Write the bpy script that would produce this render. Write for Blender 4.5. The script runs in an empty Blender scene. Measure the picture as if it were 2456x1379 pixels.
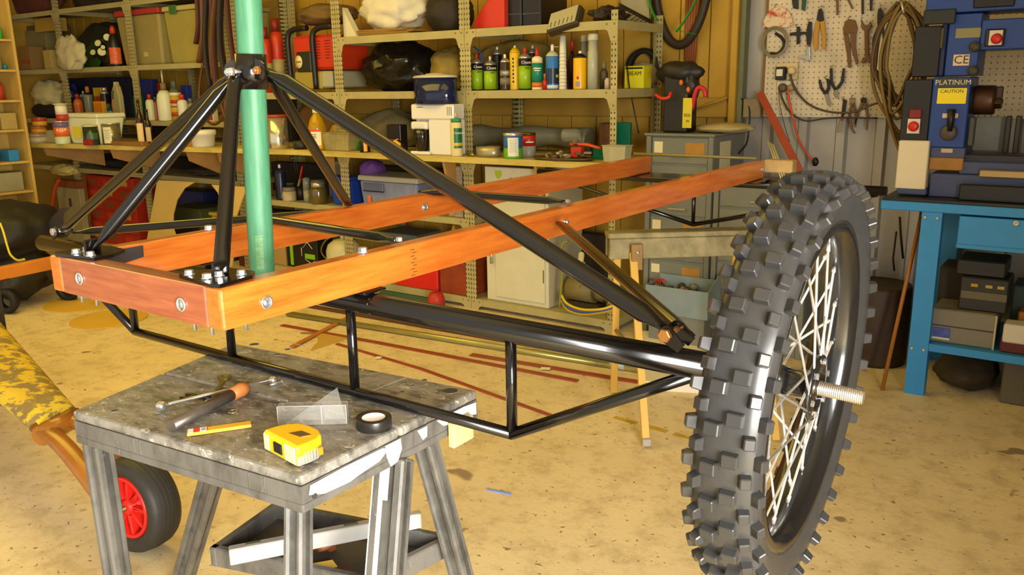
import bpy, bmesh, math, random
from math import sin, cos, pi, radians, atan2, sqrt
from mathutils import Vector, Matrix, Quaternion

random.seed(7)
SC = bpy.context.scene
COL = SC.collection

# ------------------------------------------------------------------ camera
F = 2012.0
CX, CY = 1228.0, 689.5
CAM = Vector((0.0, 0.0, 1.4))
_yaw, _pit, _rol = radians(35.43), radians(13.57), radians(-0.857)
_f = Vector((-sin(_yaw) * cos(_pit), cos(_yaw) * cos(_pit), -sin(_pit)))
_r0 = Vector((cos(_yaw), sin(_yaw), 0.0))
_u0 = _r0.cross(_f)
RT = cos(_rol) * _r0 + sin(_rol) * _u0
UP = -sin(_rol) * _r0 + cos(_rol) * _u0
FW = _f
cam = bpy.data.cameras.new('camera')
cam.sensor_fit = 'HORIZONTAL'
cam.sensor_width = 36.0
cam.lens = 36.0 * F / 2456.0
cam.clip_start = 0.02
cam_o = bpy.data.objects.new('camera', cam)
COL.objects.link(cam_o)
cam_o.matrix_world = Matrix(((RT.x, UP.x, -FW.x, CAM.x), (RT.y, UP.y, -FW.y, CAM.y), (RT.z, UP.z, -FW.z, CAM.z), (0, 0, 0, 1)))
SC.camera = cam_o

# ------------------------------------------------------------------ world, lights, exposure
w = bpy.data.worlds.new('daylight')
SC.world = w
w.use_nodes = True
bg = w.node_tree.nodes['Background']
bg.inputs[0].default_value = (1.0, 0.96, 0.86, 1)
bg.inputs[1].default_value = 0.75


def area(name, loc, target, sx, sy, power, col):
    l = bpy.data.lights.new(name, 'AREA')
    l.shape = 'RECTANGLE'
    l.size, l.size_y = sx, sy
    l.energy = power
    l.color = col
    o = bpy.data.objects.new(name, l)
    COL.objects.link(o)
    o.location = loc
    d = Vector(target) - Vector(loc)
    o.rotation_euler = d.to_track_quat('-Z', 'Y').to_euler()
    return o


area('door_daylight', (1.9, -0.75, 1.25), (-1.2, 1.2, 0.70), 1.7, 1.8, 330, (1.0, 0.97, 0.9))
area('skylight_left', (-4.6, 2.1, 2.95), (-4.6, 2.5, 0), 2.6, 1.6, 46, (1.0, 0.72, 0.10))
area('skylight_right', (-2.2, 2.6, 2.95), (-2.2, 3.0, 0), 1.6, 1.2, 10, (1.0, 0.74, 0.12))
SC.view_settings.view_transform = 'Standard'
SC.view_settings.look = 'None'
SC.view_settings.exposure = 0.35
SC.view_settings.gamma = 1.0
SC.view_settings.use_curve_mapping = False


# ------------------------------------------------------------------ pixel -> place helpers (2456 x 1379 frame)
def ray(px, py):
    return RT * ((px - CX) / F) - UP * ((py - CY) / F) + FW


def onY(px, py, Y):
    d = ray(px, py)
    return CAM + d * (Y / d.y)


def onZ(px, py, z):
    d = ray(px, py)
    return CAM + d * ((z - CAM.z) / d.z)


def onX(px, py, X):
    d = ray(px, py)
    return CAM + d * (X / d.x)


def xat(px, Y, z):
    u = (px - CX) / F
    a = RT - FW * u
    return -(a.y * Y + a.z * (z - CAM.z)) / a.x


def zat(py, X, Y):
    v = -(py - CY) / F
    a = UP - FW * v
    return CAM.z - (a.x * X + a.y * Y) / a.z


def dep(P):
    return (Vector(P) - CAM).dot(FW)


# ------------------------------------------------------------------ materials
def lin(c):
    return tuple(((v / 12.92) if v <= 0.04045 else ((v + 0.055) / 1.055) ** 2.4) for v in c)


def hx(s):
    return tuple(int(s[i:i + 2], 16) / 255 for i in (0, 2, 4))


MC = {}


def M(name, col=None, rough=0.55, metal=0.0, noise=0.0, scale=8.0, col2=None, stretch=None, bump=0.0, coat=0.0, alpha=1.0, trans=0.0, ior=1.45, det=4.0, thr=None, emit=0.0, bscale=None):
    """one procedural material: base colour, optional second colour mixed in by noise, optional fine relief"""
    if name in MC:
        return MC[name]
    m = bpy.data.materials.new(name)
    m.use_nodes = True
    nt = m.node_tree
    b = nt.nodes['Principled BSDF']
    c = lin(hx(col) if isinstance(col, str) else col)
    b.inputs['Base Color'].default_value = (*c, 1)
    b.inputs['Roughness'].default_value = rough
    b.inputs['Metallic'].default_value = metal
    b.inputs['Coat Weight'].default_value = coat
    b.inputs['Coat Roughness'].default_value = 0.12
    b.inputs['Alpha'].default_value = alpha
    b.inputs['Transmission Weight'].default_value = trans
    b.inputs['IOR'].default_value = ior
    if noise or col2 or bump:
        tc = nt.nodes.new('ShaderNodeTexCoord')
        mp = nt.nodes.new('ShaderNodeMapping')
        if stretch:
            mp.inputs['Scale'].default_value = stretch
        nt.links.new(tc.outputs['Object'], mp.inputs[0])
        nz = nt.nodes.new('ShaderNodeTexNoise')
        nz.inputs['Scale'].default_value = scale
        nz.inputs['Detail'].default_value = det
        nz.inputs['Roughness'].default_value = 0.65
        nt.links.new(mp.outputs[0], nz.inputs['Vector'])
        if noise or col2:
            if col2:
                c2 = lin(hx(col2) if isinstance(col2, str) else col2)
            else:
                c2 = tuple(max(0, v * (1 - noise)) for v in c)
                c = tuple(min(1, v * (1 + noise * 0.5)) for v in c)
            rp = nt.nodes.new('ShaderNodeValToRGB')
            lo, hi = thr if thr else (0.32, 0.68)
            rp.color_ramp.elements[0].position = lo
            rp.color_ramp.elements[1].position = hi
            rp.color_ramp.elements[0].color = (*c2, 1)
            rp.color_ramp.elements[1].color = (*c, 1)
            nt.links.new(nz.outputs['Fac'], rp.inputs[0])
            nt.links.new(rp.outputs[0], b.inputs['Base Color'])
        if bump:
            bp = nt.nodes.new('ShaderNodeBump')
            bp.inputs['Strength'].default_value = bump
            bp.inputs['Distance'].default_value = 0.01
            if bscale:
                n2 = nt.nodes.new('ShaderNodeTexNoise')
                n2.inputs['Scale'].default_value = bscale
                nt.links.new(mp.outputs[0], n2.inputs['Vector'])
                nt.links.new(n2.outputs['Fac'], bp.inputs['Height'])
            else:
                nt.links.new(nz.outputs['Fac'], bp.inputs['Height'])
            nt.links.new(bp.outputs[0], b.inputs['Normal'])
    MC[name] = m
    return m


def dots_mat(name, col, hole, pitch, rad, axes, rough=0.6, aspect=1.0, off=(0, 0), noise=0.12):
    """perforated sheet: a grid of small dark holes, too small to model one by one (axes = the two object axes of the sheet)"""
    if name in MC:
        return MC[name]
    m = bpy.data.materials.new(name)
    m.use_nodes = True
    nt = m.node_tree
    N = nt.nodes.new
    b = nt.nodes['Principled BSDF']
    b.inputs['Roughness'].default_value = rough
    tc = N('ShaderNodeTexCoord')
    sp = N('ShaderNodeSeparateXYZ')
    nt.links.new(tc.outputs['Object'], sp.inputs[0])

    def mth(op, a, bb=None):
        n = N('ShaderNodeMath')
        n.operation = op
        for i, v in enumerate((a, bb)):
            if v is None:
                continue
            if isinstance(v, (int, float)):
                n.inputs[i].default_value = v
            else:
                nt.links.new(v, n.inputs[i])
        return n.outputs[0]
    sq = []
    for k, a in enumerate(axes):
        p = pitch[k]
        v = mth('ADD', sp.outputs[a], off[k] + 50 * p)
        v = mth('FRACT', mth('DIVIDE', v, p))
        v = mth('MULTIPLY', mth('SUBTRACT', v, 0.5), p)
        if k == 1:
            v = mth('DIVIDE', v, aspect)
        sq.append(mth('MULTIPLY', v, v))
    d = mth('SQRT', mth('ADD', sq[0], sq[1]))
    fac = mth('LESS_THAN', d, rad)
    nz = N('ShaderNodeTexNoise')
    nz.inputs['Scale'].default_value = 5
    nz.inputs['Detail'].default_value = 6
    nt.links.new(tc.outputs['Object'], nz.inputs['Vector'])
    c = lin(hx(col))
    r = N('ShaderNodeValToRGB')
    r.color_ramp.elements[0].position = 0.3
    r.color_ramp.elements[1].position = 0.7
    r.color_ramp.elements[0].color = (*[v * (1 - noise * 2) for v in c], 1)
    r.color_ramp.elements[1].color = (*[min(1, v * (1 + noise)) for v in c], 1)
    nt.links.new(nz.outputs['Fac'], r.inputs[0])
    mx = N('ShaderNodeMix')
    mx.data_type = 'RGBA'
    nt.links.new(fac, mx.inputs[0])
    nt.links.new(r.outputs[0], mx.inputs[6])
    mx.inputs[7].default_value = (*lin(hx(hole)), 1)
    nt.links.new(mx.outputs[2], b.inputs['Base Color'])
    MC[name] = m
    return m


def scuff_mat(name, base, dark, light, scale=10.0, st=(1, 1.6, 1), rough=0.45, lt=(0.60, 0.66), dt=(0.36, 0.52), bump=0.2):
    """worn plastic: broad dark stains and small pale scuffs over a base colour"""
    m = bpy.data.materials.new(name)
    m.use_nodes = True
    nt = m.node_tree
    N, L = nt.nodes.new, nt.links.new
    b = nt.nodes['Principled BSDF']
    b.inputs['Roughness'].default_value = rough
    tc, mp = N('ShaderNodeTexCoord'), N('ShaderNodeMapping')
    mp.inputs['Scale'].default_value = st
    L(tc.outputs['Object'], mp.inputs[0])

    def nz(s, d, r=0.65, dist=0.0):
        n = N('ShaderNodeTexNoise')
        n.inputs['Scale'].default_value = s
        n.inputs['Detail'].default_value = d
        n.inputs['Roughness'].default_value = r
        n.inputs['Distortion'].default_value = dist
        L(mp.outputs[0], n.inputs['Vector'])
        return n.outputs['Fac']
    r1 = N('ShaderNodeValToRGB')
    r1.color_ramp.elements[0].position, r1.color_ramp.elements[1].position = dt
    r1.color_ramp.elements[0].color = (*lin(hx(dark)), 1)
    r1.color_ramp.elements[1].color = (*lin(hx(base)), 1)
    L(nz(scale, 9), r1.inputs[0])
    r2 = N('ShaderNodeValToRGB')
    r2.color_ramp.elements[0].position, r2.color_ramp.elements[1].position = lt
    r2.color_ramp.elements[0].color = (0, 0, 0, 1)
    r2.color_ramp.elements[1].color = (1, 1, 1, 1)
    L(nz(scale * 2.6, 10, 0.75, 0.8), r2.inputs[0])
    mx = N('ShaderNodeMix')
    mx.data_type = 'RGBA'
    L(r2.outputs[0], mx.inputs[0])
    L(r1.outputs[0], mx.inputs[6])
    mx.inputs[7].default_value = (*lin(hx(light)), 1)
    L(mx.outputs[2], b.inputs['Base Color'])
    bp = N('ShaderNodeBump')
    bp.inputs['Strength'].default_value = bump
    bp.inputs['Distance'].default_value = 0.004
    L(nz(scale * 5, 6), bp.inputs['Height'])
    L(bp.outputs[0], b.inputs['Normal'])
    MC[name] = m
    return m


# ------------------------------------------------------------------ mesh builder
class MB:
    def __init__(s):
        s.bm = bmesh.new()

    def _add(s, vs, fs, smooth=False):
        v = [s.bm.verts.new(p) for p in vs]
        out = []
        for f in fs:
            try:
                q = s.bm.faces.new([v[i] for i in f])
                q.smooth = smooth
                out.append(q)
            except ValueError:
                pass
        return v, out

    def box(s, c, size, rot=None, bev=0.0, seg=1):
        c = Vector(c)
        h = Vector(size) * 0.5
        vs = []
        for x in (-1, 1):
            for y in (-1, 1):
                for z in (-1, 1):
                    p = Vector((x * h.x, y * h.y, z * h.z))
                    if rot is not None:
                        p = rot @ p
                    vs.append(c + p)
        v, f = s._add(vs, [(0, 1, 3, 2), (4, 6, 7, 5), (0, 4, 5, 1), (2, 3, 7, 6), (0, 2, 6, 4), (1, 5, 7, 3)])
        if bev > 0:
            es = list({e for q in f for e in q.edges})
            bmesh.ops.bevel(s.bm, geom=es, offset=bev, segments=seg, affect='EDGES', profile=0.5)
        return s

    def lohi(s, lo, hi, bev=0.0, seg=1):
        lo, hi = Vector(lo), Vector(hi)
        return s.box((lo + hi) / 2, hi - lo, None, bev, seg)

    def frus(s, c, size0, size1, h, rot=None, bev=0.0, shift=(0, 0)):
        """tapered box: bottom size0, top size1, base centre c"""
        c = Vector(c)
        vs = []
        for (sx, sy), z, sh in ((size0, 0, (0, 0)), (size1, h, shift)):
            for x, y in ((-1, -1), (1, -1), (1, 1), (-1, 1)):
                p = Vector((x * sx / 2 + sh[0], y * sy / 2 + sh[1], z))
                if rot is not None:
                    p = rot @ p
                vs.append(c + p)
        v, f = s._add(vs, [(3, 2, 1, 0), (4, 5, 6, 7), (0, 1, 5, 4), (1, 2, 6, 5), (2, 3, 7, 6), (3, 0, 4, 7)])
        if bev > 0:
            es = list({e for q in f for e in q.edges})
            bmesh.ops.bevel(s.bm, geom=es, offset=bev, segments=2, affect='EDGES', profile=0.5)
        return s

    def prism(s, pts, vec, bev=0.0):
        """extrude a planar polygon (3D points) along vec"""
        pts = [Vector(p) for p in pts]
        vec = Vector(vec)
        n = len(pts)
        vs = pts + [p + vec for p in pts]
        fs = [tuple(range(n))[::-1], tuple(range(n, 2 * n))] + [(i, (i + 1) % n, n + (i + 1) % n, n + i) for i in range(n)]
        v, f = s._add(vs, fs)
        bmesh.ops.recalc_face_normals(s.bm, faces=f)
        if bev > 0:
            es = list({e for q in f for e in q.edges})
            bmesh.ops.bevel(s.bm, geom=es, offset=bev, segments=2, affect='EDGES', profile=0.5)
        return s

    def tube(s, pts, r, n=10, cap=True, closed=False, flat=None):
        pts = [Vector(p) for p in pts]
        k = len(pts)
        rs = r if isinstance(r, (list, tuple)) else [r] * k
        rings = []
        pn = None
        for i, p in enumerate(pts):
            if closed:
                t = pts[(i + 1) % k] - pts[i - 1]
            else:
                t = pts[min(i + 1, k - 1)] - pts[max(i - 1, 0)]
            t.normalize()
            if pn is None:
                a = Vector((0, 0, 1)) if abs(t.z) < 0.9 else Vector((1, 0, 0))
                u = t.cross(a).normalized()
            else:
                u = (pn - t * pn.dot(t)).normalized()
            pn = u
            v = t.cross(u)
            fl = (flat if isinstance(flat, float) else flat[i]) if flat else 1.0
            rings.append([s.bm.verts.new(p + (u * cos(2 * pi * j / n) + v * (sin(2 * pi * j / n) * fl)) * rs[i]) for j in range(n)])
        m = k if closed else k - 1
        for i in range(m):
            a, b = rings[i], rings[(i + 1) % k]
            for j in range(n):
                q = s.bm.faces.new((a[j], a[(j + 1) % n], b[(j + 1) % n], b[j]))
                q.smooth = True
        if cap and not closed:
            s.bm.faces.new(rings[0][::-1])
            s.bm.faces.new(rings[-1])
        return s

    def lathe(s, o, prof, n=20, axis=(0, 0, 1), cap=True, smooth=True, sx=1.0, sy=1.0, rot=None):
        """revolve [(r, h)...] about an axis through o"""
        o = Vector(o)
        ax = Vector(axis).normalized()
        if rot is None:
            q = Vector((0, 0, 1)).rotation_difference(ax).to_matrix()
        else:
            q = rot
        rings = []
        for r, h in prof:
            rings.append([s.bm.verts.new(o + q @ Vector((r * sx * cos(2 * pi * j / n), r * sy * sin(2 * pi * j / n), h))) for j in range(n)])
        for i in range(len(rings) - 1):
            a, b = rings[i], rings[i + 1]
            for j in range(n):
                f = s.bm.faces.new((a[j], a[(j + 1) % n], b[(j + 1) % n], b[j]))
                f.smooth = smooth
        if cap:
            if prof[0][0] > 1e-5:
                s.bm.faces.new(rings[0][::-1])
            if prof[-1][0] > 1e-5:
                s.bm.faces.new(rings[-1])
        return s

    def ring(s, o, axis, prof, n=48):
        """closed profile [(r, h)...] revolved: torus-like solid"""
        o = Vector(o)
        q = Vector((0, 0, 1)).rotation_difference(Vector(axis).normalized()).to_matrix()
        rings = [[s.bm.verts.new(o + q @ Vector((r * cos(2 * pi * j / n), r * sin(2 * pi * j / n), h))) for j in range(n)] for r, h in prof]
        k = len(rings)
        for i in range(k):
            a, b = rings[i], rings[(i + 1) % k]
            for j in range(n):
                f = s.bm.faces.new((a[j], a[(j + 1) % n], b[(j + 1) % n], b[j]))
                f.smooth = True
        return s

    def blob(s, c, size, seed=0, amp=0.25, freq=2.2, sub=4, flatb=None, rot=None):
        """lumpy soft mass (bag, cloth, heap)"""
        from mathutils import noise as nz
        c = Vector(c)
        r = bmesh.ops.create_icosphere(s.bm, subdivisions=sub, radius=1.0)
        off = Vector((seed * 7.3, seed * 3.1, seed * 1.7))
        for v in r['verts']:
            d = v.co.normalized()
            k = 1 + amp * nz.noise(d * freq + off) + amp * 0.45 * nz.noise(d * freq * 2.7 + off * 2) + amp * 0.22 * (abs(nz.noise(d * freq * 5 + off)) - 0.2)
            p = Vector((d.x * size[0] / 2, d.y * size[1] / 2, d.z * size[2] / 2)) * k
            if flatb is not None and p.z < -size[2] / 2 * flatb:
                p.z = -size[2] / 2 * flatb
            if rot is not None:
                p = rot @ p
            v.co = c + p
            for f in v.link_faces:
                f.smooth = True
        return s

    def hexbolt(s, p, axis, r, h, n=6, stem=0.0, sr=None):
        s.lathe(p, [(r, 0), (r, h * 0.85), (r * 0.85, h)], n, axis, smooth=False)
        if stem:
            a = Vector(axis).normalized()
            s.tube([Vector(p), Vector(p) - a * stem], sr or r * 0.5, 8)
        return s

    def build(s, name, mat, parent=None, origin=None):
        me = bpy.data.meshes.new(name)
        bmesh.ops.recalc_face_normals(s.bm, faces=s.bm.faces)
        if origin is None and parent is not None:
            origin = base_of(parent)
        if origin is None:
            origin = Vector((0, 0, 0))
        origin = Vector(origin)
        if origin.length > 0:
            bmesh.ops.translate(s.bm, vec=-origin, verts=s.bm.verts)
        s.bm.to_mesh(me)
        s.bm.free()
        if mat is not None:
            me.materials.append(mat)
        o = bpy.data.objects.new(name, me)
        COL.objects.link(o)
        if parent is None:
            o.location = origin
        else:
            o.parent = parent
        return o


def base_of(o):
    while o.parent is not None:
        o = o.parent
    return Vector(o.location)


def tag(o, label, cat, group=None, kind=None):
    if label:
        o['label'] = label
    if cat:
        o['category'] = cat
    if group:
        o['group'] = group
    if kind:
        o['kind'] = kind
    return o


def thing(name, loc, label, cat, group=None):
    o = bpy.data.objects.new(name, None)
    o.empty_display_size = 0.05
    COL.objects.link(o)
    o.location = Vector(loc)
    return tag(o, label, cat, group)


def solo(name, mb, mat, label, cat, origin=None, group=None):
    """a thing that is one mesh"""
    return tag(mb.build(name, mat, None, origin), label, cat, group)


def struct(name, mb, mat, origin=None):
    o = mb.build(name, mat, None, origin)
    o['kind'] = 'structure'
    return o


def text(parent, s, size, origin, xdir, ydir, mat, depth=0.0006, align='CENTER', name='lettering', sx=1.0):
    """raised or printed lettering as mesh, x along xdir, y along ydir"""
    cu = bpy.data.curves.new(name, 'FONT')
    cu.body = s
    cu.size = size
    cu.extrude = depth
    cu.align_x = align
    cu.align_y = 'CENTER'
    cu.resolution_u = 2
    to = bpy.data.objects.new('tmp_text', cu)
    COL.objects.link(to)
    bpy.context.view_layer.update()
    dg = bpy.context.evaluated_depsgraph_get()
    me = bpy.data.meshes.new_from_object(to.evaluated_get(dg))
    bpy.data.objects.remove(to)
    bpy.data.curves.remove(cu)
    x = Vector(xdir).normalized()
    y = Vector(ydir).normalized()
    z = x.cross(y)
    o = Vector(origin) - (base_of(parent) if parent else Vector((0, 0, 0)))
    me.transform(Matrix(((x.x * sx, y.x, z.x, o.x), (x.y * sx, y.y, z.y, o.y), (x.z * sx, y.z, z.z, o.z), (0, 0, 0, 1))))
    me.materials.clear()
    me.materials.append(mat)
    me.name = name
    ob = bpy.data.objects.new(name, me)
    COL.objects.link(ob)
    ob.parent = parent
    return ob


def rotz(a):
    return Matrix.Rotation(a, 3, 'Z')


def catenary(a, b, sag, n=12):
    a, b = Vector(a), Vector(b)
    return [a.lerp(b, t / n) - Vector((0, 0, sag * 4 * (t / n) * (1 - t / n))) for t in range(n + 1)]


def smoothpath(pts, n=6):
    """Catmull-Rom through the points"""
    P = [Vector(p) for p in pts]
    P = [P[0] * 2 - P[1]] + P + [P[-1] * 2 - P[-2]]
    out = []
    for i in range(1, len(P) - 2):
        for k in range(n):
            t = k / n
            a, b, c, d = P[i - 1], P[i], P[i + 1], P[i + 2]
            out.append(0.5 * ((2 * b) + (c - a) * t + (2 * a - 5 * b + 4 * c - d) * t * t + (3 * b - a - 3 * c + d) * t ** 3))
    out.append(P[-2])
    return out
# ------------------------------------------------------------------ the setting
YW = 4.74          # inner face of the back wall
XC = -1.77         # where the cream lining ends and the grey sheeting begins
XL = -9.2


def floor_mat():
    m = bpy.data.materials.new('stained_concrete')
    m.use_nodes = True
    nt = m.node_tree
    N = nt.nodes.new
    L = nt.links.new
    b = nt.nodes['Principled BSDF']
    tc = N('ShaderNodeTexCoord')

    def noise(scale, det, rough=0.6, st=None, dist=0.0):
        n = N('ShaderNodeTexNoise')
        n.inputs['Scale'].default_value = scale
        n.inputs['Detail'].default_value = det
        n.inputs['Roughness'].default_value = rough
        n.inputs['Distortion'].default_value = dist
        if st:
            mp = N('ShaderNodeMapping')
            mp.inputs['Scale'].default_value = st
            L(tc.outputs['Object'], mp.inputs[0])
            L(mp.outputs[0], n.inputs['Vector'])
        else:
            L(tc.outputs['Object'], n.inputs['Vector'])
        return n.outputs['Fac']

    def ramp(f, p0, c0, p1, c1):
        r = N('ShaderNodeValToRGB')
        r.color_ramp.elements[0].position = p0
        r.color_ramp.elements[1].position = p1
        r.color_ramp.elements[0].color = (*c0, 1)
        r.color_ramp.elements[1].color = (*c1, 1)
        L(f, r.inputs[0])
        return r.outputs[0]

    def mix(f, a, c, mode='MIX'):
        x = N('ShaderNodeMix')
        x.data_type = 'RGBA'
        x.blend_type = mode
        if isinstance(f, float):
            x.inputs[0].default_value = f
        else:
            L(f, x.inputs[0])
        L(a, x.inputs[6])
        if isinstance(c, tuple):
            x.inputs[7].default_value = (*c, 1)
        else:
            L(c, x.inputs[7])
        return x.outputs[2]
    base = ramp(noise(1.1, 8, 0.6), 0.35, lin((0.83, 0.75, 0.57)), 0.65, lin((0.90, 0.82, 0.64)))
    mid = ramp(noise(9, 9, 0.75), 0.36, lin((0.62, 0.54, 0.42)), 0.52, (1, 1, 1))
    c = mix(0.38, base, mid, 'MULTIPLY')
    spots = ramp(noise(38, 3, 0.5, (1, 1.3, 1), 0.4), 0.30, (1, 1, 1), 0.34, (0, 0, 0))
    c = mix(spots, c, lin((0.56, 0.47, 0.34)))
    big = ramp(noise(4.6, 2, 0.45, (1, 1.2, 1), 0.6), 0.262, (1, 1, 1), 0.285, (0, 0, 0))
    c = mix(big, c, lin((0.58, 0.49, 0.38)))
    fl = ramp(noise(60, 2), 0.70, (0, 0, 0), 0.73, (1, 1, 1))
    c = mix(fl, c, lin((0.84, 0.78, 0.62)))
    L(c, b.inputs['Base Color'])
    b.inputs['Roughness'].default_value = 0.62
    bp = N('ShaderNodeBump')
    bp.inputs['Strength'].default_value = 0.12
    bp.inputs['Distance'].default_value = 0.01
    L(noise(40, 5), bp.inputs['Height'])
    L(bp.outputs[0], b.inputs['Normal'])
    return m


mb = MB()
mb.lohi((XL, -3.0, -0.08), (2.2, YW + 0.1, 0.0))
FLOOR = struct('floor', mb, floor_mat())

cream = M('cream_lining', 'b88f2c', 0.55, noise=0.12, scale=3)
cream_d = M('cream_girt', 'a8812a', 0.6, noise=0.15, scale=4)
greysheet = M('grey_zinc_sheet', 'a9a39a', 0.42, metal=0.35, noise=0.12, scale=2.5)
mb = MB()
mb.lohi((XL, YW + 0.03, -0.02), (XC, YW + 0.10, 3.06))
WB = struct('wall_back', mb, cream)
pw = 0.185
n = int((XC - XL) / pw)
mb = MB()
mb.lohi((0, 0, 0), (pw - 0.006, 0.03, 3.0), bev=0.003)
p0 = mb.build('panel', cream, WB, origin=(0, 0, 0))
p0.location = (XC - pw, YW, 0.02)
for i in range(1, n):
    q = p0.copy()
    COL.objects.link(q)
    q.parent = WB
    q.location = (XC - pw * (i + 1), YW, 0.02)
zg1, zg0 = zat(236, xat(1300, YW, 1.3), YW), zat(277, xat(1300, YW, 1.2), YW)
mb = MB()
mb.lohi((XL, YW - 0.045, zg0), (XC, YW - 0.001, zg1), bev=0.004)
mb.build('girt', cream_d, WB)
# steel angle brace seen on the cream wall, and the frame column where the lining stops
mb = MB()
mb.tube([onY(1665, 262, YW - 0.06), onY(1748, 233, YW - 0.06)], 0.008, 6)
mb.build('brace', cream_d, WB)
mb = MB()
xa, xb = xat(1748, YW - 0.1, 1.4), xat(1764, YW - 0.1, 1.4)
mb.lohi((xa, YW - 0.10, 0), (xb, YW, 3.0), bev=0.004)
struct('trim_1', mb, cream)
mb = MB()
mb.lohi((xb + 0.001, YW - 0.07, 0), (xb + 0.03, YW, 3.0), bev=0.003)
struct('trim_2', mb, M('dull_green_paint', '6f7150', 0.6, noise=0.15))

# grey profiled sheeting
mb = MB()
prof = []
x = XC + 0.02
while x < 2.0:
    prof += [(x, 0.0), (x + 0.125, 0.0), (x + 0.137, -0.026), (x + 0.180, -0.026), (x + 0.192, 0.0)]
    x += 0.2
vs = [Vector((a, YW + b, 0.0)) for a, b in prof] + [Vector((a, YW + b, 3.06)) for a, b in prof]
k = len(prof)
mb._add(vs, [(i, i + 1, k + i + 1, k + i) for i in range(k - 1)])
mb.lohi((XC, YW + 0.03, 0), (2.0, YW + 0.09, 3.06))
WG = struct('wall_back_grey', mb, greysheet)
zr1, zr0 = zat(236, xat(1810, YW, 1.3), YW), zat(281, xat(1810, YW, 1.2), YW)
mb = MB()
mb.lohi((XC + 0.06, YW - 0.09, zr0), (xat(1836, YW, 1.25), YW - 0.027, zr1), bev=0.005)
mb.build('rail', M('brown_grey_rail', '8a7656', 0.6, noise=0.2), WG)

mb = MB()
mb.lohi((XL - 0.1, -3.0, -0.02), (XL, YW + 0.1, 3.06))
struct('wall_left', mb, cream)
mb = MB()
mb.lohi((XL - 0.1, -1.2, 3.06), (2.0, YW + 0.1, 3.14))
struct('ceiling', mb, M('ceiling_sheet', 'c9b98a', 0.7, noise=0.08))

# unseen right wall with doorway, added to keep key light off the lathe side
XR = 0.95
mb = MB()
mb.lohi((XR, 0.47, 0.0), (XR + 0.09, YW + 0.1, 3.06))
WRT = struct('wall_right_blocker', mb, greysheet)
mb = MB()
mb.lohi((XR, -2.2, 2.25), (XR + 0.09, 0.4695, 3.06))
mb.build('blocker_lintel', greysheet, WRT)
# scratched outlines, paint remains on the floor
def floor_strip(name, pts, wid, mat, label, cat, h=0.004, z=0.0, group=None):
    """thin flat piece lying on the floor along pixel points"""
    P = [onZ(a, b, z) for a, b in pts]
    mb = MB()
    for a, b in zip(P[:-1], P[1:]):
        d = (b - a)
        L_ = d.length
        rot = rotz(atan2(d.y, d.x))
        mb.box((a + b) / 2 + Vector((0, 0, h / 2)), (L_, wid, h), rot)
    return solo(name, mb, mat, label, cat, origin=(P[0] + P[-1]) / 2, group=group)


mb = MB()
a, b = onZ(1470, 1000, 0.0), onZ(1680, 1058, 0.0)
d = b - a
for t, ww in ((0.15, 0.03), (0.5, 0.035), (0.85, 0.03)):
    c = a.lerp(b, t)
    mb.box((c.x, c.y, 0.0006), (d.length * 0.27, ww, 0.0012), rotz(atan2(d.y, d.x)))
o = mb.build('paint_mark', M('worn_yellow_paint', 'c9a63a', 0.7, noise=0.35, scale=14), FLOOR, origin=(0, 0, 0))
# ------------------------------------------------------------------ land yacht chassis (the frame on the stands)
XM = -1.3925                      # centre line
AY, AZ = 1.1225, 0.992            # axle
BZ0, BZ1 = 1.022, 1.092           # side beams, bottom and top
BXR, BXL = -1.125, -1.660         # outer faces of the beams
BT = 0.040
BY0, BY1 = 0.783, 3.335

wood = M('varnished_red_hardwood', 'd67a2b', 0.32, noise=0.0, col2='b8571a', scale=5.0, stretch=(14, 1.2, 14), coat=0.55, det=6, bump=0.03)
woodx = M('varnished_red_hardwood_cross', 'b0643f', 0.35, col2='8a4428', scale=5.0, stretch=(1.2, 14, 14), coat=0.5, det=6, bump=0.03)
blk = M('gloss_black_enamel', '0f0c0b', 0.18, coat=0.3)
blkm = M('dark_grey_lug_paint', '3c3534', 0.4)
zinc = M('bright_zinc', 'e6e6ea', 0.22, metal=0.9)
bolt_c = M('copper_tinted_bolt', 'c98d52', 0.3, metal=0.8)

CH = thing('land_yacht_chassis', (XM, BY0, 0.80), 'varnished wooden ladder frame with black tube struts and one knobbly wheel, propped on stands', 'land yacht')
for xo in (BXR, BXL):
    mb = MB()
    x0, x1 = (xo - BT, xo) if xo == BXR else (xo, xo + BT)
    mb.lohi((x0, BY0, BZ0), (x1, BY1, BZ1), bev=0.005, seg=2)
    mb.build('side_beam', wood, CH)
mb = MB()
mb.lohi((BXL + BT + 0.0003, BY0, BZ0), (BXR - BT - 0.0003, BY0 + BT, BZ1), bev=0.003, seg=2)
mb.build('cross_beam', woodx, CH)
# finger joint seam on the near beam
mb = MB()
ys = onX(992, 620, BXR).y
for i in range(9):
    z = BZ0 + 0.006 + i * 0.0066
    mb.box((BXR + 0.0002, ys + (0.003 if i % 2 else -0.003), z), (0.0008, 0.012, 0.0012))
mb.build('finger_joint', M('dark_glue_line', '5a2a12', 0.5), CH)

mb = MB()
mb.tube([(-2.40, AY, AZ), (-0.40, AY, AZ)], 0.0215, 20)
ax = mb.build('axle_tube', blk, CH)
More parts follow.
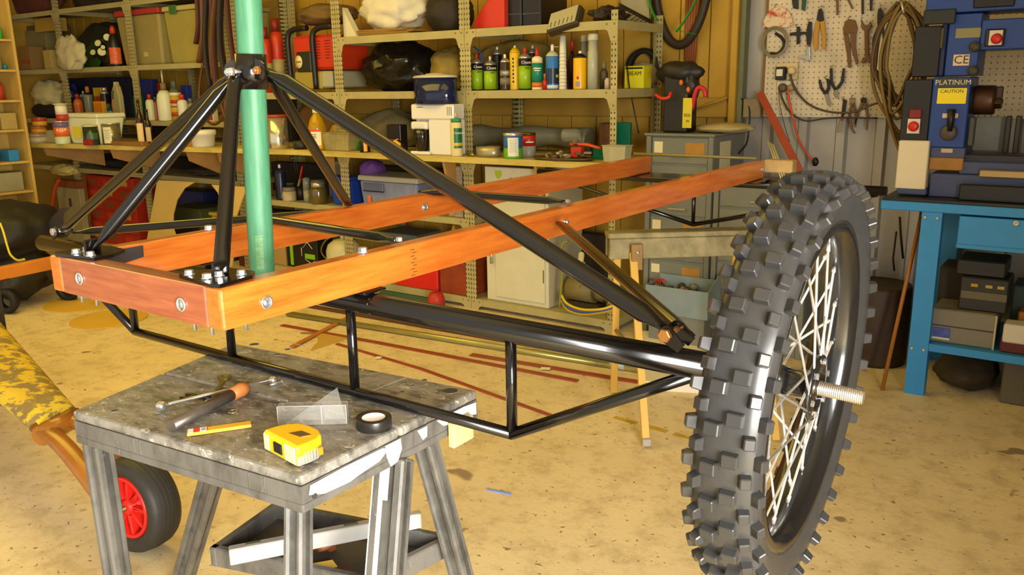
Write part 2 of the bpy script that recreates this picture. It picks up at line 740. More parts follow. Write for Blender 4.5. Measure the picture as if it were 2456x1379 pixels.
# lower truss under the axle
PX = [-1.983, -1.588, -1.1925, -0.803]
TZ = 0.8006
mb = MB()
mb.tube([(PX[0], AY, TZ), (PX[3], AY, TZ)], 0.0105, 14)
mb.build('lower_chord', blk, CH)
for x in PX:
    mb = MB()
    mb.tube([(x, AY, TZ + 0.006), (x, AY, AZ - 0.018)], 0.0098, 14)
    mb.build('truss_post', blk, CH)
for s, x in ((1, PX[3]), (-1, PX[0])):
    mb = MB()
    mb.tube([(x, AY, TZ), (x + s * 0.333, AY, 0.9745)], 0.0105, 14)
    mb.build('truss_brace', blk, CH)

# mast collar with lugs
MX, MY = XM + 0.0100, 1.0826      # mast axis at collar height
MAX = Vector((0.0265, 0.020, 1.0)).normalized()
CZ0, CZ1 = zat(214, MX, MY), zat(130, MX, MY)
MR = 0.0255
mb = MB()
mb.ring((MX - 0.0015, MY - 0.0011, CZ0), MAX, [(MR + 0.0006, 0), (MR + 0.0050, 0), (MR + 0.0050, CZ1 - CZ0), (MR + 0.0006, CZ1 - CZ0)], 28)
for f in mb.bm.faces:
    f.smooth = False
col_o = mb.build('mast_collar', blk, CH)
for p in col_o.data.polygons:
    p.use_smooth = True


def lug(name, c, along, nrm, L, H, t, mat, parent, root=0.62):
    """rounded plate: c = pin position, along = direction back to its root"""
    a = Vector(along).normalized()
    nn = Vector(nrm).normalized()
    b = nn.cross(a).normalized()
    pts = []
    for k in range(7):
        th = pi / 2 + pi * k / 6
        pts.append(Vector(c) + a * (cos(th) * H * 0.5) + b * (sin(th) * H * 0.5))
    pts += [Vector(c) + a * L - b * H * root, Vector(c) + a * L + b * H * root]
    mb = MB()
    mb.prism([p - nn * t / 2 for p in pts], nn * t)
    return mb.build(name, mat, parent)


def strut(a, b, r, name='strut', flat_a=0.035, flat_b=0.035):
    """tube with crushed, bolted ends"""
    a, b = Vector(a), Vector(b)
    d = (b - a).normalized()
    pts = [a, a + d * flat_a * 0.6, a + d * flat_a * 1.5, b - d * flat_b * 1.5, b - d * flat_b * 0.6, b]
    mb = MB()
    mb.tube(pts, [r * 0.95, r * 1.02, r, r, r * 1.02, r * 0.95], 14, flat=[0.35, 0.4, 1, 1, 0.4, 0.35])
    return mb.build(name, blk, CH)


CZM = (CZ0 + CZ1) / 2
PR = Vector((MX + 0.040, MY + 0.004, CZM + 0.002))
PL = Vector((MX - 0.040, MY - 0.004, CZM + 0.000))
RLOW = onY(1612, 795, AY)
RLOW = Vector((RLOW.x, AY, RLOW.z))
LLOW = Vector((2 * XM - RLOW.x, AY, RLOW.z))
strut(PR, RLOW, 0.0155)
strut(PL, LLOW, 0.0130)
PF1 = onZ(530, 662, BZ1 + 0.004)
PF0 = Vector((2 * XM - PF1.x, PF1.y, PF1.z))
CF = Vector((MX - 0.006, MY - MR - 0.008, CZM))
CF2 = Vector((MX - 0.036, MY - 0.010, CZM - 0.004))
strut(CF, PF1 + Vector((0, 0, 0.004)), 0.0135)
strut(CF2, PF0 + Vector((0, 0, 0.004)), 0.0135)
BK = Vector((BXL + 0.02, 1.56, BZ1 + 0.004))
strut(Vector((MX + 0.012, MY + MR + 0.008, CZM - 0.01)), BK, 0.0125)
# lugs at the collar and on the axle ends
lug('lug', PL + Vector((0, -0.014, 0.0)), (1, 0, 0.15), (0, 1, 0), 0.022, 0.040, 0.004, blkm, CH, 0.5)
lug('lug', PR + Vector((0, -0.017, 0.0)), (-1, 0, 0.35), (0, 1, 0), 0.022, 0.036, 0.004, blk, CH, 0.55)
for c, s in ((RLOW, 1), (LLOW, -1)):
    for dy in (-0.019, 0.019):
        lug('lug', c + Vector((0, dy, 0)), (s * 0.8, 0, -0.6), (0, 1, 0), 0.030, 0.026, 0.004, blk, CH, 0.30)
    mb = MB()
    mb.hexbolt(c + Vector((0, -0.022, 0)), (0, -1, 0), 0.0105, 0.009, stem=0.05)
    mb.build('bolt', bolt_c if s > 0 else zinc, CH)
for c, mtl in ((PL + Vector((0, -0.0165, 0)), zinc), (PR + Vector((0, -0.0195, 0)), bolt_c), (CF + Vector((0.008, -0.012, 0)), zinc)):
    mb = MB()
    mb.hexbolt(c, (0, -1, 0), 0.0085, 0.007, stem=0.02)
    mb.lathe(c + Vector((0, -0.0065, 0)), [(0.0045, 0), (0.004, 0.004)], 10, (0, -1, 0))
    mb.build('bolt', mtl, CH)

# black corner plates with their bolts, mirrored about the centre line
def mir(p):
    return Vector((2 * XM - p.x, p.y, p.z))


pp = [onZ(a, b, BZ1) for a, b in ((430, 666), (478, 656), (548, 650), (612, 658), (606, 668), (528, 691), (505, 690))]
bp = [onZ(a, b, BZ1) for a, b in ((455, 668), (497, 677), (527, 671), (580, 668))]
for side in (0, 1):
    q = [p if side == 0 else mir(p) for p in pp]
    mb = MB()
    mb.prism([p + Vector((0, 0, 0.0003)) for p in q], (0, 0, 0.006))
    pl = mb.build('mounting_plate', blk, CH)
    lo = [p if side == 0 else mir(p) for p in bp]
    for p in lo:
        mb = MB()
        mb.lathe((p.x, p.y, BZ1 + 0.0062), [(0.0092, 0), (0.0092, 0.0018)], 16)
        mb.hexbolt((p.x, p.y, BZ1 + 0.0078), (0, 0, 1), 0.0072, 0.0075)
        mb.tube([(p.x, p.y, BZ1 + 0.008), (p.x, p.y, BZ0 - 0.020)], 0.0032, 8)
        mb.build('bolt', zinc, pl)
    # welded foot of the front strut
    f = PF1 if side == 0 else PF0
    mb = MB()
    mb.lohi((f.x - 0.003, f.y - 0.016, BZ1 + 0.006), (f.x + 0.003, f.y + 0.016, BZ1 + 0.030), bev=0.002)
    mb.build('strut_foot', blk, pl)
# gusset inside the left front corner
mb = MB()
mb.prism([(BXL + BT, BY0 + BT, BZ1 - 0.045), (BXL + BT + 0.002, BY0 + BT, BZ1 - 0.004), (BXL + BT + 0.002, BY0 + 0.17, BZ1 - 0.004), (BXL + BT, BY0 + 0.17, BZ1 - 0.028)], (0.004, 0, 0))
mb.build('gusset', blkm, CH)


def washer_bolt(p, axis, ro=0.0125, ri=0.0085, hole=False):
    """big washer with a recessed socket bolt in it"""
    mb = MB()
    mb.ring(p, axis, [(ri, 0), (ro, 0), (ro * 0.96, 0.0035), (ri * 1.02, 0.0035)], 20)
    mb.lathe(p, [(ri, 0.0), (ri, 0.0012), (ri * 0.55, 0.0012), (ri * 0.5, 0.003), (0, 0.003)], 14, axis)
    return mb.build('washer', zinc, CH)


for px, py in ((192, 668), (436, 730)):
    p = onY(px, py, BY0)
    washer_bolt(p + Vector((0, -0.0002, 0)), (0, -1, 0))
p = onX(638, 725, BXR)
washer_bolt(p + Vector((0.0002, 0, 0)), (1, 0, 0), 0.0115)
p = onX(1018, 497, BXL + BT)
washer_bolt(p + Vector((0.0002, 0, 0)), (1, 0, 0), 0.012, 0.009)
for px, py, xx in ((866, 606, BXR - 0.02), (510, 553, BXL + 0.02)):
    p = onZ(px, py, BZ1)
    mb = MB()
    mb.lathe((xx, p.y, BZ1 + 0.0002), [(0.011, 0), (0.011, 0.0022)], 18)
    mb.hexbolt((xx, p.y, BZ1 + 0.0022), (0, 0, 1), 0.0088, 0.009)
    mb.tube([(xx, p.y, BZ1 + 0.003), (xx, p.y, BZ0 - 0.022)], 0.0042, 8)
    mb.build('bolt', zinc, CH)
mb = MB()
p = onX(1352, 532, BXR)
mb.tube([(BXR, p.y, p.z), (BXR + 0.014, p.y, p.z)], 0.0045, 8)
mb.hexbolt((BXR, p.y, p.z), (1, 0, 0), 0.008, 0.006)
mb.build('bolt', zinc, CH)
p = onX(1820, 397, BXR)
washer_bolt(Vector((BXR + 0.0002, BY1 - 0.03, 1.06)), (1, 0, 0), 0.012, 0.008)

# cross braces lying on the beams, struts from the beams to the axle ends
for (a, b) in (((645, 526), (960, 576)), ((1034, 461), (1350, 483))):
    A = onZ(*a, BZ1 + 0.010)
    B = onZ(*b, BZ1 + 0.010)
    A.x, B.x = BXL + 0.025, BXR - 0.02
    strut(A, B, 0.0105, 'cross_brace')
    mb = MB()
    mb.hexbolt((B.x + 0.004, B.y, B.z - 0.002), (0, 0, 1), 0.007, 0.008)
    mb.build('bolt', zinc, CH)
SN = onX(1342, 534, BXR + 0.008)
strut(SN, RLOW + Vector((0.014, 0.03, -0.012)), 0.0115)
SF = Vector((2 * XM - SN.x, SN.y, SN.z))
strut(SF, LLOW + Vector((-0.014, 0.03, -0.012)), 0.0115)
# U bolts that hold the axle to the beams
for xo in (BXR - 0.02, BXL + 0.02):
    mb = MB()
    mb.lohi((xo - 0.026, AY - 0.030, BZ0 - 0.006), (xo + 0.026, AY + 0.030, BZ0 - 0.0005), bev=0.002)
    sad = mb.build('axle_saddle', blk, CH)
mb = MB()
p = onY(873, 745, AY - 0.03)
mb.hexbolt((p.x, AY - 0.012, p.z + 0.012), (0, 0, -1), 0.009, 0.010)
mb.tube([(p.x, AY - 0.012, p.z + 0.02), (p.x, AY - 0.012, p.z - 0.010)], 0.0045, 8)
mb.build('bolt', zinc, CH)

# rear cross tube, plate and the V-shaped truss under it
RY = BY1 - 0.01
mb = MB()
mb.tube([(-2.20, RY, 0.998), (-0.66, RY, 0.998)], 0.018, 16)
mb.build('rear_tube', blk, CH)
mb = MB()
mb.lohi((BXL - 0.03, RY - 0.17, 1.0165), (BXR + 0.03, RY + 0.02, 1.0215), bev=0.002)
mb.build('rear_plate', blk, CH)
AP = Vector((-1.416, RY, 0.812))
for e in ((-2.16, 0.985), (-0.69, 0.985)):
    mb = MB()
    mb.tube([AP, (e[0], RY, e[1])], 0.0095, 12)
    mb.build('rear_brace', blk, CH)
mb = MB()
mb.tube([AP + Vector((0, 0, -0.004)), (AP.x, RY, 0.982)], 0.0085, 12)
mb.build('rear_post', blk, CH)
# raw timber packing at the end of the near beam
mb = MB()
mb.lohi((BXR - 0.005, BY1 + 0.001, 1.045), (BXR + 0.11, BY1 + 0.06, 1.095), bev=0.004)
solo('timber_offcut', mb, M('pale_dusty_pine', 'b99b63', 0.7, noise=0.25, scale=12), 'pale pine offcut clamped at the far end of the near wooden beam', 'offcut', origin=(BXR + 0.05, BY1 + 0.03, 1.045))

# ------------------------------------------------------------------ wheel on the right end of the axle
th, ph = radians(1.65), radians(-2.58)
WN = Vector((cos(th) * cos(ph), sin(th) * cos(ph), sin(ph)))
WU = WN.cross(Vector((0, 0, 1))).normalized() * -1
WV = WN.cross(WU)
if WV.z < 0:
    WV = -WV
WC = Vector((-0.295, 1.1225, 0.9917)) - WN * 0.027


def wp(r, a, h):
    return WC + (WU * cos(a) + WV * sin(a)) * r + WN * h


rub = M('black_tyre_rubber', '363534', 0.27, noise=0.12, scale=30)
rub2 = M('black_knob_rubber', '323130', 0.26)
rimm = M('black_anodised_rim', '151515', 0.22, coat=0.6)
spk = M('bright_steel_spoke', 'f2f0ee', 0.18, metal=0.75)
prof = [(0.2185, 0.0300), (0.2310, 0.0335), (0.2450, 0.0378), (0.2580, 0.0405), (0.2690, 0.0398), (0.2768, 0.0340), (0.2822, 0.0220), (0.2840, 0.0070)]
prof = prof + [(r, -h) for r, h in prof[::-1]]
mb = MB()
mb.ring(WC, WN, prof, 84)
TY = mb.build('tyre', rub, CH)
NP = 38
kms = {}
for kind, (c, a, hh, ta, tc) in {'mid': (0.018, 0.0200, 0.0092, 0.9, 0.82), 'int': (0.017, 0.0150, 0.0092, 0.85, 0.8), 'sh': (0.018, 0.0135, 0.0110, 0.8, 0.8)}.items():
    b_ = MB()
    b_.frus((0, 0, -0.003), (a, c), (a * ta, c * tc), hh + 0.003)
    bmesh.ops.bevel(b_.bm, geom=list(b_.bm.edges), offset=0.0012, segments=1, affect='EDGES')
    bmesh.ops.recalc_face_normals(b_.bm, faces=b_.bm.faces)
    me = bpy.data.meshes.new('tread_knob')
    b_.bm.to_mesh(me)
    b_.bm.free()
    me.materials.append(rub2)
    kms[kind] = me
base = base_of(CH)
for i in range(NP):
    for kind, r, h, tilt, da in (('mid', 0.2836, 0.0110, 5, 0.0), ('mid', 0.2836, -0.0120, -5, 0.32), ('int', 0.2798, 0.0275, 28, 0.5), ('int', 0.2798, -0.0290, -28, 0.82), ('sh', 0.2705, 0.0390, 58, 0.04), ('sh', 0.2705, -0.0390, -58, 0.36)):
        a = 2 * pi * (i + da) / NP
        rad = WU * cos(a) + WV * sin(a)
        tan = (-WU * sin(a) + WV * cos(a))
        t = radians(tilt)
        nz_ = rad * cos(t) + WN * sin(t)
        xx = tan.cross(nz_).normalized()
        p = wp(r, a, h) - base
        o = bpy.data.objects.new('tread_knob', kms[kind])
        COL.objects.link(o)
        o.parent = TY
        o.matrix_local = Matrix(((xx.x, tan.x, nz_.x, p.x), (xx.y, tan.y, nz_.y, p.y), (xx.z, tan.z, nz_.z, p.z), (0, 0, 0, 1)))
rp = [(0.2230, 0.0340), (0.2305, 0.0335), (0.2305, 0.0305), (0.2190, 0.0295), (0.2160, 0.0160), (0.2125, 0.0)]
rp = rp + [(r, -h) for r, h in rp[:-1][::-1]] + [(0.2150, -0.0325), (0.2085, -0.018), (0.2050, 0.0), (0.2085, 0.018), (0.2150, 0.0325)]
mb = MB()
mb.ring(WC, WN, rp, 72)
RM = mb.build('rim', rimm, CH)
mb = MB()
hp = [(0.012, -0.040), (0.020, -0.038), (0.034, -0.034), (0.036, -0.029), (0.022, -0.024), (0.019, 0.0), (0.022, 0.020), (0.040, 0.026), (0.046, 0.028), (0.046, 0.034), (0.030, 0.036), (0.024, 0.031), (0.014, 0.033), (0.010, 0.036)]
mb.lathe(WC, hp, 32, WN)
HB = mb.build('hub', rimm, CH)
for k in range(6):
    a = 2 * pi * k / 6 + 0.3
    mb = MB()
    mb.hexbolt(wp(0.037, a, 0.0355), WN, 0.0045, 0.004)
    mb.build('hub_bolt', zinc, HB)
mb = MB()
tp = []
h = 0.024
while h < 0.090:
    tp += [(0.0090, h), (0.0103, h + 0.0009), (0.0103, h + 0.0016), (0.0090, h + 0.0025)]
    h += 0.0027
tp += [(0.0096, h), (0.0086, h + 0.002)]
mb.lathe(WC, tp, 18, WN)
mb.build('threaded_stub', M('threaded_steel', 'e9ddcf', 0.25, metal=0.9), HB)
for k in range(36):
    side = 1 if k % 2 == 0 else -1
    j = k // 2
    lead = 1 if j % 2 == 0 else -1
    ah = 2 * pi * (j + (0 if side > 0 else 0.5)) / 18
    ar = 2 * pi * k / 36 + 0.02
    rh = 0.040 if side > 0 else 0.033
    ah2 = ar + lead * radians(58)
    p0 = wp(rh, ah2, side * (0.0315 if side > 0 else 0.0315) + 0.002 * lead)
    p1 = wp(0.2075, ar, side * 0.003)
    d = (p1 - p0)
    mb = MB()
    mb.tube([p0, p0 + d * 0.93, p0 + d * 0.935, p1], [0.0019, 0.0019, 0.0033, 0.0033], 6)
    mb.build('spoke', spk, HB)

# ------------------------------------------------------------------ mast
mast_m = M('green_glassfibre_tube', '4f8a66', 0.48, col2='3c7453', scale=30, stretch=(3.0, 3.0, 0.35), det=8, thr=(0.3, 0.7))
mb = MB()
MB0 = Vector((MX, MY, (CZ0 + CZ1) / 2)) - MAX * (((CZ0 + CZ1) / 2 - AZ - 0.0350) / MAX.z)
mb.lathe(MB0, [(MR - 0.0008, 0), (MR - 0.0003, 0.02), (MR, 0.6), (MR, 1.35)], 32, MAX)
MAST = thing('mast_tube', MB0, 'scuffed green glassfibre mast tube standing through the black collar', 'mast')
mb.build('tube', mast_m, MAST)
mb = MB()
lb0 = AZ + 0.075
for z0, z1 in ((1.045, 1.115),):
    q = rotz(radians(-58))
    n = 7
    vs = []
    for k in range(n):
        a = radians(-62 + 34 * k / (n - 1))
        for z in (z0, z1):
            q_ = MB0 + MAX * (z - MB0.z)
            vs.append((q_.x + (MR + 0.0006) * cos(a), q_.y + (MR + 0.0006) * sin(a), z))
    mb._add(vs, [(2 * i, 2 * i + 2, 2 * i + 3, 2 * i + 1) for i in range(n - 1)], True)
mb.build('printed_label', M('faded_green_label', '6b9a68', 0.5, col2='4c7d55', scale=90, stretch=(1, 1, 3)), MAST)
# ------------------------------------------------------------------ grey plastic work stand
SZ = 0.79
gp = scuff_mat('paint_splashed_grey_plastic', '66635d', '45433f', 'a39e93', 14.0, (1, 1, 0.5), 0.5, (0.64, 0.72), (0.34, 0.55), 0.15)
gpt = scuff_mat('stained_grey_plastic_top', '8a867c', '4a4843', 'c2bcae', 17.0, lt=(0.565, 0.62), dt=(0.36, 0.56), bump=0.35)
wpaint_glare = M('white_paint_and_glare', 'f0eee8', 0.5)  # paint runs and drips, and the apron's overexposed white
CA, CB, CC, CD = [onZ(a, b, SZ) for a, b in ((172, 985), (560, 822), (1145, 935), (720, 1142))]   # left, back, right, near
cen = (CA + CB + CC + CD) / 4
ST = thing('work_stand', (cen.x, cen.y, 0), 'grey plastic folding work stand splashed with paint, under the wooden frame', 'work stand')
ex = (CD - CA).normalized()
ey = (CC - CD).normalized()


def sp(u, v, z=SZ):
    """u along the front edge, v away from the camera, both 0..1"""
    p = (CA * (1 - u) + CD * u) * (1 - v) + (CB * (1 - u) + CC * u) * v
    return Vector((p.x, p.y, z))


zap = zat(1062, CA.x, CA.y)
# two halves of the top with a joint between them
for u0, u1 in ((0.0, 1.0),):
    for v0, v1 in ((0.0, 0.497), (0.503, 1.0)):
        mb = MB()
        c = [sp(u0, v0), sp(u1, v0), sp(u1, v1), sp(u0, v1)]
        mb.prism([p + Vector((0, 0, -0.020)) for p in c], (0, 0, 0.020), bev=0.006)
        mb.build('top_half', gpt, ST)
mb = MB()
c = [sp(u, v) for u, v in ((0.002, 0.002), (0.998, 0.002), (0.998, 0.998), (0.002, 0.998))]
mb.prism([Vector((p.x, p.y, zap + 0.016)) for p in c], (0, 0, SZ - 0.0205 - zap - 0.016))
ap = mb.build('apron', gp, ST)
mb = MB()
c = [sp(u, v) for u, v in ((0.0, 0.0), (1.0, 0.0), (1.0, 1.0), (0.0, 1.0))]
mb.prism([Vector((p.x, p.y, zap)) for p in c], (0, 0, 0.0158), bev=0.003)
mb.build('apron_lip', gp, ap)
# moulded recesses, groove and small ribs of the top
dk = M('dark_recess_plastic', '3a3835', 0.6)
for px, py, r in ((1080, 937, 0.019), (1018, 912, 0.006), (990, 925, 0.005), (965, 940, 0.006), (275, 985, 0.008), (665, 850, 0.008), (690, 838, 0.007), (610, 826, 0.012)):
    p = onZ(px, py, SZ)
    mb = MB()
    mb.ring((p.x, p.y, SZ - 0.0005), (0, 0, 1), [(r * 0.8, 0), (r, 0), (r, 0.0014), (r * 0.86, 0.0014)], 18)
    mb.build('recess_rim', gpt, ST)
    mb = MB()
    mb.lathe((p.x, p.y, SZ - 0.0002), [(r * 0.8, 0), (r * 0.8, 0.0007)], 16)
    mb.build('recess', dk, ST)
mb = MB()
for a, b in (((885, 940), (975, 905)), ((690, 820), (735, 832))):
    A, B = onZ(*a, SZ), onZ(*b, SZ)
    d = B - A
    mb = MB()
    mb.box((A + B) / 2 + Vector((0, 0, 0.0004)), (d.length, 0.0016, 0.0008), rotz(atan2(d.y, d.x)))
    mb.build('scratch', M('pale_scratch', 'a9a59c', 0.6), ST)
# seams on the front and right apron
mb = MB()
for u in (0.30, 0.33, 0.80, 0.86):
    p = sp(u, 0.004)
    mb = MB()
    mb.lohi((p.x - 0.001, p.y - 0.0022, zap + 0.017), (p.x + 0.001, p.y + 0.002, SZ - 0.022))
    mb.build('apron_rib', gp, ap)
for v in (0.42, 0.58, 0.66, 0.80, 0.86, 0.93):
    p = sp(0.998, v)
    mb = MB()
    mb.lohi((p.x - 0.003, p.y - 0.001, zap + 0.017), (p.x + 0.0022, p.y + 0.001, SZ - 0.022))
    mb.build('apron_rib', gp, ap)
p = onX(746, 1196, sp(1, 0.05).x)
p = sp(1.0, 0.055, (zap + SZ) / 2 - 0.012)
mb = MB()
mb.lathe(p + Vector((0.0005, 0, 0)), [(0.0052, 0), (0.0052, 0.0012)], 14, (1, 0, 0))
mb.build('peg_hole', dk, ap)
# white patches on the right apron: paint drips plus blown-out daylight painted in
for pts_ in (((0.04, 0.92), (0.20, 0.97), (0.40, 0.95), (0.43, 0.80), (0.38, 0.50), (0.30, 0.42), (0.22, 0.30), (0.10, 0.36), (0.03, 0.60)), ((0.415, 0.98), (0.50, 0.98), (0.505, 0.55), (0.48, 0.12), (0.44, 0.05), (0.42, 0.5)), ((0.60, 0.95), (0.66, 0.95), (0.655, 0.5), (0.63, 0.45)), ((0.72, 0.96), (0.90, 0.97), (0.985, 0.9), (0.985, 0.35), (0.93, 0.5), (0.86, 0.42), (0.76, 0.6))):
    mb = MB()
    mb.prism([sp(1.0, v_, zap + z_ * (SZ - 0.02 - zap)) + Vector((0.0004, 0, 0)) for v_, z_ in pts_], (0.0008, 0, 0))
    mb.build('paint_glare_patch', wpaint_glare, ap)
# yellow block clamped at the right back corner
q = sp(1.0, 0.80)
mb = MB()
mb.lohi((q.x + 0.0035, q.y - 0.01, zap - 0.020), (q.x + 0.020, q.y + 0.055, SZ - 0.036), bev=0.003)
mb.build('clamp_jaw', M('dirty_cream_plastic', 'c7bd86', 0.6, noise=0.2, scale=20), ST)


def stand_leg(top, pix, Y, wx=0.040, wy=0.034, paint=False):
    """leg from under the top through a pixel at depth Y, down to the floor"""
    top = Vector(top)
    q = onY(pix[0], pix[1], Y)
    d = q - top
    foot = top + d * ((0.0 - top.z) / d.z)
    d = (foot - top).normalized()
    a = (ex - d * ex.dot(d)).normalized()
    b = d.cross(a)
    rot = Matrix((a, b, d)).transposed()
    L_ = (foot - top).length
    mb = MB()
    mid = (top + foot) / 2
    mb.box(mid, (wx * 0.96, wy * 0.5, L_ - 0.004), rot, bev=0.003)
    for s in (-1, 1):
        mb.box(mid + a * (s * wx * 0.33), (wx * 0.30, wy, L_ - 0.006), rot, bev=0.004)
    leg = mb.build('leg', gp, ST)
    mb = MB()
    mb.box(foot + Vector((0, 0, 0.012)), (wx * 1.25, wy * 1.25, 0.024), None, bev=0.004)
    mb.build('foot', dk, leg)
    if paint:
        mb = MB()
        for s, l0, l1, ww in ((-0.40, 0.02, 0.42, 0.010), (-0.18, 0.02, 0.33, 0.012), (-0.05, 0.0, 0.10, 0.016)):
            c = top + d * (L_ * (l0 + l1) / 2) + a * (s * wx) - b * (wy * 0.5 * (1 if b.y > 0 else -1) + 0.0008)
            mb.box(c, (ww, 0.0012, L_ * (l1 - l0)), rot, bev=0.0004)
        mb.build('paint_run', wpaint_glare, leg)
    return top, foot


lt = {}
lt['A'] = stand_leg(sp(0.045, 0.06, zap + 0.002), (282, 1379), 0.81, 0.050, 0.040)
lt['B'] = stand_leg(sp(0.14, 0.80, zap + 0.002), (442, 1379), 1.20, 0.058, 0.040)
lt['C'] = stand_leg(sp(0.935, 0.06, zap + 0.002), (715, 1379), 0.80, 0.042, 0.034)
lt['D'] = stand_leg(sp(0.965, 0.52, zap + 0.002), (925, 1379), 0.98, 0.070, 0.040, True)
lt['E'] = stand_leg(sp(0.955, 0.72, zap + 0.002), (1106, 1379), 1.24, 0.048, 0.036)
# lower tray with its rails
tz = 0.42
tray = [onZ(a, b, tz) for a, b in ((520, 1345), (665, 1238), (1075, 1320), (880, 1420))]
mb = MB()
mb.prism([p + Vector((0, 0, -0.012)) for p in tray], (0, 0, 0.012))
tr = mb.build('tray', M('rust_flecked_dark_plastic', '55504a', 0.6, col2='7a4a2c', scale=14, thr=(0.36, 0.46)), ST)
mb = MB()
for i in range(4):
    a, b = tray[i], tray[(i + 1) % 4]
    d = b - a
    mb.box((a + b) / 2 + Vector((0, 0, 0.013)), (d.length + 0.02, 0.018, 0.045), rotz(atan2(d.y, d.x)), bev=0.003)
mb.build('tray_rail', gp, tr)

# things on the tray
def bar_px(name, a, b, z, wid, hgt, mat, label, cat, bev=0.002):
    A, B = onZ(*a, z), onZ(*b, z)
    d = B - A
    mb = MB()
    mb.box((A + B) / 2 + Vector((0, 0, hgt / 2)), (d.length, wid, hgt), rotz(atan2(d.y, d.x)), bev=bev)
    o = thing(name, Vector(((A.x + B.x) / 2, (A.y + B.y) / 2, z)), label, cat)
    mb.build('body', mat, o)
    return o, A, B, d


zt = tz + 0.0365
o, A, B, d = bar_px('spirit_level', (552, 1352), (1010, 1262), zt, 0.020, 0.036, M('pale_grey_aluminium', 'c4c1bb', 0.45, metal=0.4, noise=0.1), 'pale aluminium spirit level lying across the tray of the work stand', 'spirit level')
r_ = rotz(atan2(d.y, d.x))
for t, nm in ((0.62, 'vial'), (0.12, 'vial')):
    c = A.lerp(B, t) + Vector((0, 0, 0.037))
    mb = MB()
    mb.box(c, (0.030, 0.010, 0.002), r_, bev=0.0008)
    mb.build(nm, M('smoky_vial', '6b6a55', 0.15, coat=0.5), o)
p = onZ(775, 1318, tz + 0.001)
mb = MB()
mb.blob((p.x, p.y, tz + 0.022), (0.075, 0.055, 0.042), 3, 0.35, 2.0, 3, flatb=0.8)
solo('leather_scrap', mb, M('brown_leather', '8d4e2c', 0.5, noise=0.2), 'brown leather scrap lying in the tray of the work stand', 'leather', origin=(p.x, p.y, tz))
p = onZ(775, 1372, tz + 0.001)
mb = MB()
mb.prism([p + Vector(v) for v in ((-0.025, -0.01, 0.006), (0.02, -0.016, 0.006), (0.028, 0.012, 0.006), (0.0, 0.024, 0.006))], (0.004, 0, 0.012))
solo('yellow_scrap', mb, M('yellow_plastic_scrap', 'f2c53a', 0.45), 'small torn yellow plastic scrap below the leather in the tray', 'scrap', origin=(p.x, p.y, tz))
p = onZ(652, 1360, tz + 0.001)
mb = MB()
mb.lathe((p.x, p.y, tz + 0.001), [(0.011, 0), (0.011, 0.006), (0.007, 0.006), (0.007, 0.020), (0.0, 0.021)], 6, smooth=False)
solo('loose_bolt', mb, M('dull_steel', '9a958c', 0.4, metal=0.7), 'dull steel bolt standing in the tray beside the near leg', 'bolt', origin=(p.x, p.y, tz))

# ------------------------------------------------------------------ things lying on the stand top
chrome = M('chrome_tool_steel', 'dcdad6', 0.18, metal=0.9)
olive = M('oily_brass_steel', '8e7f3f', 0.3, metal=0.7)


def flatp(px, py, dz=0.0):
    p = onZ(px, py, SZ)
    return Vector((p.x, p.y, SZ + dz))


A, B = flatp(388, 985, 0.010), flatp(655, 920, 0.010)
d = (B - A).normalized()
o = thing('socket_wrench', (A + B) / 2 - Vector((0, 0, 0.010)), 'long thin chrome wrench with a round head, left on the work stand top', 'wrench')
mb = MB()
mb.tube([A + d * 0.012, A.lerp(B, 0.5), B], [0.0042, 0.0034, 0.0034], 8)
mb.build('shaft', chrome, o)
mb = MB()
mb.lathe(A - Vector((0, 0, 0.0095)), [(0.007, 0), (0.0105, 0.003), (0.0115, 0.012), (0.008, 0.018), (0, 0.019)], 16)
mb.build('head', chrome, o)
mb = MB()
mb.lathe(B - Vector((0, 0, 0.0095)), [(0.008, 0), (0.009, 0.004), (0.009, 0.012), (0.005, 0.015), (0, 0.0155)], 12)
mb.build('socket', chrome, o)


def spanner(name, a, b, label, mat, wd=0.010, z=0.0, hr=0.013):
    A, B = flatp(*a, 0.003 + z), flatp(*b, 0.003 + z)
    d = B - A
    r = rotz(atan2(d.y, d.x))
    o = thing(name, (A + B) / 2 - Vector((0, 0, 0.003)), label, 'spanner')
    mb = MB()
    mb.box((A + B) / 2, (d.length, wd, 0.005), r, bev=0.0015)
    mb.build('shank', mat, o)
    mb = MB()
    mb.ring(A + Vector((0, 0, -0.003)), (0, 0, 1), [(hr * 0.58, 0), (hr, 0), (hr, 0.007), (hr * 0.58, 0.007)], 16)
    mb.build('ring_end', mat, o)
    dn = d.normalized()
    n2 = Vector((-dn.y, dn.x, 0))
    mb = MB()
    c = B
    pts = [c - dn * 0.006 + n2 * 0.008, c + dn * 0.006 + n2 * 0.014, c + dn * 0.022 + n2 * 0.011, c + dn * 0.020 + n2 * 0.006, c + dn * 0.006 + n2 * 0.006, c + dn * 0.006 - n2 * 0.006, c + dn * 0.020 - n2 * 0.006, c + dn * 0.022 - n2 * 0.011, c + dn * 0.006 - n2 * 0.014, c - dn * 0.006 - n2 * 0.008]
    mb.prism([p - Vector((0, 0, 0.003)) for p in pts], (0, 0, 0.006))
    mb.build('open_jaw', mat, o)
    return o


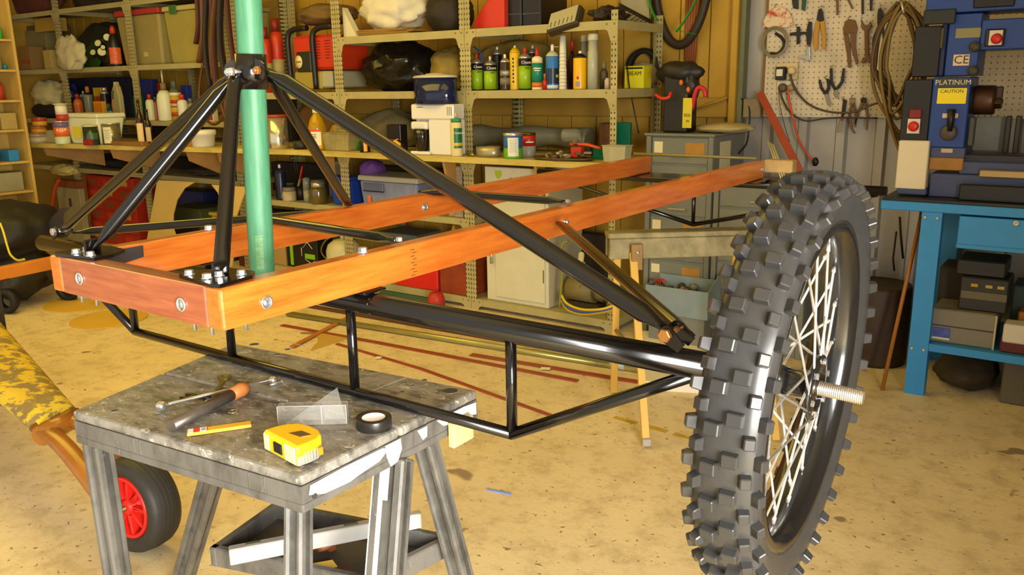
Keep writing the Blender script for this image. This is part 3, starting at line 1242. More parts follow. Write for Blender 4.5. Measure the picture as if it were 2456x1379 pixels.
spanner('combination_spanner', (508, 968), (538, 912), 'oily combination spanner pointing away across the thin chrome wrench', olive, 0.009)
spanner('small_spanner', (498, 957), (462, 955), 'short dark spanner lying left of the oily spanner', M('dark_steel', '4d4942', 0.35, metal=0.7), 0.007, hr=0.008)
A, B = flatp(412, 1038, 0.0125), flatp(588, 947, 0.0150)
d = (B - A).normalized()
o = thing('tube_handle_tool', (A + B) / 2 - Vector((0, 0, 0.0125)), 'dark steel tube tool with a worn orange end, on the stand top', 'tool')
mb = MB()
mb.tube([A, A.lerp(B, 0.45), A.lerp(B, 0.82)], [0.0115, 0.0105, 0.0120], 16)
mb.build('shaft', M('scuffed_dark_steel', '6a6158', 0.35, metal=0.6, noise=0.3, scale=20), o)
mb = MB()
mb.tube([A.lerp(B, 0.80), A.lerp(B, 0.90), A.lerp(B, 0.92), B], [0.0125, 0.0140, 0.0150, 0.0150], 16)
mb.build('grip_end', M('worn_orange_plastic', 'b8743a', 0.5, noise=0.2), o)
# flat carpenter's pencil with a shop sticker
A, B = flatp(449, 1044, 0.0), flatp(603, 1022, 0.0)
d = B - A
r = rotz(atan2(d.y, d.x))
dn = d.normalized()
n2 = Vector((-dn.y, dn.x, 0))
o = thing('carpenter_pencil', (A + B) / 2, 'flat yellow carpenter pencil with red and white sticker, beside the tube tool', 'pencil')
mb = MB()
mb.box((A + B) / 2 + Vector((0, 0, 0.0042)), (d.length, 0.0200, 0.0065), r, bev=0.0012)
mb.build('body', M('orange_yellow_paint', 'efb437', 0.4, noise=0.06), o)
for t0, t1, mt in ((0.02, 0.10, M('white_sticker', 'f4f0ea', 0.4)), (0.10, 0.20, M('red_sticker', 'd83a2c', 0.4)), (0.20, 0.305, MC['white_sticker']), (0.305, 0.32, MC['red_sticker'])):
    mb = MB()
    mb.box(A + d * ((t0 + t1) / 2) + Vector((0, 0, 0.0077)), (d.length * (t1 - t0), 0.0195, 0.0004), r)
    mb.build('sticker', mt, o)
mb = MB()
for k in range(3):
    mb.box(A + d * (0.235 + 0.022 * k) + Vector((0, 0, 0.0081)), (d.length * 0.008, 0.012, 0.0002), r)
mb.build('barcode', M('print_black', '2a2622', 0.5), o)

# tape measure lying on its side
yel = M('bright_yellow_plastic', 'fbc61a', 0.35, coat=0.2)
TP = [flatp(a, b) for a, b in ((636, 1078), (716, 1122), (783, 1088), (762, 1048), (700, 1040))]
tcn = sum(TP, Vector()) / 5
o = thing('tape_measure', (tcn.x, tcn.y, SZ), 'bright yellow and grey tape measure lying on its side near the stand corner', 'tape measure')
e1 = (TP[1] - TP[0]).normalized()          # along the mouth side
e2 = Vector((-e1.y, e1.x, 0))
if e2.y < 0:
    e2 = -e2
W_, D_, H_ = (TP[1] - TP[0]).length * 1.0, 0.066, 0.037
org = TP[0]


def tpt(u, v, z):
    return org + e1 * (u * W_) + e2 * (v * D_) + Vector((0, 0, z))


shape = [(0, 0), (1, 0), (1.0, 0.35), (0.97, 0.62), (0.86, 0.86), (0.66, 0.99), (0.42, 1.0), (0.20, 0.90), (0.06, 0.66), (0.0, 0.35)]
mb = MB()
mb.prism([tpt(u, v, 0.001) for u, v in shape], (0, 0, 0.017), bev=0.002)
mb.build('lower_shell', M('mid_grey_plastic', '8c8a80', 0.5), o)
mb = MB()
mb.prism([tpt(u, v, 0.0165) for u, v in shape], (0, 0, H_ - 0.0165), bev=0.004)
bd = mb.build('upper_shell', yel, o)
mb = MB()
mb.prism([tpt(u, v, 0.0015) for u, v in ((0.02, -0.03), (0.985, -0.03), (0.985, 0.10), (0.02, 0.10))], (0, 0, H_ - 0.003), bev=0.003)
mb.build('front_shell', yel, o)
rr = Matrix((e1, e2, Vector((0, 0, 1)))).transposed()
mb = MB()
mb.box(tpt(0.46, -0.035, 0.018), (W_ * 0.24, 0.004, 0.019), rr, bev=0.0015)
mb.build('tape_mouth', M('black_plastic', '1c1a18', 0.4), o)
for u in (0.10, 0.80):
    mb = MB()
    mb.box(tpt(u + 0.01, -0.034, 0.019), (W_ * (0.14 if u < 0.5 else 0.30), 0.003, 0.030), rr, bev=0.0012)
    mb.build('bumper', M('pale_yellow_bumper', 'fff2a8', 0.35), o)
mb = MB()
mb.prism([tpt(u, v, H_ + 0.0001) for u, v in ((0.45, 0.32), (0.72, 0.40), (0.78, 0.66), (0.52, 0.62))], (0, 0, 0.0012))
mb.build('side_badge', M('brown_chrome_badge', '8a6f45', 0.25, metal=0.6), o)
mb = MB()
for k in range(5):
    mb.box(tpt(1.004, 0.20 + 0.09 * k, 0.014), (0.0012, 0.002, 0.020), rr)
mb.build('grip_rib', MC['mid_grey_plastic'], o)
mb = MB()
mb.box(tpt(0.99, 0.66, 0.015), (0.006, 0.010, 0.014), rr, bev=0.001)
mb.build('lock_window', M('orange_window', 'd87a1c', 0.4), o)

# roll of black insulating tape
p = flatp(897, 1024)
r = 0.5 * 86 * dep(p) / F
o = thing('tape_roll', p, 'roll of black insulating tape with white core on the stand corner', 'tape roll')
mb = MB()
mb.ring(p + Vector((0, 0, 0.0005)), (0, 0, 1), [(r * 0.66, 0), (r * 0.985, 0), (r, 0.001), (r, 0.0185), (r * 0.985, 0.0195), (r * 0.66, 0.0195)], 40)
mb.build('tape', M('black_pvc_tape', '24221f', 0.3), o)
mb = MB()
mb.ring(p + Vector((0, 0, 0.0005)), (0, 0, 1), [(r * 0.60, 0), (r * 0.66, 0), (r * 0.66, 0.0192), (r * 0.60, 0.0192)], 40)
mb.build('core', M('white_card_core', 'f5f0f0', 0.5), o)
mb = MB()
mb.lathe(p + Vector((0, 0, 0.002)), [(r * 0.598, 0), (r * 0.598, 0.0120), (r * 0.5, 0.0125), (0, 0.0125)], 36)
mb.build('core_face', MC['white_card_core'], o)

# clear blister pack
o = thing('blister_pack', flatp(750, 1010), 'empty clear plastic blister pack standing behind the tape measure', 'packaging')
clr = M('clear_plastic', 'e9e9e2', 0.06, alpha=0.09, coat=0.3)
bA, bB = flatp(668, 1022), flatp(832, 1018)
dn = (bB - bA).normalized()
n2 = Vector((-dn.y, dn.x, 0))
L_ = (bB - bA).length
hh = zat(978, bA.x, bA.y) - SZ
mb = MB()
rr2 = Matrix((dn, n2, Vector((0, 0, 1)))).transposed()
mb.box((bA + bB) / 2 + Vector((0, 0, hh / 2 + 0.001)), (L_, 0.0012, hh), rr2)
for t in (0, 0.63, 0.66, 1.0):
    mb.box(bA.lerp(bB, t) + n2 * 0.010 + Vector((0, 0, hh / 2 + 0.001)), (0.0012, 0.020, hh), rr2)
mb.box((bA + bB) / 2 + n2 * 0.010 + Vector((0, 0, hh + 0.0015)), (L_, 0.020, 0.0012), rr2)
mb.build('tray', clr, o)
mb = MB()
f0 = flatp(690, 985)
mb.prism([bA.lerp(bB, 0.15) + n2 * 0.022 + Vector((0, 0, 0.002)), bA.lerp(bB, 0.95) + n2 * 0.022 + Vector((0, 0, 0.002)), bA.lerp(bB, 0.78) + n2 * 0.075 + Vector((0, 0, 0.045))], (0, 0, 0.0010))
mb.build('lid', clr, o)
mb = MB()
for t in (0.0, 0.64, 1.0):
    mb.tube([bA.lerp(bB, t) + n2 * -0.0005 + Vector((0, 0, 0.002)), bA.lerp(bB, t) + n2 * -0.0005 + Vector((0, 0, hh + 0.002))], 0.0007, 6)
mb.tube([bA + Vector((0, 0, hh + 0.002)), bB + Vector((0, 0, hh + 0.002))], 0.0006, 6)
mb.build('folded_edge', M('glossy_fold_highlight', 'e8e8e4', 0.15, alpha=0.55), o)
for i, (px, py, r, lb) in enumerate(((558, 988, 0.011, 'large loose washer lying between tube tool and blister pack'), (584, 926, 0.010, 'loose washer lying beyond the thin chrome wrench'), (512, 963, 0.007, 'small nut lying beside the oily spanner'))):
    p = flatp(px, py)
    mb = MB()
    mb.ring(p + Vector((0, 0, 0.0004)), (0, 0, 1), [(r * 0.5, 0), (r, 0), (r, 0.002 + 0.004 * (i == 2)), (r * 0.5, 0.002 + 0.004 * (i == 2))], 20 if i < 2 else 6)
    solo('washer' if i < 2 else 'nut', mb, M('warm_steel', 'b3a68e', 0.3, metal=0.8), lb, 'washer' if i < 2 else 'nut', origin=p)
p = flatp(675, 920)
mb = MB()
mb.tube([p + Vector((0, 0, 0.004)), flatp(648, 928, 0.004)], 0.0028, 8)
mb.hexbolt(p + Vector((0, 0, 0.0045)), (p - flatp(648, 928)).normalized(), 0.004, 0.003)
solo('small_bolt', mb, zinc, 'small bright bolt lying beside the far end of the chrome wrench', 'bolt', origin=p)
# ------------------------------------------------------------------ shelving, workbench
YS = 4.12           # front face of the shelving posts
YB = 4.67           # back of the shelves
slot = dots_mat('cream_slotted_angle', 'a99d66', '3b3218', (0.020, 0.030), 0.0042, (0, 2), 0.5, 1.6)
slotp = M('cream_shelf_enamel', 'a99d66', 0.5, noise=0.12, scale=6)
boltd = M('dull_shelf_bolt', '8a7c4e', 0.45, metal=0.4)


def shelving(name, label, posts, shelves, loc):
    """posts: [(x, z0, z1, both)], shelves: [(x0, x1, z, lip)]"""
    T = thing(name, loc, label, 'shelving')
    for x, z0, z1, two in posts:
        for yy in (YS, YB - 0.002):
            for s in ((-1, 1) if two else (two_side(x),)):
                mb = MB()
                ww = 0.040
                x0 = x + (0.001 if s > 0 else -ww - 0.001)
                mb.lohi((x0, yy, z0), (x0 + ww, yy + 0.0025, z1))
                xs = x + s * 0.0025
                mb.lohi((min(x + s * 0.001, xs), yy + 0.0025, z0), (max(x + s * 0.001, xs), yy + (0.038 if yy == YS else -0.036), z1))
                mb.build('post', slot, T)
    for x0, x1, z, lip in shelves:
        mb = MB()
        mb.lohi((x0 + 0.004, YS + 0.003, z - 0.004), (x1 - 0.004, YB - 0.003, z))
        mb.lohi((x0 + 0.004, YS - 0.0015, z - lip), (x1 - 0.004, YS + 0.0005 - 0.001, z))
        mb.lohi((x0 + 0.004, YS + 0.003, z - lip), (x0 + 0.006, YB - 0.003, z - 0.004))
        mb.lohi((x1 - 0.006, YS + 0.003, z - lip), (x1 - 0.004, YB - 0.003, z - 0.004))
        sh = mb.build('shelf', slotp, T)
        for xe, s in ((x0, 1), (x1, -1)):
            mb = MB()
            a = xe + s * 0.002
            pts = [(a, z - 0.002), (a + s * 0.085, z - 0.002), (a + s * 0.085, z - lip + 0.004), (a + s * 0.060, z - lip - 0.008), (a + s * 0.042, z - lip - 0.060), (a, z - lip - 0.060)]
            mb.prism([Vector((u, YS - 0.0045, v)) for u, v in pts], (0, 0.0025, 0))
            br = mb.build('corner_gusset', slotp, sh)
            for u, v in ((0.020, 0.018), (0.065, 0.018), (0.020, lip + 0.040)):
                mb = MB()
                mb.lathe((a + s * u, YS - 0.0045, z - v), [(0.0058, 0), (0.005, 0.003), (0, 0.0035)], 8, (0, -1, 0))
                mb.build('bolt', boltd, sh)
    return T


def two_side(x):
    return 1


XP = [xat(812, YS, 1.5), xat(1117, YS, 1.45), xat(1472, YS, 1.45)]
ZU, ZM, ZBN, ZL, ZB = 1.727, 1.370, 0.985, 0.580, 0.070
XR0 = -5.42
SHR = shelving('steel_shelving', 'cream slotted-angle steel shelving with spray cans, behind the far end of the frame', [(XR0, 0, 2.6, True), (XP[0], 0, 2.6, True), (XP[1], 0, 2.6, True), (XP[2] - 0.02, 0, 1.78, False)],
               [(a, b, z, 0.046) for a, b in ((XR0, XP[0]), (XP[0], XP[1]), (XP[1], XP[2] + 0.024)) for z in (ZU, ZM, ZBN, ZB) if not (z == ZU and a == XR0)] + [(XR0, XP[0], ZL, 0.040), (XP[0], XP[1], ZL, 0.040)], (-3.8, 4.4, 0))
ZT2, ZA, ZQ, ZLL = 2.120, 1.606, 1.152, 0.700
XQ = [xat(92, YS, 1.5) - 0.55, xat(152, YS, 1.55), xat(322, YS, 1.53), XR0 - 0.09]
SHL = shelving('steel_shelving', 'cream slotted-angle steel shelving with bottles and storage bins, left of the green mast', [(XQ[1], 0, 2.6, True), (XQ[2], 0, 2.6, True), (XQ[3], 0, 2.6, True)],
               [(a, b, z, 0.040) for a, b in ((XQ[0], XQ[1]), (XQ[1], XQ[2]), (XQ[2], XQ[3])) for z in (ZT2, ZA, ZQ, ZBN, ZLL)], (-6.8, 4.4, 0))

# workbench top along the front of the shelving, on plywood brackets
benchm = M('worn_yellow_bench_board', 'c9b55e', 0.5, col2='a8913f', scale=4, stretch=(1, 5, 5), det=6)
ply = M('plywood_bracket', 'b08445', 0.6, noise=0.15, scale=6)
WBN = thing('workbench', (-4.6, 4.0, 0), 'long worn yellow workbench board in front of the shelving, on plywood brackets', 'workbench')
fr = [Vector((-2.07, 3.985, ZBN)), Vector((-4.6, 3.925, ZBN)), Vector((-7.80, 3.41, ZBN))]
mb = MB()
pts = fr + [Vector((-7.80, 4.105, ZBN)), Vector((-2.07, 4.105, ZBN))]
mb.prism([p - Vector((0, 0, 0.036)) for p in pts], (0, 0, 0.036), bev=0.003)
mb.build('bench_top', benchm, WBN)
for px, yy in ((96, 3.56), (258, 3.66), (440, 3.78), (515, 3.82), (757, 3.95), (1055, 3.97), (1275, 3.99)):
    x = xat(px, yy, 0.93)
    mb = MB()
    y0 = yy + 0.02
    mb.prism([Vector((x, y0, ZBN - 0.037)), Vector((x, 4.104, ZBN - 0.037)), Vector((x, 4.104, ZBN - 0.24)), Vector((x, y0 + 0.02, ZBN - 0.11))], (0.018, 0, 0))
    mb.build('bracket', ply, WBN)

# wooden bookcase at the left edge, its front facing right
YE = 3.36
XE = xat(47, YE, 1.55)
oak = M('varnished_pine_board', 'c3a04c', 0.55, noise=0.14, scale=3, stretch=(6, 6, 1))
BC = thing('bookcase', (XE - 0.15, YE - 0.6, 0), 'varnished pine bookcase crammed with small tins, at the left edge', 'bookcase')
mb = MB()
mb.lohi((XE - 0.32, YE - 0.020, 0), (XE, YE, 2.7), bev=0.002)
mb.build('end_panel', oak, BC)
mb = MB()
mb.lohi((XE - 0.32, YE - 1.30, 0), (XE, YE - 1.28, 2.7), bev=0.002)
mb.build('end_panel', oak, BC)
mb = MB()
mb.lohi((XE - 0.335, YE - 1.30, 0), (XE - 0.321, YE, 2.7))
mb.build('back_panel', oak, BC)
BCZ = [zat(py, xat(28, YE - 0.15, zz), YE - 0.15) for py, zz in ((88, 1.9), (165, 1.6), (240, 1.4), (312, 1.15), (388, 0.9), (458, 0.7))] + [0.35]
for z in BCZ:
    mb = MB()
    mb.lohi((XE - 0.319, YE - 1.279, z - 0.018), (XE - 0.002, YE - 0.021, z), bev=0.002)
    mb.build('shelf_board', oak, BC)

# ------------------------------------------------------------------ grey steel drawer cabinets
steelg = M('dusty_grey_green_steel', '74766a', 0.5, noise=0.12, scale=5)
steeld = M('shadow_gap', '2c2a20', 0.8)
brassy = M('worn_brass', 'a48a44', 0.35, metal=0.6)


def drawer_cabinet(x0, x1, yf, ztop, rows, label, top=None, rust=()):
    T = thing('drawer_cabinet', ((x0 + x1) / 2, yf + 0.2, 0), label, 'cabinet')
    mb = MB()
    mb.lohi((x0, yf + 0.012, 0.0), (x1, yf + 0.45, ztop), bev=0.002)
    mb.build('carcass', steelg, T)
    for xa, xb in ((x0, x0 + 0.028), (x1 - 0.028, x1)):
        mb = MB()
        mb.lohi((xa, yf - 0.004, 0.0), (xb, yf + 0.0118, ztop), bev=0.002)
        mb.build('stile', steelg, T)
    z = ztop
    for i, h in enumerate(rows):
        mb = MB()
        mb.lohi((x0 + 0.032, yf + 0.004, z - h + 0.007), (x1 - 0.032, yf + 0.0116, z - 0.007), bev=0.002)
        dr = mb.build('drawer', steelg, T)
        if h > 0.06:
            zc = z - h * 0.66
            xm = (x0 + x1) / 2
            mb = MB()
            mb.prism([Vector((xm - 0.055, yf + 0.0035, zc)), Vector((xm - 0.05, yf - 0.014, zc - 0.004)), Vector((xm + 0.05, yf - 0.014, zc - 0.004)), Vector((xm + 0.055, yf + 0.0035, zc))], (0, 0, 0.005))
            mb.build('pull', M('pull_steel', 'b5af92', 0.35, metal=0.5), dr)
        if i in rust:
            mb = MB()
            mb.lohi((xm_(x0, x1) + 0.035, yf + 0.0025, z - h * 0.65), (x1 - 0.05, yf + 0.0038, z - h * 0.22))
            mb.build('card_label', M('brown_card', 'a97c34', 0.7, noise=0.2), dr)
            mb = MB()
            mb.lohi((x0 + 0.045, yf + 0.0025, z - h * 0.6), (x0 + 0.095, yf + 0.0038, z - h * 0.2))
            mb.build('paper_label', M('cream_paper', 'd9cfa4', 0.7), dr)
        z -= h
    return T


def xm_(a, b):
    return (a + b) / 2


yc = 4.20
cx0, cx1 = xat(1551, yc, 1.1), xat(1712, yc, 1.1)
ztc = zat(327, (cx0 + cx1) / 2, yc)
DC1 = drawer_cabinet(cx0, cx1, yc, ztc, [0.15, 0.15, 0.13, 0.13, 0.12, 0.12, 0.11, 0.08, 0.08], 'dusty grey steel drawer cabinet with pulls, under the black hand tool', rust=(0, 3, 5))
cx2, cx3 = cx1 + 0.012, xat(1948, yc, 0.9)
zt2 = zat(447, (cx2 + cx3) / 2, yc)
DC2 = drawer_cabinet(cx2, cx3, yc, zt2, [0.12, 0.14, 0.15, 0.15, 0.12, 0.1], 'low grey steel drawer cabinet partly hidden by the knobbly wheel', rust=())
mb = MB()
q0, q1 = onX(1735, 340, cx1 + 0.002), onX(1762, 410, cx1 + 0.002)
mb.lohi((cx1 + 0.0002, yc + 0.09, 0.92), (cx1 + 0.0014, yc + 0.24, ztc - 0.03))
mb.build('paper_sheet', MC['cream_paper'], DC1)
mb = MB()
mb.lohi((cx0 - 0.01, yc - 0.012, ztc + 0.0005), (cx1 + 0.01, yc + 0.46, ztc + 0.014), bev=0.003)
mb.build('top_sheet', steelg, DC1)
# an open drawer tray full of odds and ends, low down
zt_ = zat(690, (cx0 + cx1) / 2, yc - 0.15)
TRY = thing('parts_tray', ((cx0 + cx1) / 2, yc - 0.14, 0), 'grey steel parts tray full of oddments, standing before the drawer cabinet', 'tray')
ta, tb = xat(1548, yc - 0.2, 0.3), xat(1698, yc - 0.2, 0.3)
za, zb_ = zat(745, ta, yc - 0.2), zat(682, ta, yc - 0.2)
mb = MB()
mb.lohi((ta, yc - 0.20, za), (tb, yc - 0.197, zb_))
mb.lohi((ta, yc - 0.03, za), (tb, yc - 0.027, zb_ + 0.03))
mb.lohi((ta, yc - 0.197, za), (ta + 0.003, yc - 0.03, zb_))
mb.prism([Vector((tb - 0.003, yc - 0.197, za)), Vector((tb - 0.003, yc - 0.03, za)), Vector((tb - 0.003, yc - 0.03, zb_ + 0.08)), Vector((tb - 0.003, yc - 0.197, zb_))], (0.003, 0, 0))
mb.lohi((ta, yc - 0.2, za - 0.003), (tb, yc - 0.03, za))
mb.build('shell', M('blue_grey_steel', '7f8d8d', 0.5, noise=0.12), TRY)
mb = MB()
mb.lohi((ta + 0.02, yc - 0.19, 0.0), (tb - 0.02, yc - 0.04, za - 0.0035))
mb.build('stand_box', steelg, TRY)
for i in range(10):
    u, v = random.random(), random.random()
    mb = MB()
    mb.blob((ta + 0.03 + u * (tb - ta - 0.06), yc - 0.18 + v * 0.13, zb_ - 0.02), (0.05, 0.04, 0.045), i, 0.4, 2, 2)
    solo('oddment', mb, M('oddment_' + ('dark', 'rust', 'grey')[i % 3], ('3b352a', '6b4526', '7a7460')[i % 3], 0.6, noise=0.3, scale=30), 'small dirty metal oddment heaped in the grey parts tray', 'oddment', origin=(ta, yc - 0.1, zb_ - 0.03), group='oddments in the parts tray')
mb = MB()
p = Vector((ta + 0.06, yc - 0.15, zb_ + 0.01))
for k in range(12):
    a = k * 2.4
    mb.tube(smoothpath([p, p + Vector((0.02 * cos(a), 0.015 * sin(a), 0.015)), p + Vector((0.035 * cos(a), 0.03 * sin(a), -0.002 * k % 0.01))], 3), 0.003, 5)
solo('red_wire_bundle', mb, M('red_wire', 'b3372c', 0.5), 'small tangle of red wire in the grey parts tray', 'wire', origin=p)
# ------------------------------------------------------------------ shelf and bench goods: generators
def place(xc, w, yt, z, Y):
    X = xat(xc, Y, z)
    P = Vector((X, Y, z + 0.0006))
    return P, w * dep((X, Y, z)) / F, max(0.01, zat(yt, X, Y) - z - 0.0006)


def rev(name, label, cat, xc, w, yt, z, Y, parts, group=None, n=18, sy=1.0):
    """turned thing: parts = [(part, material, [(r/R, h/H)...])]"""
    P, W, H = place(xc, w, yt, z, Y)
    o = thing(name, P, label, cat, group)
    for nm, mt, pr in parts:
        mb = MB()
        mb.lathe(P, [(max(r, 0.0) * W / 2, h * H) for r, h in pr], n, sy=sy)
        mb.build(nm, mt, o)
    return o, P, W, H


def C(name, col, rough=0.4, **k):
    return M(name, col, rough, **k)


white_p = C('white_plastic', 'ece6cf', 0.45)
black_p = C('black_satin', '1d1a17', 0.35)
silver = C('silver_tin', 'cfcbc0', 0.28, metal=0.8)
glassy = M('cloudy_glass', 'c8c8b4', 0.12, trans=0.75, ior=1.3)
CANB = [(0.0, 0.0), (0.93, 0.0), (1.0, 0.015), (1.0, 0.03)]


def spray(label, xc, w, yt, z, Y, body, band=None, band2=None, top=None, nozzle=None, group=None, b0=0.06, b1=0.60, sh=0.74):
    parts = [('body', body, CANB + [(1.0, sh), (0.97, sh + 0.015)]),
             ('dome', top or silver, [(0.97, sh + 0.016), (0.9, sh + 0.05), (0.62, sh + 0.10), (0.45, sh + 0.115), (0.40, sh + 0.13)]),
             ('nozzle', nozzle or white_p, [(0.20, sh + 0.131), (0.24, sh + 0.135), (0.24, 0.97), (0.16, 1.0)])]
    if band:
        parts.append(('label_band', band, [(1.012, b0), (1.012, b1)]))
    if band2:
        parts.append(('label_band', band2, [(1.012, b1 + 0.004), (1.012, sh - 0.03)]))
    return rev('spray_can', label, 'spray can', xc, w, yt, z, Y, parts, group)


def facing(P, W, H, t, hz, wd, ht, bulge=1.02):
    """small curved patch on the camera side of a round thing: returns builder (t = angle offset)"""
    n = 6
    v = (CAM - P)
    a0 = atan2(v.y, v.x) + t
    mb = MB()
    vs = []
    for k in range(n):
        a = a0 + (k / (n - 1) - 0.5) * wd
        for q in (hz - ht / 2, hz + ht / 2):
            vs.append(P + Vector((cos(a) * W / 2 * bulge, sin(a) * W / 2 * bulge, q * H)))
    mb._add(vs, [(2 * i, 2 * i + 2, 2 * i + 3, 2 * i + 1) for i in range(n - 1)], True)
    return mb


def rtext(o, s, P, W, size, hz, H, mat, t=0.0):
    """lettering on the camera side of a round thing"""
    v = (CAM - P)
    a = atan2(v.y, v.x) + t
    nrm = Vector((cos(a), sin(a), 0))
    xd = Vector((-sin(a), cos(a), 0))
    return text(o, s, size, P + nrm * (W / 2 * 1.035) + Vector((0, 0, hz * H)), xd, (0, 0, 1), mat, 0.0004)


def rbars(o, P, W, H, hz, mat, n=2, t=0.0, wd=0.5, dh=0.035, ht=0.014):
    """lines of print too small to read on a round thing"""
    for k in range(n):
        facing(P, W, H, t, hz - k * dh, wd * (1 if k % 2 == 0 else 0.7), ht, 1.035).build('print_line', mat, o)


def rtub(name, label, cat, x0, x1, yt, z, Y, d, body, lid=None, taper=0.85, lidh=0.10, group=None, yaw=0.0, rim=True):
    """box-like tub or bin with a rim or lid"""
    X0, X1 = xat(x0, Y, z), xat(x1, Y, z)
    w_ = X1 - X0
    P = Vector(((X0 + X1) / 2, Y + d / 2, z + 0.0006))
    H = zat(yt, P.x, Y) - z - 0.0006
    o = thing(name, P, label, cat, group)
    r = rotz(yaw)
    hb = H * (1 - lidh)
    mb = MB()
    mb.frus(P, (w_ * taper, d * taper), (w_ * 0.97, d * 0.97), hb, r, bev=min(w_, d) * 0.05)
    mb.build('body', body, o)
    mb = MB()
    mb.frus(P + Vector((0, 0, hb + 0.0004)), (w_ * 1.02, d * 1.02), (w_ * 1.0, d * 1.0), H * lidh - 0.0004, r, bev=min(H * lidh * 0.25, 0.01))
    mb.build('lid' if lid else 'rim', lid or body, o)
    return o, P, w_, H


def boxi(name, label, cat, x0, x1, yt, z, Y, d, mat, face=None, facelo=0.15, facehi=0.75, yaw=0.0, group=None, bev=0.003):
    X0, X1 = xat(x0, Y, z), xat(x1, Y, z)
    P = Vector(((X0 + X1) / 2, Y + d / 2, z + 0.0006))
    H = zat(yt, P.x, Y) - z - 0.0006
    w_ = X1 - X0
    o = thing(name, P, label, cat, group)
    r = rotz(yaw)
    mb = MB()
    mb.box(P + Vector((0, 0, H / 2)), (w_, d, H), r, bev=bev)
    mb.build('body', mat, o)
    if face:
        mb = MB()
        mb.box(P + r @ Vector((0, -d / 2 - 0.0006, H * (facelo + facehi) / 2)), (w_ * 0.86, 0.001, H * (facehi - facelo)), r)
        mb.build('printed_face', face, o)
    return o, P, w_, H


def lump(name, label, cat, x0, x1, yt, z, Y, d, mat, seed=1, amp=0.25, freq=2.0, sub=4, sharp=0):
    X0, X1 = xat(x0, Y, z), xat(x1, Y, z)
    H = zat(yt, (X0 + X1) / 2, Y) - z
    mb = MB()
    mb.blob(((X0 + X1) / 2, Y + d / 2, z + H * 0.47), ((X1 - X0) * 1.0, d, H * 1.06), seed, amp, freq, sub, flatb=0.86)
    lo = min(v.co.z for v in mb.bm.verts)
    bmesh.ops.translate(mb.bm, vec=(0, 0, z + 0.001 - lo), verts=mb.bm.verts)
    return solo(name, mb, mat, label, cat, origin=((X0 + X1) / 2, Y + d / 2, z))


# ------------------------------------------------------------------ spray-can shelf
lime = C('lime_label', '8fb41c', 0.3)
blackc = C('black_can', '191512', 0.25)
redn = C('red_nozzle', 'b5291c', 0.4)
prt = C('white_print', 'e9e6d4', 0.5)
prk = C('black_print', '1f1c16', 0.5)
G = 'spray cans on the middle shelf'
for xc, w_, yt, nz_, lb in ((1145, 28, 129, redn, 'lime green spray can with red nozzle, next to the shelf post'), (1177, 31, 134, silver, 'lime green spray can with missing nozzle, second from the post'), (1260, 32, 113, redn, 'lime green spray can right of the tall yellow can')):
    o, P, W, H = spray(lb, xc, w_, yt, ZM, 4.20, blackc, lime, None, None, nz_, G, 0.03, 0.56, 0.72)
    rtext(o, 'Chem', P, W, W * 0.30, 0.64, H, prt, 0.15)
    rbars(o, P, W, H, 0.53, prk, 2, 0.35, 0.9)
spray('slim black spray can with cream nozzle, behind the lime cans', 1194, 22, 112, ZM, 4.33, blackc, nozzle=white_p, group=G, sh=0.80)
o, P, W, H = spray('dark brown spray can with grey label bands and white nozzle', 1212, 25, 130, ZM, 4.19, C('brown_can', '352619', 0.35), C('taupe_label', '77705a', 0.5), None, None, white_p, G, 0.16, 0.34, 0.76)
facing(P, W, H, 0, 0.48, 2.4, 0.14).build('label_band', C('taupe_label2', '83795e', 0.5), o)
rbars(o, P, W, H, 0.50, prt, 2, 0.1, 1.3)
o, P, W, H = spray('tall yellow spray can with white nozzle', 1236, 26, 109, ZM, 4.22, C('yellow_can', 'd9b018', 0.35), None, None, C('yellow_top', 'd0a512', 0.4), white_p, G, sh=0.82)
rbars(o, P, W, H, 0.70, prk, 7, -0.35, 0.30, 0.085, 0.045)
spray('black spray can with pale nozzle, standing behind the teal cartridge', 1278, 20, 109, ZM, 4.33, blackc, nozzle=white_p, group=G, sh=0.80)
o, P, W, H = rev('sealant_cartridge', 'teal and cream sealant cartridge with orange foot and red nozzle', 'cartridge', 1289, 27, 112, ZM, 4.18,
                 [('foot', C('cream_tube', 'e3d7a8', 0.4), [(0.0, 0), (0.98, 0), (1.0, 0.06)]), ('orange_band', C('orange_band', 'dd6a1c', 0.4), [(1.0, 0.061), (1.0, 0.17)]), ('body', C('teal_tube', '177c60', 0.35), [(1.0, 0.171), (1.0, 0.62)]),
                  ('shoulder', C('cream_tube2', 'dfd3a2', 0.4), [(1.0, 0.621), (0.96, 0.74), (0.5, 0.78), (0.3, 0.79)]), ('nozzle', redn, [(0.42, 0.791), (0.34, 0.86), (0.14, 1.0), (0.0, 1.0)])])
rbars(o, P, W, H, 0.50, prt, 2, 0.0, 1.4, 0.05, 0.022)
rev('small_bottle', 'tiny red bottle wedged right of the teal cartridge', 'bottle', 1307, 11, 176, ZM, 4.18, [('body', redn, [(0, 0), (1, 0.0), (1, 0.5), (0.6, 0.62)]), ('cap', C('rust_cap', '9a5a2a', 0.4), [(0.62, 0.621), (0.62, 0.95), (0.4, 1.0)])])
o, P, W, H = spray('wide blue and white spray can with a thin spray straw', 1325, 33, 106, ZM, 4.22, C('clear_blue_can', '2f6fae', 0.25), C('white_label', 'd6d6c9', 0.4), None, C('pale_dome', 'bdb896', 0.35), white_p, G, 0.02, 0.10, 0.72)
mb = MB()
q = P + Vector((0, 0, H * 0.94))
mb.tube([q, q + Vector((0.05, 0.03, 0))], 0.0016, 6)
mb.build('straw', white_p, o)
facing(P, W, H, 0.1, 0.30, 2.2, 0.34).build('label_band', C('navy_label', '16283f', 0.35), o)
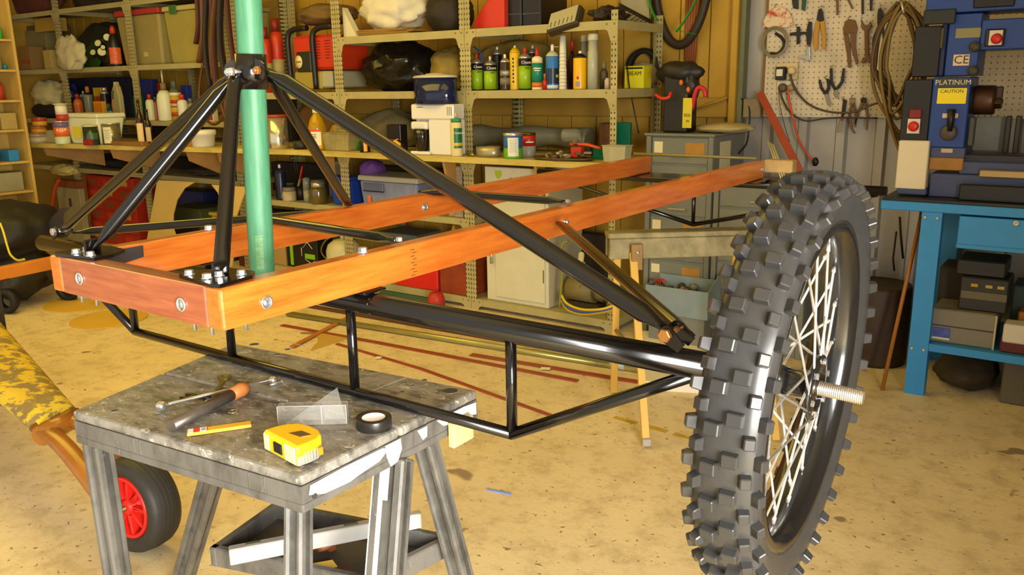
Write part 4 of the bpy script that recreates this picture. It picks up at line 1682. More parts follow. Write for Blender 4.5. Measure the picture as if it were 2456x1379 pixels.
facing(P, W, H, 0.75, 0.30, 0.5, 0.06, 1.04).build('label_mark', C('yellow_mark', 'c7b21e', 0.4), o)
mb = MB()
P, W, H = place(1350, 19, 86, ZM, 4.20)
o = thing('cup_stack', P, 'tall stack of white plastic cups beside the blue spray can', 'cups')
for k in range(11):
    mb = MB()
    z0 = H * (0.0 + 0.068 * k)
    rb = W / 2 * (1.0 if k < 6 else 0.92)
    mb.lathe(P + Vector((0, 0, z0)), [(rb * 0.98, 0), (rb * 0.99, 0.004), (rb * 0.93, 0.006), (rb * 0.86, H * 0.32)] if k == 10 else [(rb * 1.0, 0), (rb * 1.01, 0.004), (rb * 0.95, 0.006), (rb * 0.93, H * 0.066)], 16)
    mb.build('cup', C('translucent_white_cup', 'd9d4bd', 0.5), o)
rev('bottle', 'dark maroon bottle in shadow behind the stack of cups', 'bottle', 1372, 18, 96, ZM, 4.42, [('body', C('maroon', '4a1512', 0.4), [(0, 0), (1, 0), (1, 0.55), (0.5, 0.7), (0.4, 0.78)]), ('cap', redn, [(0.45, 0.781), (0.45, 0.98), (0.3, 1.0)])])
o, P, W, H = spray('golden yellow spray can with a red diamond mark', 1391, 33, 122, ZM, 4.20, C('golden_can', 'e2ac12', 0.3), None, None, black_p, white_p, G, sh=0.80)
mb = MB()
v = (CAM - P)
a = atan2(v.y, v.x) - 0.35
nrm = Vector((cos(a), sin(a), 0))
xd = Vector((-sin(a), cos(a), 0))
c = P + nrm * (W / 2 * 1.02) + Vector((0, 0, H * 0.30))
mb.prism([c + xd * 0.008, c + Vector((0, 0, 0.011)), c - xd * 0.008, c - Vector((0, 0, 0.011))], nrm * 0.0006)
mb.build('red_diamond', redn, o)
facing(P, W, H, -0.35, 0.14, 0.75, 0.13).build('small_print', C('grey_print_patch', 'a08a78', 0.5), o)
for xc, w_, yt, Y, lb in ((1421, 25, 81, 4.20, 'tall clear plastic tube with a cream screw cap, front one'), (1402, 20, 84, 4.36, 'tall clear plastic tube with a cream screw cap, half hidden behind')):
    rev('clear_tube', lb, 'tube', xc, w_, yt, ZM, Y, [('tube', M('misty_plastic', 'b9b79c', 0.3, alpha=0.8), [(0, 0), (1, 0), (1, 0.68), (0.9, 0.69), (0.9, 0.88)]), ('cap', C('cream_cap', 'd6cfa8', 0.45), [(0.98, 0.881), (0.98, 0.98), (0.9, 1.0)])], 'clear tubes on the middle shelf')
rev('spray_bottle', 'dusty dark bottle with a pale collar beside the right post', 'bottle', 1448, 20, 148, ZM, 4.28, [('body', C('dusty_bottle', '57513a', 0.5), [(0, 0), (1, 0), (1, 0.6), (0.5, 0.75)]), ('cap', C('dusty_cap', '8b8468', 0.5), [(0.55, 0.751), (0.5, 1.0)])])
rev('pill_bottle', 'small pink-white bottle in front of the dusty dark bottle', 'bottle', 1457, 15, 187, ZM, 4.18, [('body', C('pinkish_white', 'b8a08a', 0.4), [(0, 0), (1, 0), (1, 0.8), (0.7, 0.9), (0.7, 1.0)])])
mb = MB()
mb.tube(smoothpath([onY(1136, 112, 4.3), onY(1148, 122, 4.28), onY(1156, 138, 4.28), onY(1162, 215, 4.3)], 5), 0.006, 6)
solo('blue_lanyard', mb, C('blue_cord', '2e4f8f', 0.5), 'blue cord draped behind the leftmost lime spray cans', 'cord', origin=onY(1162, 220, 4.3))
canv = C('khaki_canvas', '8f7630', 0.8, noise=0.2, scale=5, bump=0.3)
lump('canvas_bundle', 'folded khaki canvas bundle behind the spray cans', 'canvas', 1120, 1330, 96, ZM, 4.46, 0.17, canv, 11, 0.18, 1.6)
lump('canvas_bag', 'khaki canvas bag slumped beside the post, behind the water dispenser tank', 'bag', 1008, 1104, 112, ZM, 4.28, 0.30, C('khaki_bag', '9a8035', 0.8, noise=0.2, scale=6, bump=0.3), 12, 0.22, 1.7)
binb = M('black_bin_bag', '14110c', 0.22, noise=0.3, scale=9, bump=0.7, bscale=14)
lump('bin_bag', 'big shiny black bin bag filling the middle shelf', 'bag', 836, 1000, 98, ZM, 4.20, 0.42, binb, 5, 0.22, 2.4)
# yellow boxed lamp, white dome and old tyre at the shelf end
o, P, w_, H = boxi('lamp_box', 'bright yellow carton printed BEAM at the shelf end', 'box', 1497, 1543, 158, ZM, 4.42, 0.10, C('fluoro_yellow_card', 'd3c912', 0.5))
text(o, 'BEAM', w_ * 0.27, P + Vector((w_ * 0.06, -0.0512, H * 0.66)), (1, 0, 0), (0, 0, 1), prk, 0.0004)
mb = MB()
mb.lohi((P.x - w_ * 0.45, P.y - 0.0512, P.z + H * 0.86), (P.x + w_ * 0.45, P.y - 0.0503, P.z + H * 0.94))
mb.build('print_line', prk, o)
mb = MB()
p = onY(1536, 165, 4.58)
mb.lathe((p.x, 4.62, ZM + 0.075), [(0.0, -0.075), (0.06, -0.062), (0.085, -0.02), (0.085, 0.02), (0.06, 0.06), (0.0, 0.078)], 24)
o = solo('white_helmet', mb, C('grubby_white', 'a9a27c', 0.45, noise=0.2), 'grubby white rounded helmet behind the yellow carton', 'helmet', origin=(p.x, 4.6, ZM))
tyrem = C('old_tyre', '211c15', 0.6)
mb = MB()
c = Vector((xat(1543, 4.69, 1.45), 4.690, ZM + 0.118))
mb.ring(c, (0.1, 1, 0), [(0.085, -0.022), (0.110, -0.022), (0.116, 0.0), (0.110, 0.022), (0.085, 0.022)], 40)
solo('spare_tyre', mb, tyrem, 'small black tyre leaning on the wall behind the white helmet', 'tyre', origin=(c.x, c.y, ZM))

# ------------------------------------------------------------------ top shelf
cloth = C('white_cloth', 'd9cfae', 0.85, noise=0.12, scale=6, bump=0.5)
lump('cloth_bundle', 'crumpled white cloth bundle on the top shelf, above the bin bag', 'cloth', 842, 982, -40, ZU + 0.045, 4.20, 0.30, cloth, 21, 0.25, 2.6)
for i in range(5):
    x0 = 842 + 6 * i
    X0, X1 = xat(842 + (3, 12, 0, 8, 5)[i], 4.17, ZU), xat(975 + (8, 2, 12, 0, -10)[i], 4.17, ZU)
    mb = MB()
    mb.box(((X0 + X1) / 2, 4.30, ZU + 0.005 + 0.008 * i), (X1 - X0, 0.26, 0.0065), rotz(0.03 * (i % 3 - 1)), bev=0.001)
    solo('veneer_sheet', mb, C('brown_veneer', 'a57c34', 0.7, noise=0.2, scale=6, stretch=(1, 8, 8)), 'thin brown veneer sheet in the stack under the white cloth', 'veneer', origin=((X0 + X1) / 2, 4.3, ZU), group='veneer sheets on the top shelf')
mb = MB()
a, b, c = onY(826, 86, 4.16), onY(852, 86, 4.16), onY(826, 18, 4.16)
mb.prism([Vector((a.x, 4.155, ZU + 0.001)), Vector((b.x + 0.02, 4.155, ZU + 0.001)), Vector((a.x, 4.155, c.z))], (0, 0.05, 0))
solo('white_board', mb, C('cream_board', 'cfc7a0', 0.6), 'cream triangular board leaning at the post, left of the white cloth', 'board', origin=(a.x, 4.17, ZU))
lump('dark_bag', 'dark brown holdall in shadow on the top shelf', 'bag', 1000, 1092, -30, ZU, 4.22, 0.3, C('dark_brown_nylon', '2a2112', 0.7, noise=0.2), 31, 0.15, 1.5)
# red fuel can
redp = C('red_fuel_plastic', 'c8321c', 0.38, noise=0.06)
xa, xb = xat(1136, 4.2, ZU), xat(1210, 4.2, ZU)
zt_ = ZU + 0.21
FC = thing('fuel_can', ((xa + xb) / 2, 4.28, ZU), 'red plastic fuel can with moulded handle on the top shelf', 'fuel can')
mb = MB()
zz = ZU + 0.001
wv = xb - xa
pts = [(0.0, 0.0), (1.0, 0.0), (1.0, 0.85), (0.75, 1.0), (0.62, 1.0), (0.30, 0.62), (0.0, 0.25)]
mb.prism([Vector((xa + u * wv * 1.0, 4.20, zz + v * 0.20)) for u, v in pts], (0, 0.15, 0), bev=0.008)
mb.build('body', redp, FC)
mb = MB()
mb.tube(smoothpath([(xa + 0.02 * wv, 4.275, zz + 0.05), (xa + 0.06 * wv, 4.275, zz + 0.10), (xa + 0.35 * wv, 4.275, zz + 0.165), (xa + 0.60 * wv, 4.275, zz + 0.205)], 5), 0.014, 10)
mb.build('handle', redp, FC)
for x0, x1, lb in ((1212, 1250, 'tall black equipment case right of the red fuel can'), (1252, 1296, 'glossy black equipment case left of the flood light')):
    o, P, w_, H = boxi('equipment_case', lb, 'case', x0, x1, -40, ZU, 4.24, 0.30, C('black_case', '16120e', 0.3), bev=0.008)
    mb = MB()
    mb.lohi((P.x - w_ * 0.47, P.y - 0.152, P.z + H * 0.30), (P.x + w_ * 0.47, P.y - 0.1505, P.z + H * 0.32))
    mb.build('seam', C('grey_seam', '4a463c', 0.5), o)
mb = MB()
p = onY(1292, 45, 4.235)
# flood light tilted over the shelf front
FL = thing('flood_light', onY(1352, 62, 4.16), 'tilted flood light with frosted glass on the front of the top shelf', 'flood light')
c = onY(1350, 42, 4.13)
rot = Matrix.Rotation(radians(-12), 3, 'Y') @ Matrix.Rotation(radians(-38), 3, 'X')
hw, hh_ = 0.098, 0.062
mb = MB()
mb.box(c + rot @ Vector((0, 0.03, 0)), (hw * 2.1, 0.055, hh_ * 2.15), rot, bev=0.008)
mb.build('housing', C('dark_brown_metal', '3a2f1c', 0.5), FL)
mb = MB()
mb.box(c + rot @ Vector((0, -0.001, 0)), (hw * 1.85, 0.006, hh_ * 1.85), rot, bev=0.001)
mb.build('glass', C('frosted_glass', 'b0aa84', 0.35), FL)
for k in range(6):
    mb = MB()
    mb.box(c + rot @ Vector((-hw * 0.7 + k * hw * 0.28, -0.006, -hh_ * 0.55)), (0.0022, 0.003, hh_ * 0.6), rot)
    mb.build('guard_wire', C('wire_grey', '6a644a', 0.5, metal=0.5), FL)
lump('junk_heap', 'dark heap of old parts right of the flood light', 'junk', 1402, 1462, 10, ZU, 4.26, 0.3, C('dark_junk', '3a2e18', 0.7, noise=0.4, scale=20, bump=0.6), 33, 0.4, 2.6)
# wire tray hanging over the shelf end with a pale panel behind
WR = thing('wire_tray', onY(1530, 45, 4.4), 'dark wire tray with a pale panel at the right end of the top shelf', 'tray')
mb = MB()
a, b = Vector((xat(1484, 4.16, 1.8), 4.16, zat(14, xat(1484, 4.16, 1.8), 4.16))), Vector((xat(1560, 4.60, 1.75), 4.60, ZU + 0.012))
for k in range(2):
    mb.tube([a + Vector((0, 0, 0.012 * k)), b + Vector((0, 0, 0.012 * k))], 0.005, 6)
mb.build('rail', C('dark_wire', '2b2416', 0.5), WR)
for k in range(9):
    t = (k + 0.5) / 9
    mb = MB()
    q = a.lerp(b, t)
    mb.tube([q + Vector((0, 0, 0.010)), q + Vector((-0.05, 0, -0.018))], 0.0022, 5)
    mb.build('wire', C('dark_wire', '2b2416', 0.5), WR)
mb = MB()
p0, p1 = onY(1494, -20, 4.62), onY(1560, 48, 4.62)
mb.lohi((p0.x, 4.60, ZU + 0.001), (p1.x, 4.62, p0.z))
solo('pale_sheet', mb, C('pale_grey_panel', '9b9270', 0.6, noise=0.15), 'pale grey panel standing at the back of the top shelf end', 'panel', origin=((p0.x + p1.x) / 2, 4.61, ZU))

# ------------------------------------------------------------------ middle shelf, bay behind the long strut: generator and red cans
gr = C('generator_red', 'c03415', 0.4)
GN = thing('generator', (xat(745, 4.3, ZM), 4.35, ZM), 'red portable generator in a black carrying frame', 'generator')
gx0, gx1 = xat(697, 4.22, ZM), xat(804, 4.22, ZM)
gz = zat(72, (gx0 + gx1) / 2, 4.22) - ZM
mb = MB()
mb.lohi((gx0 + 0.02, 4.25, ZM + 0.36 * gz), (gx1 - 0.02, 4.60, ZM + 0.92 * gz), bev=0.02)
mb.build('body', gr, GN)
mb = MB()
mb.lohi((gx0 + 0.025, 4.245, ZM + 0.02), (gx1 - 0.16, 4.60, ZM + 0.34 * gz), bev=0.01)
mb.build('tank', C('yellow_tank', '9c8a38', 0.5), GN)
mb = MB()
mb.lohi((gx1 - 0.15, 4.235, ZM + 0.03), (gx1 - 0.04, 4.60, ZM + 0.34 * gz), bev=0.01)
mb.build('pale_side_cover', C('pale_cover', 'a5a283', 0.5), GN)
for xx in (gx0, gx0 + (gx1 - gx0) * 0.56):
    mb = MB()
    mb.tube(smoothpath([(xx, 4.235, ZM + 0.02), (xx, 4.23, ZM + gz * 0.5), (xx, 4.23, ZM + gz * 0.90), (xx + 0.05, 4.24, ZM + gz * 1.02), (xx + 0.20, 4.24, ZM + gz * 1.04)], 5), 0.020, 10)
    mb.build('frame_tube', C('black_frame', '1a1610', 0.4), GN)
mb = MB()
q = Vector((gx0 + (gx1 - gx0) * 0.27, 4.235, ZM + gz * 0.50))
mb.lohi((q.x - 0.06, 4.238, q.z - 0.07), (q.x + 0.09, 4.2495, q.z + 0.07), bev=0.006)
mb.build('control_panel', C('dark_green_panel', '262a17', 0.4), GN)
mb = MB()
mb.lathe(q + Vector((-0.03, 0.002, 0.0)), [(0.036, 0), (0.036, 0.006), (0, 0.007)], 20, (0, -1, 0), sy=1.25)
mb.build('dial', C('cream_dial', 'd8cb94', 0.4), GN)
mb = MB()
mb.box(q + Vector((-0.03, -0.0065, 0)), (0.055, 0.003, 0.010))
mb.build('dial_pointer', C('brown_pointer', '8a6a34', 0.4), GN)
for j in range(7):
    for i in range(2):
        mb = MB()
        mb.box((gx0 + (gx1 - gx0) * (0.62 + 0.20 * i), 4.2485, ZM + gz * (0.55 + 0.045 * j)), (0.045, 0.003, 0.004))
        mb.build('vent_slot', C('slot_dark', '4a1208', 0.6), GN)
lump('blanket', 'brown blanket draped over the red generator', 'blanket', 688, 802, 4, ZM + gz * 1.10, 4.24, 0.34, C('brown_blanket', '6e5424', 0.9, noise=0.25, scale=5, bump=0.4), 41, 0.2, 1.8)
for xc, w_, yt, Y, lb in ((645, 27, 65, 4.24, 'red bottle with paper label right of the mast'), (672, 32, 44, 4.34, 'tall red canister behind the generator frame')):
    rev('red_canister', lb, 'canister', xc, w_, yt, ZM, Y, [('body', gr, [(0, 0), (1, 0), (1, 0.74), (0.7, 0.82)]), ('cap', C('dark_red_cap', '7c1c10', 0.5), [(0.6, 0.821), (0.6, 1.0)]), ('label_band', C('faded_label', 'a69a64', 0.6), [(1.02, 0.22), (1.02, 0.45)])])
# ------------------------------------------------------------------ bench goods, right of the mast
ZK = ZBN
WD = thing('water_dispenser', (xat(1040, 4.05, ZK), 4.06, ZK), 'white bench-top water dispenser with a smoky blue tank', 'water dispenser')
dx0, dx1 = xat(990, 4.0, ZK), xat(1091, 4.0, ZK)
dw = dx1 - dx0
zt0 = zat(250, (dx0 + dx1) / 2, 4.0)
zt1 = zat(186, (dx0 + dx1) / 2, 4.0)
wh = C('glossy_white_plastic', 'ded9cb', 0.3, coat=0.2)
y0 = 3.996
dd = 0.114
hb = zt0 - ZK
mb = MB()
mb.lohi((dx0 + dw * 0.40, y0 + 0.005, ZK + 0.001), (dx1, y0 + dd, zt0 - hb * 0.30), bev=0.006)
mb.build('column', wh, WD)
mb = MB()
mb.lohi((dx0, y0 + 0.05, ZK + 0.012), (dx0 + dw * 0.399, y0 + dd, zt0 - hb * 0.30), bev=0.003)
mb.build('niche_back', wh, WD)
mb = MB()
mb.lohi((dx0, y0, zt0 - hb * 0.2995), (dx1, y0 + dd, zt0), bev=0.008)
mb.build('head', wh, WD)
mb = MB()
mb.lohi((dx0 + 0.004, y0 - 0.012, zt0 - hb * 0.50), (dx0 + dw * 0.39, y0 + 0.049, zt0 - hb * 0.34), bev=0.012, seg=3)
sp_ = mb.build('spout_housing', wh, WD)
mb = MB()
mb.lathe((dx0 + dw * 0.21, y0 + 0.02, zt0 - hb * 0.545), [(0.012, 0), (0.016, hb * 0.04)], 12)
mb.build('spout', C('grey_spout', 'a9a597', 0.3), sp_)
mb = MB()
mb.lohi((dx0 + 0.002, y0 - 0.020, ZK + 0.001), (dx0 + dw * 0.46, y0 + 0.0, ZK + 0.022), bev=0.006, seg=2)
mb.lohi((dx0 + 0.002, y0 - 0.001, ZK + 0.001), (dx0 + dw * 0.398, y0 + 0.0495, ZK + 0.011))
mb.build('drip_tray', wh, WD)
tcx, tcy = (dx0 + dx1) / 2 - 0.012, y0 + 0.058
tr_ = dw * 0.455
mb = MB()
mb.lathe((tcx, tcy, zt0 + 0.0005), [(tr_ * 0.97, 0), (tr_, 0.006), (tr_, zt1 - zt0 - 0.002)], 36, sy=0.60)
mb.build('tank', M('smoky_blue_tank', '1a2858', 0.06, trans=0.45, ior=1.3, coat=0.6), WD)
mb = MB()
mb.lathe((tcx, tcy, zt1 - 0.0012), [(tr_ * 1.03, 0), (tr_ * 1.03, 0.006), (tr_ * 0.95, 0.014), (tr_ * 0.45, 0.020), (tr_ * 0.40, 0.026), (0, 0.028)], 36, sy=0.60)
mb.build('lid', C('greyish_lid', 'bfb8a2', 0.35), WD)
for i in range(3):
    for j in range(7):
        mb = MB()
        mb.box((dx1 - 0.014 - 0.015 * i, y0 - 0.0006, zt0 - 0.018 - 0.0075 * j), (0.009, 0.0016, 0.0035))
        mb.build('vent_slot', C('vent_grey', '6f6a58', 0.5), WD)
for j in range(20):
    mb = MB()
    mb.box((dx1 + 0.0006, y0 + 0.022, ZK + 0.08 + 0.0075 * j), (0.0016, 0.020, 0.0036))
    mb.build('vent_slot', C('vent_dark', '4a4636', 0.5), WD)
mb = MB()
mb.lohi((dx0 + dw * 0.15, y0 - 0.0008, zt0 - 0.020), (dx0 + dw * 0.30, y0 - 0.0001, zt0 - 0.016))
mb.build('maker_print', C('dark_print', '3a372f', 0.5), WD)
# black mug in the niche
MG, P, W, H = rev('mug', 'glossy black mug standing under the dispenser spout', 'mug', 1014, 40, 309, ZK + 0.0225, y0 + 0.015, [('body', C('glossy_black_ceramic', '120d0c', 0.12, coat=0.5), [(0, 0), (0.68, 0), (0.74, 0.03), (0.93, 0.6), (1.0, 1.0), (0.93, 1.0), (0.86, 0.6), (0.6, 0.06), (0, 0.05)])])
mb = MB()
hx_ = P + Vector((W * 0.40, 0, H * 0.55))
mb.tube(smoothpath([P + Vector((W * 0.44, 0, H * 0.80)), P + Vector((W * 0.68, 0.004, H * 0.80)), P + Vector((W * 0.76, 0.006, H * 0.55)), P + Vector((W * 0.60, 0.004, H * 0.33)), P + Vector((W * 0.38, 0, H * 0.30))], 5), 0.0048, 8)
mb.build('handle', MC['glossy_black_ceramic'], MG)
# wood glue
o, P, W, H = rev('glue_bottle', 'cream wood-glue bottle with green cap and green label', 'bottle', 1096, 30, 270, ZK, 4.00, [('body', C('cream_glue', 'd9c98a', 0.4), [(0, 0), (0.95, 0), (1, 0.02), (1, 0.74), (0.88, 0.78)]), ('cap', C('green_cap', '2f8a5c', 0.4), [(0.9, 0.781), (0.9, 0.86), (0.5, 0.87), (0.4, 0.871)]), ('tip', C('pale_tip', 'c8a97a', 0.4), [(0.24, 0.872), (0.2, 1.0)])], sy=0.8)
facing(P, W, H, 0.35, 0.42, 1.5, 0.46, 1.01).build('label', C('green_label', '1d6a3d', 0.4), o)
facing(P, W, H, 0.35, 0.28, 1.5, 0.07, 1.02).build('label_stripe', C('yellow_stripe', 'd8a818', 0.4), o)
rtext(o, 'Titebond', P, W, W * 0.27, 0.54, H, prt, 0.38)
# oval steel dish with offcuts
P, W, H = place(1171, 66, 352, ZK, 4.05)
o = thing('steel_dish', P, 'oval steel dish with metal shavings on the bench', 'dish')
mb = MB()
mb.lathe(P, [(0, 0), (W * 0.46, 0), (W * 0.49, H * 0.3), (W * 0.5, H), (W * 0.485, H), (W * 0.47, H * 0.3), (0, H * 0.12)], 28, sy=0.62)
mb.build('bowl', C('dull_steel_dish', 'a39a78', 0.35, metal=0.5, noise=0.2), o)
for k in range(6):
    mb = MB()
    q = P + Vector(((k - 2.5) * W * 0.11, 0.01 * (k % 2), H * 0.75))
    mb.box(q, (W * 0.16, 0.012, 0.004), rotz(k * 0.9) @ Matrix.Rotation(0.4, 3, 'Y'))
    mb.build('shaving', silver, o)
mb = MB()
p = Vector((xat(1123, 4.03, ZK), 4.03, ZK + 0.010))
mb.tube([p, p + Vector((0.04, -0.005, 0)), p + Vector((0.05, -0.006, 0))], [0.0095, 0.0095, 0.007], 12)
solo('brass_fitting', mb, C('brass', 'b09a4c', 0.25, metal=0.8), 'short brass fitting lying left of the oval steel dish', 'fitting', origin=p)
# paint tins
o, P, W, H = rev('paint_tin', 'blue and green paint tin with white label, on the bench', 'paint tin', 1231, 46, 318, ZK, 4.02, [('lower_wrap', C('grass_green', '5fa01f', 0.35), [(0, 0), (0.97, 0), (1.0, 0.02), (1.0, 0.42)]), ('upper_wrap', C('sky_blue', '2c63a6', 0.35), [(1.0, 0.421), (1.0, 0.88)]), ('rim', silver, [(1.0, 0.881), (1.04, 0.90), (1.04, 0.99), (0.96, 1.0), (0.9, 0.96), (0.2, 0.95), (0, 0.95)])], n=28)
facing(P, W, H, 0.0, 0.46, 1.15, 0.72, 1.012).build('label', C('white_tin_label', 'dcdcc9', 0.4), o)
rbars(o, P, W, H, 0.72, C('grey_print', 'a5a596', 0.5), 9, 0.0, 0.8, 0.055, 0.012)
o, P, W, H = rev('paint_tin', 'small red topped paint tin behind the blue and green tin', 'paint tin', 1268, 34, 318, ZK, 4.16, [('body', C('silver_grey_wrap', '9a9a94', 0.35), [(0, 0), (0.97, 0), (1.0, 0.02), (1.0, 0.45)]), ('red_wrap', C('tin_red', 'b8261c', 0.35), [(1.0, 0.451), (1.0, 0.90)]), ('rim', C('brown_rim', '5f4a22', 0.35, metal=0.6), [(1.02, 0.901), (1.05, 0.99), (0.95, 1.0), (0, 0.97)])], n=24)
facing(P, W, H, 0.2, 0.62, 1.2, 0.05, 1.02).build('label_stripe', prt, o)
# grey foam roll behind
mb = MB()
p0, p1 = Vector((xat(1120, 4.50, ZK), 4.50, ZK)), Vector((xat(1415, 4.56, ZK), 4.56, ZK))
R0 = (zat(300, p0.x, 4.5) - ZK) / 2
mb.tube(smoothpath([p0 + Vector((0, 0, R0 * 0.86)), p0.lerp(p1, 0.2) + Vector((0, 0, R0)), p0.lerp(p1, 0.45) + Vector((0, 0, R0 * 0.86)), p0.lerp(p1, 0.7) + Vector((0, 0, R0 * 1.05)), p1 + Vector((0, 0, R0 * 0.8))], 5), [R0 * (0.84 + 0.14 * sin(k * 0.7)) for k in range(21)], 18)
lo = min(v.co.z for v in mb.bm.verts)
bmesh.ops.translate(mb.bm, vec=(0, 0, ZK + 0.001 - lo), verts=mb.bm.verts)
solo('foam_roll', mb, C('grey_bubble_foam', '857f62', 0.4, noise=0.15, scale=12, bump=0.3), 'long roll of grey bubble foam at the back of the bench', 'foam roll', origin=p0)
# round tray of scrap
P, W, H = place(1350, 165, 372, ZK, 4.06)
o = thing('scrap_tray', P, 'round dark tray of metal scrap at the right end of the bench', 'tray')
mb = MB()
mb.lathe(P, [(0, 0), (W * 0.46, 0), (W * 0.5, 0.010), (W * 0.5, 0.016), (W * 0.47, 0.016), (W * 0.44, 0.006), (0, 0.005)], 32, sy=0.50)
mb.build('dish', C('rusty_tray', '5d4a2a', 0.5, metal=0.3, noise=0.3), o)
for k in range(16):
    a, rr = k * 2.39, W * (0.08 + 0.34 * ((k * 0.37) % 1))
    q = P + Vector((rr * cos(a), rr * 0.40 * sin(a), 0.018 + 0.012 * (k % 3)))
    mb = MB()
    if k % 3 == 0:
        mb.blob(q, (0.055, 0.045, 0.034), k, 0.35, 2.0, 2)
    elif k % 3 == 1:
        mb.tube([q + Vector((-0.02, 0.005, -0.004)), q + Vector((0.022, -0.006, 0.004))], 0.007, 8)
    else:
        mb.box(q, (0.045, 0.020, 0.014), rotz(a), bev=0.003)
    solo(('rag_scrap', 'tube_offcut', 'metal_offcut')[k % 3], mb, C('scrap_%d' % (k % 4), ('8a8058', '6b5a34', 'a49a74', '55402a')[k % 4], 0.5, noise=0.25, scale=20), ('small crumpled lump', 'short tube offcut', 'small block offcut')[k % 3] + ' lying in the round tray of metal scrap', 'scrap', origin=q, group='scrap in the round tray, ' + ('lumps', 'tubes', 'blocks')[k % 3])
org_ = C('orange_tool_plastic', 'd9561a', 0.4)
OG = thing('sealant_gun', (xat(1400, 4.12, ZK), 4.13, ZK), 'orange plastic hand tool lying on the bench behind the scrap tray', 'hand tool')
a, b, c = [Vector((xat(px, 4.14, ZK + 0.09), 4.14, zat(py, xat(px, 4.14, ZK + 0.09), 4.14))) for px, py in ((1368, 346), (1408, 347), (1442, 356))]
mb = MB()
mb.tube([a, b, c], [0.014, 0.018, 0.012], 8, flat=[0.6, 0.6, 0.6])
mb.build('body', org_, OG)
mb = MB()
mb.lohi((b.x - 0.03, 4.125, ZK + 0.0235), (b.x + 0.03, 4.155, b.z - 0.008))
mb.build('stand', C('black_stand', '2a2114', 0.6), OG)
mb = MB()
mb.box(a.lerp(b, 0.4) + Vector((0, -0.016, 0)), (0.022, 0.006, 0.008))
mb.build('trigger', black_p, OG)
o, P, w_, H = boxi('red_box', 'small red plastic box below the orange hand tool', 'box', 1368, 1393, 353, ZK + 0.0165, 4.06, 0.04, C('signal_red', 'c32a1c', 0.4))
o, P, w_, H = boxi('green_box', 'small green plastic box below the orange hand tool tip', 'box', 1416, 1448, 356, ZK, 4.17, 0.05, C('mid_green', '1d7a45', 0.4))
rtub('clear_tub', 'small cloudy plastic tub at the right corner of the bench', 'tub', 1442, 1500, 349, ZK, 4.02, 0.085, M('cloudy_tub', 'c9c39c', 0.3, alpha=0.62), None, 0.86, 0.06)
mb = MB()
p0, p1 = xat(1452, 4.55, ZK), xat(1510, 4.55, ZK)
mb.lohi((p0, 4.55, ZK + 0.001), (p1, 4.575, zat(294, p1, 4.55)), bev=0.004)
solo('green_board', mb, C('emerald_board', '127a52', 0.5), 'emerald green board standing behind the right shelf post', 'board', origin=((p0 + p1) / 2, 4.56, ZK))
o, P, w_, H = boxi('rusty_box', 'small rusty box left of the emerald green board', 'box', 1436, 1462, 296, ZK, 4.42, 0.08, C('rusty_paint', '7a4a20', 0.6, noise=0.3, scale=14))
mb = MB()
p = Vector((xat(1350, 4.30, ZK + 0.1), 4.30, zat(325, xat(1350, 4.3, ZK + 0.1), 4.30)))
mb.lathe(p, [(0, 0), (0.034, 0), (0.040, 0.01), (0.040, 0.085), (0.030, 0.10), (0.030, 0.115), (0, 0.115)], 20, (1, 0.2, 0))
jr = solo('glass_jar', mb, glassy, 'empty glass jar on its side on the grey foam roll', 'jar', origin=p)
# left of the dispenser
o, P, w_, H = boxi('coffee_pack', 'black packet with red printed stripes, left of the dispenser', 'packet', 929, 962, 299, ZK, 4.14, 0.07, C('black_foil_pack', '1c1712', 0.35), C('red_print_face', '8e2320', 0.4), 0.12, 0.45)
mb = MB()
for k in range(3):
    mb.box(P + Vector((0, -0.0365, H * (0.22 + 0.08 * k))), (w_ * 0.7, 0.0008, 0.004), Matrix.Rotation(-0.35, 3, 'Y'))
mb.build('stripe', prt, o)
P, W, H = place(952, 42, 336, ZK, 4.05)
o = thing('small_tape_measure', P, 'yellow and black tape measure in front of the black packet', 'tape measure')
mb = MB()
mb.prism([P + Vector((u * W, 0, v * H)) for u, v in ((-0.45, 0.02), (0.45, 0.02), (0.5, 0.35), (0.3, 0.75), (-0.05, 1.0), (-0.4, 0.85), (-0.5, 0.4))], (0, 0.035, 0), bev=0.004)
mb.build('shell', C('tape_black', '231d12', 0.4), o)
mb = MB()
mb.prism([P + Vector((u * W, -0.0012, v * H)) for u, v in ((-0.40, 0.55), (-0.05, 0.72), (0.30, 0.50), (0.34, 0.75), (0.0, 0.98), (-0.42, 0.85))], (0, 0.001, 0))
mb.build('yellow_band', C('tape_yellow', 'e0a51a', 0.4), o)
o, P, W, H = rev('utility_torch', 'small black torch with a yellow band on the bench front', 'torch', 876, 25, 338, ZK, 3.99, [('body', black_p, [(0, 0), (1, 0), (1, 0.95), (0.9, 1.0)])], n=16)
facing(P, W, H, 0.1, 0.5, 0.7, 0.85, 1.03).build('yellow_band', C('tape_yellow2', 'e0a21a', 0.4), o)
mb = MB()
p = Vector((xat(905, 4.0, ZK), 4.0, ZK + 0.004))
mb.box(p, (0.05, 0.014, 0.006), rotz(0.3), bev=0.002)
solo('blade_holder', mb, C('grey_green_metal', '8a957c', 0.35, metal=0.4), 'small grey blade holder lying beside the black torch', 'blade', origin=p)
rtub('clear_container', 'grubby clear plastic container with hardware on the bench', 'container', 772, 838, 318, ZK, 3.98, 0.10, M('grubby_clear_plastic', 'a39560', 0.4, alpha=0.85, noise=0.3, scale=12), None, 0.82, 0.06)
lump('hardware_pile', 'pale pile of wrapped hardware behind the clear container', 'hardware', 778, 826, 297, ZK, 4.16, 0.12, C('tan_wrap', 'a8863f', 0.6, noise=0.3, scale=14, bump=0.4), 52, 0.3, 2.4)
